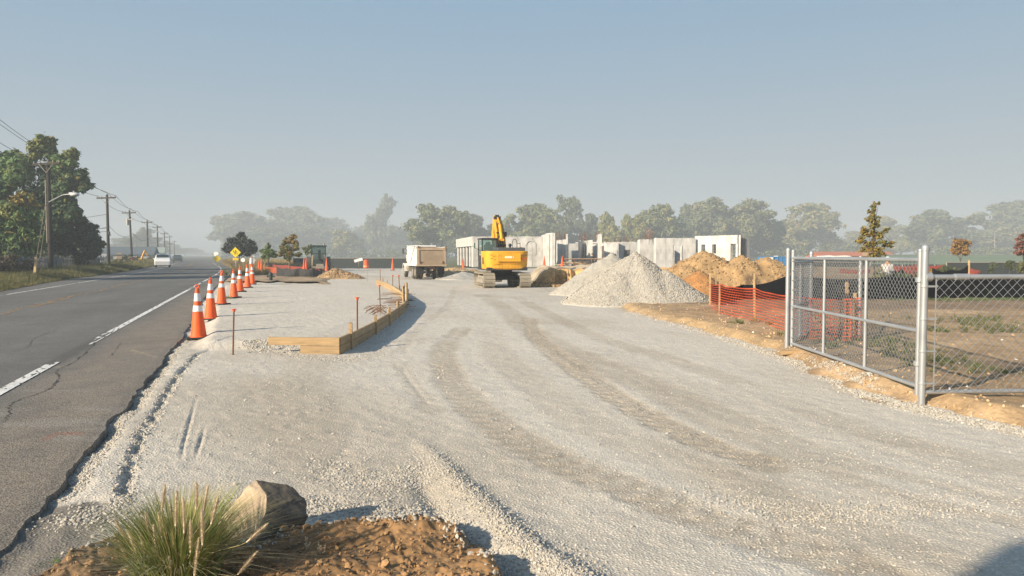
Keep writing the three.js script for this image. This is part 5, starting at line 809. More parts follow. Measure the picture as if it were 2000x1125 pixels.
{ // right hand building: grey panels and a white wing with small windows
  const t = thing('concrete_building', 'unfinished concrete building with a white windowed wing behind the dirt mound', 'building', [0, 0, 0]);
  const seg = (name, xa, da, xb, db, y0, y1, th, mat, p = t) => { const [ax, az, bx, bz] = wallAt(xa, da, xb, db), l = Math.hypot(bx - ax, bz - az), m = part(name, [box(l, y1 - y0, th)], mat, p); m.position.set((ax + bx) / 2, (y0 + y1) / 2, (az + bz) / 2); m.rotation.y = Math.atan2(-(bz - az), bx - ax); return m; };
  const c1 = std([0.53, 0.535, 0.535], 0.95, { map: T.concrete });
  const yT = topH(465, 80), dT = topH(479, 80); seg('wall_end', 1279, 84, 1281, 80.2, 0, yT + 0.02, 0.3, M.concreteL);
  for (const [a, b, y0, y1] of [[1281, 1300, 0, yT], [1300.4, 1314, 0, yT], [1314, 1330, dT, yT], [1330, 1358, 0, yT]]) seg('wall_panel', a, 80, b, 80, y0, y1, 0.28, c1);
  seg('door_frame', 1314, 80.1, 1316.5, 80.1, 0, dT, 0.34, M.concreteL); seg('door_frame', 1329, 79.95, 1331, 79.95, 0, dT, 0.34, M.concreteL); seg('inner_wall', 1310, 84, 1336, 84, 0, 2.7, 0.2, std([0.60, 0.605, 0.62], 0.95, { map: T.concrete }));
  const A = [1359, 80.6], B = [1443, 75.4], lerpX = (k) => { const P = at(A[0], 500, A[1]), R = at(B[0], 500, B[1]); return P.lerp(R, k); };
  const wing = (name, k0, k1, y0, y1, th, mat) => { const a = lerpX(k0), b = lerpX(k1), l = a.distanceTo(b), m = part(name, [box(l, y1 - y0, th)], mat, t); m.position.set((a.x + b.x) / 2, (y0 + y1) / 2, (a.z + b.z) / 2); m.rotation.y = Math.atan2(-(b.z - a.z), b.x - a.x); return m; };
  const yW = 3.62; for (const [k0, k1, y0, y1] of [[0, 0.16, 0, yW], [0.16, 0.26, 0, 1.75], [0.16, 0.26, 2.72, yW], [0.26, 0.42, 0, yW], [0.42, 0.52, 0, 1.75], [0.42, 0.52, 2.72, yW], [0.51, 0.84, 0, yW]]) wing('wall', k0, k1, y0, y1, 0.35, M.concreteL);
  wing('wall', 0.96, 1.0, 0, yW, 0.4, M.concreteL); wing('lintel', 0.84, 1.0, 2.75, yW, 0.5, M.concreteL); const nIn = V(0.85, 0, -0.53); for (const [k0, k1, y1, mat] of [[0.1, 0.58, 3.2, std([0.08, 0.08, 0.085], 0.95)], [0.8, 1.0, 3.3, std([0.34, 0.34, 0.345], 0.95, { map: T.concrete })]]) { const a = lerpX(k0).addScaledVector(nIn, 1.1), b = lerpX(k1).addScaledVector(nIn, 1.1), m = part('inner_wall', [box(a.distanceTo(b), y1, 0.2)], mat, t); m.position.set((a.x + b.x) / 2, y1 / 2, (a.z + b.z) / 2); m.rotation.y = Math.atan2(-(b.z - a.z), b.x - a.x); }  // near black slab paints in the shaded room behind the windows
  seg('wall_return', 1443, 75.4, 1446, 80, 0, yW, 0.3, M.concreteL);
}

// ---------------------------------------------------------------- site furniture
{ const p = at(715, 520, 82), t = thing('traffic_drum', 'orange traffic drum by the dark screen fence left of the truck', 'traffic drum', [p.x, topH(524, 82), p.z]); t.position.y = Math.max(0, t.position.y); part('body', [new THREE.LatheGeometry([[0, 0], [0.30, 0], [0.30, 0.08], [0.27, 0.1], [0.27, 0.32], [0.255, 0.34], [0.255, 0.58], [0.24, 0.6], [0.24, 0.8], [0.2, 0.86], [0, 0.86]].map(([a, b]) => new THREE.Vector2(a, b)), 24)], M.orangeDirty, t); part('reflective_band', [cyl(0.275, 0.1, 0, 0.22, 0, 'y', 24, 0.272)], std([0.8, 0.42, 0.2], 0.5), t); part('handle', [place(new THREE.TorusGeometry(0.07, 0.015, 6, 14), 0, 0.88, 0)], M.orangeDirty, t); t.scale.set(1.1, 1.05, 1.1); }
{ const [x, d] = gp(717, 550), t = thing('survey_stake', 'thin grey survey stake on the gravel below the orange drum', 'survey stake', [x, 0, -d]); part('rod', [rod(V(0, -0.1, 0), V(0, 0.72, 0), 0.014)], M.steel, t); }
{ const [x, d] = gp(529, 550), t = thing('fire_hydrant', 'dark green hydrant pipe on the dirt strip beyond the cones', 'hydrant', [x, 0.03, -d]), m = std([0.018, 0.034, 0.034], 0.55); part('barrel', [cyl(0.11, 0.42, 0, 0.2, 0), cyl(0.15, 0.05, 0, 0.04, 0), cyl(0.15, 0.05, 0, 0.40, 0)], m, t); part('bonnet', [new THREE.LatheGeometry([[0.14, 0.42], [0.13, 0.48], [0.09, 0.53], [0.04, 0.56], [0.03, 0.6], [0, 0.6]].map(([a, b]) => new THREE.Vector2(a, b)), 18)], m, t); for (const s of [-1, 1]) part('nozzle', [cyl(0.055, 0.14, s * 0.15, 0.30, 0, 'x', 12), cyl(0.07, 0.03, s * 0.22, 0.30, 0, 'x', 8)], m, t); t.scale.setScalar(0.95); }
{ // warning sign: a yellow diamond with black arrows over a small yellow plate
  const p = at(460, 493, 66), t = thing('warning_sign', 'yellow diamond road sign with a small plate below, before the dark round tree', 'road sign', [p.x, 0, p.z], 0.1), y = p.y;
  part('post', [box(0.07, y + 0.4, 0.05, 0, (y + 0.4) / 2 - 0.3, -0.03)], M.galv, t); const s = 0.33; const D = part('panel', [place(new RoundedBoxGeometry(s * 2, s * 2, 0.02, 2, 0.01), 0, y, 0.01, 0, 0, Math.PI / 4)], M.signYellow, t);
  const arrow = (x, a) => [box(0.05, 0.30, 0.006, x, y - 0.03, 0.024, 0, 0, a), place(new THREE.ConeGeometry(0.07, 0.12, 3), x - Math.sin(a) * 0.2, y - 0.03 + Math.cos(a) * 0.2, 0.024, 0, 0, a)]; part('symbol', [...arrow(-0.10, 0.42), ...arrow(0.02, 0.1), box(0.035, 0.3, 0.006, 0.14, y - 0.04, 0.024, 0, 0, 0.25)], M.black, D);
  const pl = part('plate', [rbox(0.48, 0.18, 0.02, 0, y - 0.60, 0.01, 0.005)], M.signYellow, t); part('print', [box(0.09, 0.035, 0.004, -0.13, y - 0.60, 0.023), box(0.07, 0.035, 0.004, 0, y - 0.60, 0.023), box(0.09, 0.035, 0.004, 0.13, y - 0.60, 0.023)], M.frameBlack, pl);
}
{ const p = at(424, 505, 100), t = thing('warning_sign', 'small hazy yellow diamond sign further along the road', 'road sign', [p.x, 0, p.z], 0.3); part('post', [box(0.07, p.y + 0.3, 0.05, 0, p.y / 2, -0.03)], M.galv, t); part('panel', [place(new RoundedBoxGeometry(0.72, 0.72, 0.02, 2, 0.01), 0, p.y, 0.01, 0, 0, Math.PI / 4)], M.signYellow, t); }
for (const [x, y, d, w, h, label, name, cat] of [[422, 496, 112, 0.7, 0.9, 'small white round topped sign far along the road in the haze', 'road_sign', 'road sign'], [474.5, 508, 62, 0.35, 0.35, 'small round white marker just right of the dark round tree trunk', 'road_sign', 'road sign'], [700, 508, 83.5, 0.95, 0.32, 'small tilted white board on the dark screen fence', 'white_board', 'sign board']]) { const p = at(x, y, d), t = thing(name, label, cat, [p.x, 0, p.z], 0.1); part('post', [box(0.05, p.y + 0.2, 0.04, 0, p.y / 2 - 0.1, -0.02)], M.steel, t); part('panel', [name === 'white_board' ? box(w, h, 0.03, 0, p.y, 0.02, 0, 0, 0.25) : cyl(w / 2, 0.02, 0, p.y, 0.02, 'z', 18)], M.reflect, t); }
{ const p = at(496, 500, 80), t = thing('marker_post', 'thin white marker post with an angled foot right of the dark round tree', 'marker post', [p.x, 0, p.z]); part('post', [box(0.10, topH(497, 80), 0.08, 0, topH(497, 80) / 2, 0)], M.white, t); part('bracket', [box(0.28, 0.06, 0.06, 0.12, topH(508, 80), 0)], M.white, t); }
function screenFence(label, x0, x1, d, py, mat, n, railMat, y0 = 0, grp = 'screened perimeter fences', d1 = d) {
  const a = at(x0, 510, d), b = at(x1, 510, d1), l = Math.hypot(b.x - a.x, b.z - a.z), h = topH(py, d), t = thing('screen_fence', label, 'fence', [a.x, y0, a.z], Math.atan2(-(b.z - a.z), b.x - a.x), grp);
  part('screen', [sheet(n * 6, 4, (u, v) => [u * l, 0.05 + v * (h - y0 - 0.08), 0.05 * Math.sin(v * 3.1) * (fbm(u * n * 2, 2, 7, 3) - 0.5)])].map((g) => { g.deleteAttribute('color'); return g; }), mat, t);
  for (let i = 0; i <= n; i++) part('post', [rod(V(l * i / n, -0.2, -0.05), V(l * i / n, h - y0 + 0.04, -0.05), 0.04, 0.04, 8)], railMat, t); part('rail', [rod(V(0, h - y0, -0.05), V(l, h - y0, -0.05), 0.03, 0.03, 8)], railMat, t);
}
const darkScreen = std([0.035, 0.045, 0.048], 0.85, { side: THREE.DoubleSide, map: T.cloth }), greenScreen = std([0.17, 0.235, 0.21], 0.85, { side: THREE.DoubleSide, map: T.cloth });
screenFence('dark screened fence across the back of the gravel lot', 573, 800, 86, 504.5, darkScreen, 9, M.steel);
screenFence('dark screened fence behind the blue container', 1492, 1830, 92, 503, darkScreen, 10, M.steel);
screenFence('long grey green screened fence at the far right under the trees', 1700, 2080, 74, 497.5, greenScreen, 12, M.galv, 0.62);
screenFence('low black screened fence with shrubs before it, far right', 1850, 2080, 56, 512.5, darkScreen, 7, M.steel, 0.1);
{ const p = at(1512, 512, 88), t = thing('blue_container', 'bright blue dumpster container with a white patch beyond the dirt mound', 'container', [p.x, 0, p.z], 0.1), m = std([0.05, 0.22, 0.48], 0.55, { map: T.wear }); part('body', [rbox(3.2, 1.25, 1.8, 0, 0.75, 0, 0.05)], m, t); for (let i = 0; i < 7; i++) part('rib', [box(0.10, 1.15, 0.07, -1.45 + i * 0.48, 0.75, 0.93)], m, t); part('label_patch', [box(0.6, 0.45, 0.02, -0.9, 1.1, 0.98)], M.reflect, t); part('rim', [box(3.3, 0.1, 0.08, 0, 1.36, 0.9)], m, t); }
{ const p = at(1515, 503, 90.5), t = thing('sign_board', 'white square notice board above the blue container', 'sign board', [p.x, 0, p.z]); part('post', [box(0.08, p.y + 0.2, 0.05, 0, p.y / 2, 0)], M.steel, t); part('panel', [box(0.5, 0.42, 0.03, 0, p.y, 0.05)], M.reflect, t); }
// low buildings in the haze
function house(label, x, d, w, wallH, roofH, dep, wallM, roofM, turn, name = 'house', cat = 'house', wins = 3) {
  const p = at(x, 505, d), t = thing(name, label, cat, [p.x, 0, p.z], turn); part('wall', [box(w, wallH, dep, 0, wallH / 2, 0)], wallM, t);
  const S = extr([[-dep / 2 - 0.3, wallH], [0, wallH + roofH], [dep / 2 + 0.3, wallH]], w + 0.6, 0); S.rotateY(Math.PI / 2); part('roof', [S], roofM, t);
  for (let i = 0; i < wins; i++) { const q = part('window', [box(0.9, 1.0, 0.08, -w / 2 + (i + 0.5) * w / wins, wallH * 0.55, dep / 2)], M.reflect, t); part('pane', [box(0.74, 0.84, 0.03, -w / 2 + (i + 0.5) * w / wins, wallH * 0.55, dep / 2 + 0.04)], M.glass, q); } part('door', [box(0.9, 2.0, 0.08, w * 0.1, 1.0, dep / 2 + 0.02)], M.woodOld, t);
}
house('long hazy grey blue building left of the road behind the third pole', 224, 150, 15, 1.6, 1.6, 7, std([0.5, 0.5, 0.5], 0.9), std([0.10, 0.125, 0.15], 0.8), 0.3);
house('small hazy house with a pale green roof beside the far power poles', 295, 190, 6, 2.0, 1.5, 5, std([0.6, 0.6, 0.58], 0.9), std([0.30, 0.36, 0.33], 0.8), 0.4);
house('small pale shed partly hidden by the dark trees on the left', 185, 95, 2.4, 1.3, 0.4, 2.4, M.white, std([0.4, 0.4, 0.4], 0.9), 0.3, 'shed', 'shed', 1);
house('low far building with a faded red roof beyond the gate', 1662, 118, 11, 1.35, 0.75, 6, std([0.42, 0.38, 0.34], 0.9), std([0.42, 0.16, 0.10], 0.85), -0.1, 'house', 'house', 4);
{ const p = at(273, 501, 118), t = thing('excavator', 'tiny yellow digger arm showing above roadside weeds far left', 'excavator', [p.x, 0, p.z], 0.4); part('boom', [rod(V(0, 0.4, 0), V(0.75, 2.3, 0), 0.16, 0.12, 8), rod(V(0.75, 2.3, 0), V(1.1, 1.5, 0), 0.1, 0.08, 8)], M.yellow, t); part('body', [rbox(1.6, 0.8, 1.4, -0.4, 0.6, 0, 0.1)], M.yellowDk, t); part('track', [rbox(1.9, 0.4, 1.5, -0.3, 0.2, 0, 0.15)], M.rubber, t); }
// dusty parked vehicles beyond the gate, small and half hidden
for (const [x, d, c, l] of [[1622, 96, [0.6, 0.62, 0.62], 'pale parked car seen through the gate mesh, left of centre'], [1598, 100, [0.45, 0.16, 0.08], 'dull red parked car seen through the gate mesh near its free end'], [1652, 94, [0.62, 0.6, 0.56], 'cream parked car seen through the gate mesh under the red roof']]) car('car', l, at(x, 510, d).x, d, 1.2, std(c, 0.4), false);
function rebase(t) { const b = new THREE.Box3().setFromObject(t), c = b.getCenter(V(0, 0, 0)), o = V(c.x, 0, c.z).sub(t.position); o.y = 0; t.position.add(o); for (const k of t.children) k.position.sub(o); }
scene.children.filter((o) => o.userData.category === 'building').forEach(rebase);

// ---------------------------------------------------------------- trees
const leafMat = new THREE.MeshPhysicalMaterial({ color: 0xffffff, vertexColors: true, roughness: 0.9, transmission: 0.18, thickness: 0, side: THREE.DoubleSide });
const tintLeaf = (r, g, b) => { const m = leafMat.clone(); m.color = L(r, g, b); return m; };
function crownGeo(blobs0, n, leaf, palette, seed, o = {}) {
  const rs = mulberry(seed + 5), blobs = []; for (const B of blobs0) { blobs.push([B[0], B[1], B[2], B[3] * 0.82, B[4] * 0.82, (B[5] ?? B[3]) * 0.82, B[6]]); for (let i = 0; i < 6; i++) { const a = rs() * 6.28, e = rs() * 2.2 - 0.9, s = 0.30 + 0.28 * rs(), q = 0.62 + 0.42 * rs(), ce = Math.cos(e); blobs.push([B[0] + Math.cos(a) * ce * q * B[3], B[1] + Math.sin(e) * q * B[4], B[2] + Math.sin(a) * ce * q * (B[5] ?? B[3]), B[3] * s, B[4] * s, (B[5] ?? B[3]) * s, B[6]]); } }   // many leaf clumps spread through lobes, denser towards each lobe's skin
  const r = mulberry(seed), pos = [], col = [], nor = [], idx = []; let wsum = 0; const w = blobs.map((b) => (wsum += Math.pow(b[3] * b[4] * (b[5] ?? b[3]), 0.62)));
  const d = V(0, 0, 0), c = V(0, 0, 0), n0 = V(0, 0, 0), a = V(0, 0, 0), b2 = V(0, 0, 0);
  for (let i = 0; i < n; i++) {
    const t = r() * wsum; let k = 0; while (w[k] < t) k++; const B = blobs[k], rz = B[5] ?? B[3];
    d.set(r() * 2 - 1, r() * 2 - 1, r() * 2 - 1); if (d.lengthSq() > 1 || d.lengthSq() < 0.01) { i--; continue; } d.normalize();
    const lump = 0.72 + 0.5 * fbm(d.x * 2.3 + k * 7 + 20, d.y * 2.3 + d.z * 1.9 + 20, seed + k, 3), q = Math.pow(r(), 0.5) * lump + (r() < 0.28 ? 0.42 * r() : 0);
    c.set(B[0] + d.x * B[3] * q, B[1] + d.y * B[4] * q, B[2] + d.z * rz * q);
    n0.set(d.x + (r() - 0.5) * 1.6, d.y + 0.35 + (r() - 0.5) * 1.6, d.z + (r() - 0.5) * 1.6).normalize();
    a.set(r() - 0.5, r() - 0.5, r() - 0.5).cross(n0).normalize(); b2.crossVectors(n0, a);
    const s = leaf * (0.6 + 0.8 * r()), l = s * (1.1 + 0.5 * r()), e = pos.length / 3;
    pos.push(c.x - a.x * l, c.y - a.y * l - s * 0.15, c.z - a.z * l, c.x + b2.x * s * 0.62, c.y + b2.y * s * 0.62, c.z + b2.z * s * 0.62, c.x + a.x * l, c.y + a.y * l - s * 0.15, c.z + a.z * l, c.x - b2.x * s * 0.62, c.y - b2.y * s * 0.62, c.z - b2.z * s * 0.62);
    const pick = B[6] !== undefined && r() < 0.8 ? B[6] : Math.floor(Math.pow(r(), 1.3) * palette.length), P = palette[Math.min(palette.length - 1, pick)], tn = 0.7 + 0.6 * r(); for (let j = 0; j < 4; j++) col.push(P[0] * tn, P[1] * tn, P[2] * tn);
    idx.push(e, e + 1, e + 2, e, e + 2, e + 3);
  }
  const g = new THREE.BufferGeometry(); g.setAttribute('position', new THREE.Float32BufferAttribute(pos, 3)); g.setAttribute('color', new THREE.Float32BufferAttribute(col, 3)); g.setIndex(idx); g.computeVertexNormals(); return g;
}
function trunkGeo(blobs, r0, y1, seed, lean = 0) {   // a tapered trunk and limbs that reach into the lobes
  const r = mulberry(seed), g = [], top = V(lean, y1, 0), P = [V(0, -0.05 * y1, 0), V(lean * 0.3, y1 * 0.35, 0.03 * y1), V(lean * 0.7, y1 * 0.7, -0.02 * y1), top];
  for (let i = 0; i < 3; i++) g.push(rod(P[i], P[i + 1], r0 * (1 - 0.25 * i), r0 * (0.75 - 0.24 * i), 8));
  g.push(rod(V(0, -0.05, 0), V(0, y1 * 0.06, 0), r0 * 1.5, r0, 8));
  for (const B of blobs) { const s = P[1].clone().lerp(P[3], 0.1 + 0.8 * r()), e = V(B[0], B[1] - 0.1 * B[4], B[2]), m = s.clone().lerp(e, 0.5); m.y += 0.10 * s.distanceTo(e) * (r() - 0.3); g.push(rod(s, m, r0 * 0.34, r0 * 0.22, 5), rod(m, e, r0 * 0.22, r0 * 0.07, 5)); }
  return g;
}
const greens = [[0.115, 0.145, 0.055], [0.14, 0.16, 0.066], [0.085, 0.115, 0.048], [0.185, 0.18, 0.07], [0.21, 0.17, 0.075]];
function rndBlobs(seed, n, shape) {   // lobes in a crown of unit height, unit width
  const r = mulberry(seed), B = []; for (let i = 0; i < n; i++) { const v = r(), y = mix(0.26, 0.93, v), prof = shape(v), a = r() * 6.28, q = Math.sqrt(r()) * prof * 0.5, s = rr(0.10, 0.19, r) * (0.55 + 0.55 * prof); B.push([Math.cos(a) * q, y, Math.sin(a) * q, s * 1.1, s * 0.85, s * 1.1]); } B.push([0, 0.55, 0, 0.22, 0.26, 0.22]); return B;
}
const shapes = [(v) => Math.sin(Math.PI * (0.15 + 0.78 * v)) ** 0.6, (v) => 1 - 0.55 * v * v, (v) => 0.55 + 0.45 * Math.sin(Math.PI * v), (v) => 0.45 + 0.9 * v * (1.25 - v), (v) => 1.05 - 0.7 * Math.abs(v - 0.35)];
const kinds = [0, 1, 2, 3, 4, 5].map((k) => { const B = rndBlobs(700 + k, 17 + 2 * k, shapes[k % 5]); return { crown: crownGeo(B, 8500, 0.026, greens, 720 + k), trunk: merge(trunkGeo(B.slice(0, 9), 0.028, 0.6, 740 + k)) }; });
const hues = [tintLeaf(1, 1, 1), tintLeaf(0.8, 0.88, 0.85), tintLeaf(1.5, 1.3, 1.0), tintLeaf(1.15, 1.2, 1.05), tintLeaf(1.7, 1.55, 1.1), tintLeaf(0.62, 0.74, 0.72)];
const hueWord = ['mid green', 'dull green', 'tawny', 'bright green', 'yellowish', 'dark green'];
function farTree(x, topY, wpx, d0, kind, hue, label, group) {
  const d = d0 * (x < 830 ? 3.1 : 2.4), p = at(x, 497, d), h = topH(topY, d), w = wpx * d / F * 1.3, t = thing('tree', label, 'tree', [p.x, -0.05, p.z], kind * 1.7 + x * 0.013, group);
  part('trunk', kinds[kind].trunk, M.bark, t); part('crown', kinds[kind].crown, hues[hue], t); t.children.forEach((c) => c.scale.set(w, h * 1.02, w)); return t;
}
const treeLine = [
  [748, 390, 52, 185, 2, 0, 'tall hazy tree with a bare lower trunk standing alone left of the truck'], [865, 402, 88, 128, 0, 3, 'large green tree behind the dump truck, left of the concrete columns'], [932, 421, 66, 150, 4, 5, 'dark green tree rising behind the concrete columns'],
  [1030, 399, 90, 138, 1, 3, 'broad green tree just right of the raised boom'], [1106, 392, 66, 150, 2, 1, 'tall dull green tree above the tall white wall end'], [1146, 419, 38, 148, 0, 5, 'narrow dark tree right of the tall dull green tree'],
  [1190, 421, 40, 126, 3, 4, 'thin yellowish tree above the small window wall'], [1231, 420, 42, 124, 0, 4, 'thin yellowish tree left of the gravel heap peak'], [1300, 402, 84, 132, 1, 3, 'green tree with a rusty left edge above the grey wall panels'],
  [1352, 403, 52, 155, 2, 1, 'dull tree in the gap between two big trees above the white wing'], [1402, 391, 84, 150, 0, 0, 'big rounded tree above the windowed white wing'], [1463, 395, 84, 146, 3, 0, 'big tree with a wide top at the right end of the white wing'],
  [1500, 432, 56, 156, 4, 5, 'dark sloping tree below the big wide tree'], [1570, 402, 100, 182, 4, 2, 'tawny hazy tree above the left gate post'], [1735, 424, 64, 215, 1, 2, 'faint tawny tree behind the slim young tree'],
  [1793, 448, 56, 190, 3, 4, 'yellowish hazy tree left of the broad dome tree'], [1845, 413, 104, 185, 0, 1, 'broad dome shaped hazy tree right of the gate'], [1958, 394, 118, 205, 1, 1, 'largest hazy tree at the far right behind the utility pole'], [1900, 452, 70, 200, 4, 0, 'low hazy tree between the dome tree and the utility pole'], [2040, 412, 80, 205, 2, 1, 'hazy tree cut off by the right edge of the view'],
  [1655, 452, 70, 235, 5, 2, 'faint low tree above the faded red roof'], [1620, 468, 60, 215, 4, 0, 'low faint bushy tree left of the faded red roof'], [700, 442, 62, 225, 5, 0, 'faint rounded tree left of the lone tall tree'], [787, 444, 60, 195, 1, 0, 'rounded hazy tree at the left of the truck cab'], [672, 450, 56, 150, 1, 4, 'pale yellow green tree above the small brown mound'],
  [632, 428, 84, 235, 4, 0, 'faint tree at the right end of the left wood'], [555, 404, 118, 205, 1, 0, 'highest tree of the hazy wood behind the round dark tree'], [488, 418, 110, 205, 0, 0, 'broad tree at the left of the hazy wood above the road sign'], [449, 442, 56, 225, 2, 0, 'left end tree of the hazy wood beside the road'], [605, 442, 84, 190, 5, 1, 'lower hazy tree above the backhoe'], [528, 446, 90, 185, 4, 1, 'lower hazy tree behind the green sapling'], [832, 450, 56, 170, 4, 0, 'low tree behind the dump truck body'],
  [276, 449, 48, 150, 2, 0, 'rounded hazy tree between the third and fourth pole'], [232, 465, 62, 175, 4, 0, 'low hazy tree behind the second pole'], [303, 462, 48, 172, 1, 1, 'hazy tree behind the fourth power pole'], [330, 478, 50, 240, 4, 2, 'reddish faint tree beside the far poles'], [362, 484, 44, 280, 0, 0, 'very faint tree left of the vanishing road'], [392, 492, 40, 340, 1, 0, 'almost vanished tree at the end of the road'],
  [1075, 436, 60, 165, 5, 5, 'low dark tree between the boom tree and the tall wall tree'], [980, 440, 70, 165, 4, 1, 'low tree behind the excavator cab'], [890, 450, 60, 160, 5, 1, 'low tree behind the left columns'], [1160, 452, 56, 160, 4, 1, 'low tree above the white wall panels'], [1212, 458, 60, 165, 5, 1, 'low tree above the window wall'], [1262, 452, 56, 150, 4, 0, 'low tree beside the right thin yellowish tree'], [1330, 442, 90, 165, 4, 5, 'dark lower tree behind the grey wall panels'], [1430, 442, 110, 165, 4, 5, 'dark lower tree behind the white wing'],
  [1540, 452, 80, 190, 5, 1, 'lower hazy tree left of the tawny tree'], [1700, 466, 90, 240, 4, 0, 'faint low tree line behind the slim young tree'], [1990, 446, 100, 190, 4, 2, 'low tawny hazy tree at the right edge'], [1760, 462, 70, 230, 5, 0, 'faint low tree left of the yellowish tree'], [745, 458, 70, 200, 4, 1, 'low hazy tree at the foot of the lone tall tree'],
];
treeLine.forEach(([x, y, w, d, k, hue, label]) => farTree(x, y, w, d, k, hue, label));
{ const p = at(1300, 440, 317), t = scene.children.find((o) => o.userData.label?.startsWith('green tree with a rusty left edge')); const B = [[-7.4, 11.0, 3, 2.2, 3.3, 2.2]]; const m = part('rusty_leaves', crownGeo(B, 700, 0.48, [[0.30, 0.13, 0.03], [0.2, 0.12, 0.04]], 799), leafMat, t); m.rotation.y = -t.rotation.y; }

{ // undergrowth that closes the tree line
  const r = mulberry(713), B = []; for (let i = 0; i < 260; i++) { const x = rr(425, 2080, r), d = rr(330, 400, r) * (x < 830 ? 1.25 : 1), p = at(x, 500, d), h = rr(2.5, 6.5, r) * (0.7 + 0.6 * fbm(x * 0.02, 1, 9, 3)); B.push([p.x, h * 0.45, p.z, rr(3, 6.5, r), h * 0.6, 3]); }
  const m = part('undergrowth', crownGeo(B, 26000, 0.55, greens, 714), hues[1]); tag(m, 'dark bushes and undergrowth along the foot of the hazy tree line', 'undergrowth', undefined, 'stuff');
}
// trees drawn by lobes: [dx, y, dz, rx, ry, rz, colour] metres from the base
function lobedTree(label, x, d, blobs, leaves, leaf, palette, seed, trunkR, trunkH, name = 'tree', cat = 'tree', group) {
  const p = at(x, 497, d), t = thing(name, label, cat, [p.x, 0, p.z], 0, group); part('trunk', trunkGeo(blobs, trunkR, trunkH, seed), M.bark, t); part('crown', crownGeo(blobs, leaves, leaf, palette, seed + 1), leafMat, t); return t;
}
const lobe = (x0, d, list) => list.map(([x, y, r, ry, c, dz]) => { const b = at(x0, 497, d), p = at(x, y, d), s = d / F; return [p.x - b.x, p.y, dz ?? 0, r * s, (ry ?? r) * s, r * s, c]; });
const bigPal = [[0.075, 0.15, 0.044], [0.052, 0.105, 0.036], [0.12, 0.20, 0.054], [0.18, 0.20, 0.05], [0.28, 0.20, 0.04]];
lobedTree('tall leafy tree behind the first power pole at the left edge', 70, 72, lobe(70, 72, [[80, 290, 22, 26, 3], [56, 312, 20, 18, 3], [95, 300, 14, 24], [20, 318, 24, 22, 0], [-10, 330, 26, 30], [48, 345, 34, 30, 2, 1], [95, 345, 34, 28, 0, -1], [125, 322, 24, 18, 2], [140, 300, 14, 12, 3], [128, 350, 22, 20, 1], [158, 344, 18, 16, 1], [166, 362, 13, 12, 1], [20, 365, 28, 26, 0, 1], [70, 385, 40, 34, 1, 0], [115, 380, 30, 30, 1], [-15, 380, 26, 26, 0], [40, 430, 40, 40, 2, 1], [90, 430, 36, 36, 1, 0], [130, 415, 22, 28, 1]]), 26000, 0.17, bigPal, 811, 0.28, 6.0);
lobedTree('yellowing bushy tree low at the left edge in front of the tall tree', 30, 64, lobe(30, 64, [[50, 392, 20, 16, 4], [38, 412, 26, 20, 3], [10, 420, 24, 22, 3], [-12, 440, 28, 30, 2], [55, 425, 22, 24, 2], [20, 455, 32, 28, 2], [60, 460, 22, 30, 2], [-10, 485, 34, 34, 0], [35, 492, 32, 26, 1], [-30, 470, 30, 36, 0]]), 12500, 0.15, bigPal, 821, 0.2, 3.0);
lobedTree('dark spreading tree right of the first pole, branches reaching to the road', 140, 74, lobe(140, 74, [[120, 420, 20, 18, 2], [140, 408, 14, 14], [130, 445, 28, 22, 0], [160, 440, 20, 16, 1], [178, 446, 14, 7, 1], [105, 465, 30, 26, 1], [150, 466, 30, 22, 1], [182, 462, 17, 9, 1], [192, 478, 13, 9, 1], [165, 488, 28, 18, 1], [125, 492, 32, 22, 1], [95, 496, 26, 20, 1], [185, 492, 15, 11, 1]]), 18000, 0.15, [[0.06, 0.085, 0.034], [0.045, 0.065, 0.03], [0.13, 0.145, 0.045]], 831, 0.22, 3.0);
lobedTree('dark leafy tree filling the lower left corner behind the fence', 60, 76, lobe(60, 76, [[60, 470, 40, 36, 1], [90, 490, 36, 26, 1], [20, 490, 40, 36, 1], [-30, 460, 46, 60, 0], [-20, 400, 36, 50, 0], [140, 500, 34, 18, 1]]), 12000, 0.14, [[0.04, 0.055, 0.028], [0.03, 0.043, 0.025]], 841, 0.25, 3);
lobedTree('round dark green tree behind the yellow diamond sign', 467, 80, lobe(467, 80, [[468, 470, 16, 14], [455, 478, 16, 13], [480, 480, 16, 13], [447, 487, 11, 9], [490, 488, 10, 10], [468, 490, 22, 12], [472, 460, 9, 6]]), 7500, 0.085, [[0.030, 0.042, 0.030], [0.022, 0.032, 0.026], [0.045, 0.055, 0.03]], 851, 0.09, 1.7);
const sap = (x, d, list) => lobe(x, d, list);
lobedTree('young bright green sapling left of the orange green sapling', 524, 72, sap(524, 72, [[524, 482, 5, 8], [516, 490, 9, 5], [532, 492, 9, 5], [524, 497, 13, 5], [519, 503, 8, 4], [536, 500, 8, 4]]), 1500, 0.085, [[0.13, 0.19, 0.035], [0.09, 0.14, 0.03]], 861, 0.05, 1.6, 'sapling', 'young tree');
lobedTree('young sapling turning orange at its top above the short silt fence', 566, 64, sap(566, 64, [[573, 463, 6, 6, 1], [566, 470, 8, 9, 1], [555, 474, 6, 9, 2], [577, 476, 6, 9, 1], [550, 484, 6, 7, 2], [562, 484, 11, 8], [578, 486, 9, 7], [552, 495, 9, 6], [566, 497, 14, 8], [582, 498, 9, 5], [566, 505, 9, 5]]), 3600, 0.07, [[0.10, 0.135, 0.03], [0.26, 0.16, 0.035], [0.17, 0.15, 0.03]], 871, 0.055, 2.4, 'sapling', 'young tree');
lobedTree('small faint sapling left of the backhoe cab', 600, 80, sap(600, 80, [[598, 486, 7, 6], [604, 484, 5, 5], [598, 494, 5, 6], [604, 492, 6, 5]]), 420, 0.08, [[0.17, 0.19, 0.06]], 881, 0.04, 1.8, 'sapling', 'young tree');
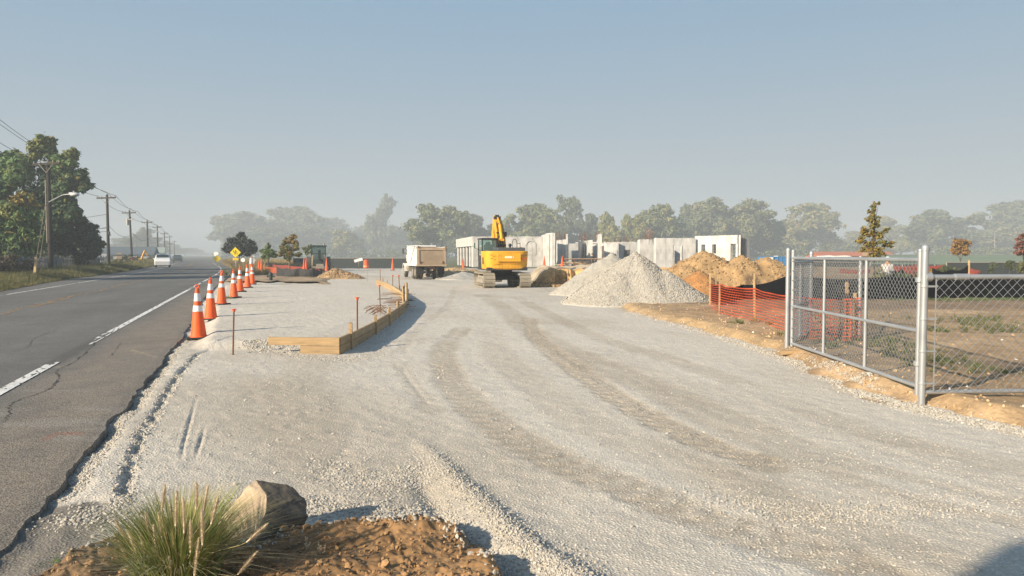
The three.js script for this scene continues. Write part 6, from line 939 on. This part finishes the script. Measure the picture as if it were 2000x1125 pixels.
lobedTree('slim young tree turning gold behind the chain link gate', 1706, 27.5, sap(1706, 27.5, [[1709, 398, 5, 4, 1], [1716, 397, 4, 3], [1705, 406, 7, 6], [1704, 416, 8, 7], [1707, 424, 9, 6], [1700, 430, 9, 6, 2], [1710, 434, 8, 6], [1705, 442, 10, 6, 2], [1690, 450, 9, 7, 1], [1695, 457, 8, 5, 1], [1684, 464, 7, 4, 2], [1706, 455, 6, 6, 1], [1722, 455, 9, 5, 2], [1731, 450, 6, 5], [1714, 462, 8, 5], [1680, 472, 10, 5, 1], [1695, 476, 10, 6, 1], [1708, 474, 8, 7], [1720, 473, 10, 5], [1734, 478, 10, 5, 2], [1743, 474, 5, 3, 1], [1692, 488, 11, 6, 1], [1712, 488, 12, 6, 1], [1706, 500, 13, 6], [1725, 496, 7, 4]]), 3600, 0.036, [[0.115, 0.125, 0.032], [0.27, 0.19, 0.03], [0.18, 0.15, 0.03]], 891, 0.035, 3.0, 'sapling', 'young tree');
lobedTree('small round tree with orange leaves above the far red netting', 1876, 62, sap(1876, 62, [[1876, 474, 12, 9], [1866, 482, 10, 8], [1886, 480, 11, 9], [1876, 488, 14, 9], [1868, 494, 10, 6], [1884, 493, 9, 6]]), 2600, 0.07, [[0.30, 0.175, 0.045], [0.22, 0.15, 0.05], [0.34, 0.15, 0.04]], 901, 0.05, 1.4);
lobedTree('reddish brown tree at the right edge of the view', 2000, 50, sap(2000, 50, [[2002, 460, 10, 6], [1992, 466, 8, 3], [2004, 475, 14, 7], [1994, 482, 9, 4], [2000, 490, 13, 6], [1990, 494, 8, 4], [2012, 484, 12, 14]]), 1800, 0.07, [[0.22, 0.085, 0.05], [0.16, 0.07, 0.045]], 911, 0.06, 2.0);

lobedTree('tree beyond the left edge of the view, shading the road', -170, 44, lobe(-170, 44, [[-170, 300, 60, 60, 0], [-130, 350, 60, 60, 1], [-220, 350, 70, 70, 0], [-170, 410, 80, 70, 1]]), 6000, 0.2, bigPal, 915, 0.25, 5);
lobedTree('second tree beyond the left edge of the view', -260, 52, lobe(-260, 52, [[-260, 290, 60, 60, 0], [-220, 350, 60, 60, 1], [-310, 350, 70, 70, 0], [-260, 410, 80, 70, 1]]), 6000, 0.2, bigPal, 917, 0.25, 5);

// bushes and far-right plants
function bush(label, x, y, d, w, h, pal, seed, leaf = 0.06, n = 1200, base = 0) { const p = at(x, y, d), s = d / F, t = thing('bush', label, 'bush', [p.x, base, p.z], 0), B = []; const r = mulberry(seed); for (let i = 0; i < 7; i++) B.push([(r() - 0.5) * w * s * 0.8, h * s * rr(0.3, 0.75, r), (r() - 0.5) * w * s * 0.5, w * s * 0.25, h * s * 0.3]); part('stem', trunkGeo(B, 0.03, h * s * 0.4, seed), M.bark, t); part('foliage', crownGeo(B, n, leaf, pal, seed + 1), leafMat, t); return t; }
const bg = [[0.06, 0.085, 0.03], [0.045, 0.065, 0.026], [0.10, 0.115, 0.04]], by = [[0.15, 0.15, 0.045], [0.10, 0.12, 0.04]];
bush('dense green bush behind the black silt fence beside the gate hinge', 1768, 535, 28.5, 52, 34, bg, 921, 0.05, 2600, 0.35); bush('thin yellowing shrub left of the worker in the white hat', 1716, 528, 29, 44, 44, by, 923, 0.04, 420, 0.3); bush('small golden shrub right of the gate post', 1812, 530, 40, 18, 16, [[0.3, 0.19, 0.04]], 925, 0.05, 400, 0.4); bush('bright leafed shrub before the red netting', 1834, 528, 42, 22, 20, bg, 927, 0.05, 600, 0.4); bush('dark shrub in the gap of the red netting', 1852, 520, 50, 14, 18, bg, 929, 0.06, 500, 0.35); bush('small shrub before the second stretch of red netting', 1870, 522, 50, 13, 12, bg, 931, 0.06, 380, 0.35); bush('shrub in front of the low black screened fence, middle one', 1940, 520, 54, 16, 22, bg, 933, 0.07, 500, 0.3); bush('shrub in front of the low black screened fence, near the right edge', 1972, 518, 54, 16, 24, bg, 935, 0.07, 500, 0.3); bush('yellowish weed shrub at the right edge of the view', 1996, 512, 50, 22, 26, by, 937, 0.06, 500, 0.35);
bush('red leafed shrub inside the left fence', 28, 512, 60, 26, 22, [[0.30, 0.055, 0.03], [0.2, 0.05, 0.03]], 941, 0.07, 900); bush('dark brown brush heap at the lower left edge before the fence', 18, 530, 50, 96, 44, [[0.05, 0.04, 0.022], [0.09, 0.05, 0.025], [0.04, 0.042, 0.022]], 943, 0.08, 3800); bush('rusty brown weeds between the second and third pole', 268, 517, 112, 44, 17, [[0.24, 0.12, 0.05], [0.15, 0.10, 0.045]], 945, 0.13, 1400); bush('green brown weeds right of the second pole', 232, 520, 100, 36, 15, [[0.12, 0.11, 0.045], [0.08, 0.08, 0.035]], 947, 0.12, 1200); bush('dark weeds by the fourth pole', 300, 512, 140, 24, 12, [[0.09, 0.075, 0.04]], 949, 0.14, 600); bush('green shrub at the foot of the third pole', 250, 507, 122, 18, 20, bg, 951, 0.12, 700); bush('rusty weeds along the fence right of the first pole', 155, 516, 68, 30, 12, [[0.20, 0.13, 0.05], [0.10, 0.09, 0.04]], 953, 0.08, 900);

// ---------------------------------------------------------------- power poles and cables
const poleAt = [[99, 318, 62], [212, 380, 92], [258, 411, 128], [289, 431, 168], [308.5, 441, 205], [322, 454, 255], [332, 461, 305], [341, 470, 370]];
const poleTops = [];
const poleLabels = ['nearest dark wooden power pole with a street lamp arm, before the tall tree', 'second wooden power pole, clear against the sky', 'third wooden power pole with a grey transformer', 'fourth wooden power pole beside the low hazy trees', 'fifth power pole with a double crossarm in the haze', 'sixth power pole, thin and hazy', 'seventh power pole, nearly lost in haze', 'farthest power pole, almost lost in the haze'];
poleAt.forEach(([x, y, d], i) => {
  const p = at(x, 500, d), h = topH(y, d), t = thing('power_pole', poleLabels[i], 'power pole', [p.x, 0, p.z], -0.33, 'power poles along the road'), r = 0.20 + (i > 2 ? 0.03 : 0);
  part('pole', [rod(V(0, -0.3, 0), V(i === 2 ? -0.35 : 0, h, 0), r, r * 0.72, 12)], M.poleWood, t); const ox = i === 2 ? -0.35 : 0, cy = h - (i === 0 ? 0.1 : 0.42);
  part('crossarm', [box(3.0, 0.17, 0.14, ox, cy, 0.14)], M.poleWood, t); if (i === 4 || i === 5) part('crossarm', [box(2.6, 0.16, 0.14, ox, cy - 1.4 - (i === 4 ? 1.6 : 0), 0.14)], M.poleWood, t);
  part('brace', [rod(V(ox - 0.8, cy, 0.2), V(ox, cy - 0.75, 0.18), 0.025), rod(V(ox + 0.8, cy, 0.2), V(ox, cy - 0.75, 0.18), 0.025)], M.steel, t);
  for (const q of [-1.4, -0.7, 0.7, 1.4]) part('insulator', [cyl(0.05, 0.2, ox + q, cy + 0.17, 0.14, 'y', 8, 0.035)], M.steel, t);
  part('top_pin', [cyl(0.04, 0.3, ox, h + 0.12, 0, 'y', 6)], M.steel, t);
  if (i === 0) { part('lamp_arm', [tube([V(0.1, h - 3.35 + 0.1, 0.1), V(1.0, h - 2.95, 0.15), V(1.9, h - 2.70, 0.2), V(2.75, h - 2.70, 0.2)], 0.045, 20, 8)], M.galv, t); const lm = part('lamp_head', [place(new THREE.SphereGeometry(0.42, 18, 10), 0, 0, 0).scale(1, 0.42, 0.7).translate(3.05, h - 2.72, 0.2), rbox(0.4, 0.16, 0.3, 2.75, h - 2.62, 0.2, 0.05), cyl(0.05, 0.12, 2.95, h - 2.48, 0.2)], std([0.52, 0.54, 0.55], 0.5), t); part('guy_wire', [rod(V(-0.1, h - 3.4, 0), V(-2.2, 0.3, -0.6), 0.022, 0.022, 5), rod(V(-0.1, h - 2.2, 0), V(-2.4, 0.3, -0.4), 0.022, 0.022, 5)], M.steel, t); part('conduit', [rod(V(-0.22, 2.6, 0.1), V(-0.22, h - 1.4, 0.1), 0.05, 0.05, 8)], M.steel, t); }
  if (i === 2) part('transformer', [cyl(0.26, 1.0, ox - 0.4, h - 2.0, 0.1, 'y', 16), cyl(0.2, 0.1, ox - 0.4, h - 1.45, 0.1, 'y', 12)], M.galv, t); if (i === 2) part('crossarm', [box(1.9, 0.14, 0.12, ox, h - 1.55, 0.2)], M.steel, t);
  if (i === 1) part('junction_box', [rbox(0.2, 0.34, 0.2, 0.28, 4.3, 0.1, 0.03), rbox(0.14, 0.2, 0.14, 0.42, 4.05, 0.1, 0.03)], M.frameBlack, t);
  if (i === 3) part('lamp_arm', [tube([V(0.1, h - 3.6, 0.1), V(1.6, h - 2.7, 0.3), V(4.2, h - 2.4, 0.6)], 0.06, 16, 6)], M.galv, t);
  poleTops.push({ p: t.position.clone(), h, cy, ox });
});
{ // one set of cables per gap between poles
  const q0 = at(-290, 170, 30), start = { p: V(q0.x, 0, q0.z), h: 11.4, cy: 11.0, ox: 0 }, list = [start, ...poleTops.slice(0, 7)];
  const words = ['from the left edge to the first pole', 'from the first to the second pole', 'from the second to the third pole', 'from the third to the fourth pole', 'from the fourth to the fifth pole', 'from the fifth to the sixth pole', 'from the sixth to the seventh pole'];
  for (let i = 0; i + 1 < list.length; i++) {
    const A = list[i], B = list[i + 1], t = thing('power_cable', 'thin dark overhead cables running ' + words[i], 'cable', [A.p.x, 0, A.p.z], 0), w = (P, q, y) => V(P.p.x - A.p.x + Math.cos(-0.33) * q, y, P.p.z - A.p.z + Math.sin(0.33) * q), rad = 0.013 + 0.00011 * -B.p.z;
    for (const [q, dy, sag] of [[-1.4, 0.25, 0.5], [1.4, 0.25, 0.5], [0, 0.7, 0.4], [0.25, -3.5, 0.9]]) { const a = w(A, q, A.cy + dy), b = w(B, q, B.cy + dy), m = a.clone().lerp(b, 0.5); m.y -= sag; part('cable', [tube([a, a.clone().lerp(m, 0.5).add(V(0, -sag * 0.25, 0)), m, b.clone().lerp(m, 0.5).add(V(0, -sag * 0.25, 0)), b], rad, 24, 4)], M.cable, t); }
  }
  const p2 = poleTops[1], s = thing('power_cable', 'service cables running left from the second pole into the dark tree', 'cable', [p2.p.x, 0, p2.p.z]); for (const [y, y2, l] of [[6.6, 5.6, -9], [4.9, 4.7, -10], [4.5, 4.1, -10]]) part('cable', [tube([V(-0.1, y, 0), V(l * 0.5, (y + y2) / 2 - 0.25, 1), V(l, y2, 2)], 0.022, 14, 4)], M.cable, s);
}
{ const p = at(1942, 500, 330), h = topH(446, 330), t = thing('power_pole', 'pale utility pole with a transformer before the largest hazy tree, far right', 'power pole', [p.x, 0, p.z], 0.2); part('pole', [rod(V(0, -0.2, 0), V(0, h, 0), 0.2, 0.15, 10)], M.steel, t); part('crossarm', [box(2.2, 0.15, 0.12, 0.3, h - 0.1, 0.15), box(1.2, 0.12, 0.12, -0.1, h - 0.9, 0.15)], M.steel, t); part('transformer', [cyl(0.3, 0.8, 0.55, h - 1.3, 0.1)], M.steel, t); }
{ // picket fence at the left with leaning posts
  const a = at(18, 520, 55), b = at(204, 515, 86), n = 44, t = thing('picket_fence', 'weathered grey picket fence under the dark trees left of the road', 'fence', [a.x, 0, a.z], Math.atan2(-(b.z - a.z), b.x - a.x)), l = Math.hypot(b.x - a.x, b.z - a.z), r = mulberry(55);
  const tones = [[0.22, 0.23, 0.24], [0.15, 0.16, 0.17], [0.30, 0.30, 0.30], [0.07, 0.075, 0.08]].map((c) => std(c, 0.9, { map: T.wood })), geo = merge([box(0.20, 1.3, 0.03, 0, 0.65, 0), place(new THREE.ConeGeometry(0.12, 0.1, 4), 0, 1.35, 0, 0, 0.785)]);
  for (let i = 0; i < 86; i++) { const dk = i > 50 && i < 66; if (i > 55 && i < 60) continue; const m = part('picket', geo, tones[dk ? 3 : Math.floor(r() * 3)], t); m.position.set(i / 86 * l, 0.05, rr(-0.03, 0.03, r)); m.scale.set(1, rr(0.88, 1.06, r), 1); m.rotation.z = rr(-0.06, 0.06, r); }
  part('rail', [box(l, 0.09, 0.05, l / 2, 0.4, -0.06)], tones[1], t); part('rail', [box(l, 0.09, 0.05, l / 2, 1.05, -0.06)], tones[1], t);
  for (let i = 0; i < 9; i++) part('post', [box(0.12, 1.6, 0.12, i / 9 * l, 0.75, -0.14, 0, 0, (i - 1) * 0.02)], tones[0], t);
  const p = at(70, 545, 49), s = thing('wooden_stake', 'leaning yellow wooden post before the picket fence', 'wooden post', [p.x, 0, p.z]); part('post', [box(0.15, 1.5, 0.15, 0, 0.72, 0, 0, 0, -0.10)], M.lath, s);
}

// ---------------------------------------------------------------- grasses and weeds
function tuft(seed, n, h, spread, lean, cols, width = 0.012) {
  const r = mulberry(seed), pos = [], col = [], idx = [];
  for (let i = 0; i < n; i++) { const a = r() * 6.28, q = Math.sqrt(r()) * spread, l = h * rr(0.55, 1.1, r), b = lean * rr(0.3, 1.2, r), w = width * rr(0.7, 1.3, r), c = cols[Math.floor(r() * cols.length)], px = Math.cos(a + 1.57) * w / 2, pz = Math.sin(a + 1.57) * w / 2, e = pos.length / 3, t2 = 0.75 + 0.5 * r(); for (let k = 0; k <= 3; k++) { const s = k / 3, o = q + b * s * s * l, y = l * s * (1 - 0.25 * b * s), f = 1 - 0.85 * s; pos.push(Math.cos(a) * o - px * f, y, Math.sin(a) * o - pz * f, Math.cos(a) * o + px * f, y, Math.sin(a) * o + pz * f); for (let j = 0; j < 2; j++) col.push(c[0] * t2, c[1] * t2, c[2] * t2); if (k) idx.push(e + k * 2 - 2, e + k * 2 - 1, e + k * 2, e + k * 2 - 1, e + k * 2 + 1, e + k * 2); } }
  const g = new THREE.BufferGeometry(); g.setAttribute('position', new THREE.Float32BufferAttribute(pos, 3)); g.setAttribute('color', new THREE.Float32BufferAttribute(col, 3)); g.setIndex(idx); g.computeVertexNormals(); return g;
}
const gGreen = [[0.12, 0.16, 0.04], [0.09, 0.13, 0.03], [0.17, 0.17, 0.05]], gDry = [[0.34, 0.26, 0.12], [0.26, 0.20, 0.09], [0.15, 0.15, 0.05]];
function field(name, label, n, sample, geo, seed) { const m = scatter(name, n, sample, geo, M.blade, scene, seed); m.name = numbered(name); return tag(m, label, 'grass', undefined, 'stuff'); }
field('verge_grass', 'green and dry grass along the left edge of the road', 11000, (r) => { const d = 22 * Math.pow(150 / 22, r()), e = Math.pow(r(), 1.5) * 7, x = asphaltL(d) - 0.05 - e; if (d > 44 && fbm(x, d, 401, 3) < 0.3) return null; return { x, y: -0.03 + 0.14 * sstep(0, 1.6, e) + 0.3 * sstep(3, 9, e), z: -d, s: (0.6 + 0.5 * r()) * (0.55 + d * 0.009) * (0.5 + 0.5 * sstep(0, 2, e)), c: r() < 0.5 ? [1.5, 1.0, 0.7] : [0.75, 0.72, 0.7], flat: 0.1 }; }, tuft(951, 26, 0.55, 0.22, 0.6, gGreen, 0.024), 961);
field('verge_grass', 'dry tan grasses on the right verge behind the roadside cones', 3200, (r) => { const d = 57 * Math.pow(130 / 57, r()), e = 0.5 + r() * 9, x = asphaltR(d) + e; if (d < 84 && x / d * 1450 > -488) return null; return { x, y: 0.02, z: -d, s: (0.9 + 0.8 * r()) * (0.6 + d * 0.008), c: r() < 0.6 ? [1.35, 1.1, 0.9] : [1, 1.1, 1], flat: 0.1 }; }, tuft(952, 30, 0.42, 0.2, 0.6, gDry, 0.02), 962);
field('weed_patch', 'green weeds along the foot of the long black silt fence', 700, (r) => { const x = rr(12.6, 24, r), d = 25.1 - Math.abs(r() - r()) * 1.3; if (x < 14 && r() < 0.7) return null; return { x, y: dirtAt(x, d)[0], z: -d, s: 0.16 + 0.3 * r(), flat: 0.3 }; }, tuft(953, 30, 0.24, 0.16, 0.9, [[0.12, 0.19, 0.04], [0.09, 0.15, 0.035], [0.2, 0.22, 0.07]], 0.022), 963);
field('weed_patch', 'scattered low weeds on the dirt behind the fence', 420, (r) => { const d = rr(7.5, 18, r), x = dirtX(d) + 0.6 + r() * 8; if (fbm(x * 0.8, d * 0.8, 404, 3) < 0.56) return null; return { x, y: dirtAt(x, d)[0], z: -d, s: 0.25 + 0.5 * r(), flat: 0.4 }; }, tuft(954, 26, 0.22, 0.14, 1.0, [[0.10, 0.15, 0.035], [0.15, 0.16, 0.05]], 0.018), 964);
const ornG = tuft(955, 110, 0.75, 0.16, 0.75, [[0.12, 0.15, 0.04], [0.2, 0.19, 0.06], [0.32, 0.25, 0.11]], 0.018);
[[473, 534, 62, 'left ornamental grass clump by the sign post'], [487, 536, 60, 'ornamental grass clump behind the fifth and sixth cones'], [500, 533, 64, 'ornamental grass clump under the slim cone pair'], [519, 540, 57, 'green grass clump left of the hydrant pipe'], [511, 532, 66, 'dry ornamental grass clump behind the tan boulder'], [440, 540, 58, 'low grass tuft at the road edge left of the clumps']].forEach(([x, y, d, label], i) => { const p = at(x, 500, d), t = thing('ornamental_grass', label, 'grass clump', [p.x, 0.02, p.z], i); part('foliage', ornG, M.blade, t); part('foliage', ornG.clone().rotateY(1.3), M.blade, t); t.scale.setScalar([1.25, 1.35, 1.2, 1.1, 1.2, 0.8][i]); });
{ const [x, d] = gp(443, 586), t = thing('grass_tuft', 'small green weed tuft between the third and fourth cone', 'weed', [x, -0.02, -d]); part('foliage', tuft(958, 60, 0.28, 0.2, 0.9, gGreen, 0.02), M.blade, t); }
for (const [x, y, l] of [[98, 1098, 'small green weed in the dark soil at the lower left corner'], [128, 1090, 'tiny green sprout in the soil beside the lower left weed']]) { const [gx, gd] = gp(x, y), t = thing('weed', l, 'weed', [gx, soilAt(gx, gd)[0], -gd]); part('foliage', tuft(x, 26, 0.06, 0.02, 1.3, [[0.14, 0.22, 0.04], [0.10, 0.16, 0.03]], 0.014), M.blade, t); }
{ // dry sprigs in front of the boulder
  const r = mulberry(66); [[628, 1095, 'dry pale sprig on the soil right of the boulder'], [600, 1088, 'short dry sprig close to the boulder\'s shadow']].forEach(([x, y, l], k) => { const [gx, gd] = gp(x, y), t = thing('dry_sprig', l, 'dry plant', [gx, soilAt(gx, gd)[0] - 0.01, -gd]), g = []; for (let i = 0; i < 9; i++) { const a = r() * 6.28, b = V(0.02 * Math.cos(a), 0.03 + 0.05 * r(), 0.02 * Math.sin(a)); g.push(rod(V(0, 0, 0), b, 0.0016, 0.001, 4), place(new THREE.SphereGeometry(0.004, 5, 4), b.x, b.y, b.z)); } part('stem', g, std([0.5, 0.40, 0.27], 0.9), t); });
}
{ // the plumed grass clump in the foreground
  const [x, d] = gp(352, 1128), t = thing('fountain_grass', 'green fountain grass clump with tan plumes at the bottom of the view', 'grass clump', [x, -0.0, -d + 0.02]), r = mulberry(977);
  const clump = (n, hmin, hmax, spread, lean, cols, w, seed) => { const q = mulberry(seed), pos = [], col = [], idx = []; for (let i = 0; i < n; i++) { const a = q() * 6.28, rad = Math.sqrt(q()) * spread, l = rr(hmin, hmax, q), b = lean * (0.15 + rad / spread * 0.9) * rr(0.5, 1.3, q), c0 = cols[Math.floor(q() * cols.length)], tip = [0.42, 0.33, 0.14], wd = w * rr(0.7, 1.3, q), tw = a + 1.57 + (q() - 0.5), px = Math.cos(tw) * wd / 2, pz = Math.sin(tw) * wd / 2, e = pos.length / 3, tn = 0.7 + 0.6 * q(), sx = (q() - 0.5) * 0.1, dry = q() < 0.25 ? 1 : 0.45; for (let k = 0; k <= 6; k++) { const s = k / 6, o = rad + b * s * s * l, y = l * (s - 0.38 * b * s * s), f = 1 - 0.92 * s * s; pos.push(Math.cos(a) * o - px * f + sx * s, y, Math.sin(a) * o - pz * f, Math.cos(a) * o + px * f + sx * s, y, Math.sin(a) * o + pz * f); for (let j = 0; j < 2; j++) col.push(...c0.map((v, u) => mix(v, tip[u], dry * s * s) * tn)); if (k) idx.push(e + k * 2 - 2, e + k * 2 - 1, e + k * 2, e + k * 2 - 1, e + k * 2 + 1, e + k * 2); } } const g = new THREE.BufferGeometry(); g.setAttribute('position', new THREE.Float32BufferAttribute(pos, 3)); g.setAttribute('color', new THREE.Float32BufferAttribute(col, 3)); g.setIndex(idx); g.computeVertexNormals(); return g; };
  const f = part('foliage', clump(2100, 0.22, 0.50, 0.20, 0.72, [[0.19, 0.31, 0.05], [0.14, 0.25, 0.04], [0.25, 0.33, 0.065], [0.32, 0.31, 0.09]], 0.0052, 978), M.blade, t); f.userData.kind = 'stuff';
  const f2 = part('dry_foliage', clump(420, 0.30, 0.52, 0.18, 0.95, [[0.40, 0.32, 0.15], [0.32, 0.26, 0.12]], 0.0035, 979), M.blade, t); f2.userData.kind = 'stuff';
  const f3 = part('dead_blade', clump(150, 0.30, 0.50, 0.17, 1.7, [[0.46, 0.38, 0.20], [0.36, 0.29, 0.15]], 0.004, 980), M.blade, t); f3.userData.kind = 'stuff';
  const plume = std([0.70, 0.58, 0.42], 0.95), stalkM = std([0.42, 0.36, 0.17], 0.9);
  const heads = [[322, 950, 6], [345, 962, 2], [358, 975, -2], [384, 945, 4], [406, 950, 10], [394, 1000, -3], [425, 975, 14], [338, 1000, -6], [310, 1005, -9], [284, 1005, -12], [250, 1040, -22], [226, 1018, -26], [232, 1060, -24], [275, 1050, -14], [300, 1030, -8], [372, 1020, 2], [388, 1055, 6], [520, 1025, 48], [500, 1080, 40], [330, 1090, -4], [272, 1075, -18]];
  heads.forEach(([hx, hy, deg], i) => {
    const depth = d + rr(-0.26, 0.02, r), tip = at(hx, hy, depth).sub(t.position), a = deg * Math.PI / 180, len = rr(0.12, 0.18, r), dir = V(Math.sin(a), Math.cos(a), rr(-0.15, 0.15, r)).normalize(), root = tip.clone().addScaledVector(dir, -len), foot = V(root.x * 0.28 + rr(-0.03, 0.03, r), 0.02, root.z * 0.4), mid = foot.clone().lerp(root, 0.55).add(V(-0.12 * Math.sin(a), 0.02, 0));
    part('stalk', [tube([foot, mid, root, tip.clone().addScaledVector(dir, -0.02)], 0.0014, 14, 4)], stalkM, t);
    const pos = [], idx = []; for (let k = 0; k < 520; k++) { const s = r(), c = root.clone().lerp(tip, s), th = 0.019 * Math.sin(Math.PI * (0.1 + 0.86 * s)) ** 0.7 * rr(0.6, 1.25, r), o = V(r() - 0.5, r() - 0.5, r() - 0.5).normalize(); o.addScaledVector(dir, -o.dot(dir)).normalize(); const e = c.clone().addScaledVector(o, th).addScaledVector(dir, 0.018), w = V().crossVectors(o, dir).multiplyScalar(0.0013), b = pos.length / 3; for (const q of [c.clone().add(w), c.clone().sub(w), e]) pos.push(q.x, q.y, q.z); idx.push(b, b + 1, b + 2); }
    const g = new THREE.BufferGeometry(); g.setAttribute('position', new THREE.Float32BufferAttribute(pos, 3)); g.setIndex(idx); g.computeVertexNormals(); part('seed_head', [g, tube([root, root.clone().lerp(tip, 0.5), tip], 0.0045, 8, 6)], plume, t);
  });
}

// ---------------------------------------------------------------- two workers far off
function bodyGeo(bones, R = 1.15, res = 56) {   // one skin over tapered bones: [a, b, ra, rb]
  const mc = new MarchingCubes(res, new THREE.MeshBasicMaterial(), false, false, 200000), n = res, dist = (p) => { let s = 0; for (const [a, b, ra, rb] of bones) { const ab = b.clone().sub(a), t = clamp(p.clone().sub(a).dot(ab) / ab.lengthSq()), d = p.distanceTo(a.clone().addScaledVector(ab, t)) - mix(ra, rb, t); s += Math.exp(-d * 34); } return -Math.log(s) / 34; };
  for (let k = 0; k < n; k++) for (let j = 0; j < n; j++) for (let i = 0; i < n; i++) mc.field[k * n * n + j * n + i] = -dist(V((i / n * 2 - 1) * R, (j / n * 2 - 1) * R + 0.9, (k / n * 2 - 1) * R));
  mc.isolation = 0; mc.update(); const c = mc.count, g = new THREE.BufferGeometry(); g.setAttribute('position', new THREE.BufferAttribute(mc.positionArray.slice(0, c * 3), 3)); g.setAttribute('normal', new THREE.BufferAttribute(mc.normalArray.slice(0, c * 3), 3)); g.scale(R, R, R); g.translate(0, 0.9, 0); return g;
}
function worker(label, pos, turn, shirt, hat) {
  const t = thing('person', label, 'person', pos, turn);
  const neck = V(0, 1.46, 0.02), hip = V(0, 0.94, 0), head = V(0, 1.62, 0.05), J = [[hip, V(0, 1.2, 0), 0.15, 0.14], [V(0, 1.2, 0), V(0, 1.38, 0.01), 0.15, 0.14], [V(-0.17, 1.40, 0), V(0.17, 1.40, 0), 0.075, 0.075], [neck, head, 0.055, 0.055], [V(0, 1.60, 0.04), V(0, 1.68, 0.05), 0.085, 0.095]];
  for (const s of [-1, 1]) { J.push([V(s * 0.20, 1.38, 0), V(s * 0.27, 1.10, 0.03), 0.058, 0.045], [V(s * 0.27, 1.10, 0.03), V(s * 0.20, 0.92, 0.24), 0.045, 0.03], [V(s * 0.20, 0.92, 0.24), V(s * 0.18, 0.90, 0.32), 0.032, 0.022], [V(s * 0.09, 0.92, 0), V(s * 0.11, 0.5, 0.03), 0.095, 0.062], [V(s * 0.11, 0.5, 0.03), V(s * 0.11, 0.08, 0), 0.058, 0.042], [V(s * 0.11, 0.05, 0), V(s * 0.13, 0.035, 0.16), 0.045, 0.04]); }
  const g = bodyGeo(J), p = g.attributes.position, col = new Float32Array(p.count * 3); for (let i = 0; i < p.count; i++) { const y = p.getY(i), z = p.getZ(i), c = y > 1.47 ? [0.42, 0.25, 0.17] : y > 0.92 && !(z > 0.2) ? shirt : z > 0.2 && y > 0.8 ? [0.42, 0.25, 0.17] : y > 0.1 ? [0.06, 0.07, 0.09] : [0.08, 0.06, 0.04]; col.set(c, i * 3); } g.setAttribute('color', new THREE.BufferAttribute(col, 3));
  part('body', g, std([1, 1, 1], 0.85, { vertexColors: true }), t);
  const h = part('hard_hat', [place(new THREE.SphereGeometry(0.132, 20, 10, 0, 6.3, 0, 1.6), 0, 1.69, 0.05), cyl(0.165, 0.016, 0, 1.69, 0.065, 'y', 22)], std(hat, 0.4), t); return t;
}
{ const p = at(1733, 520, 29.5); const w = worker('person in a white hard hat and pale grey top behind the silt fence', [p.x, 0, p.z], 2.5, [0.46, 0.45, 0.46], [0.8, 0.8, 0.78]); w.scale.setScalar(0.86); const q = at(1156.5, 500, 88); worker('person in dark work clothes standing before the white wall panels', [q.x, 0, q.z], 0.4, [0.03, 0.035, 0.05], [0.05, 0.05, 0.05]); }

{ // a box truck added outside the frame to cast the lower right corner shadow
  const t = thing('added_shadow_truck', 'white box truck added outside the view to cast the lower right corner shadow', 'truck', [-2.80, 0, 3.07], 0.12);
  part('cargo_box', [rbox(2.2, 2.9, 5.0, 0, 2.35, 0.6, 0.05)], M.truckWhite, t); part('cab', [rbox(2.0, 1.6, 1.4, 0, 1.3, 3.9, 0.15)], M.truckWhite, t); part('window', [box(1.7, 0.6, 0.02, 0, 1.7, 4.61)], M.glass, t);
  for (const s of [-1, 1]) for (const z of [-1.2, 3.8]) wheel(t, s * 0.9, z, 0.42, 0.28);
}
renderer.render(scene, camera);
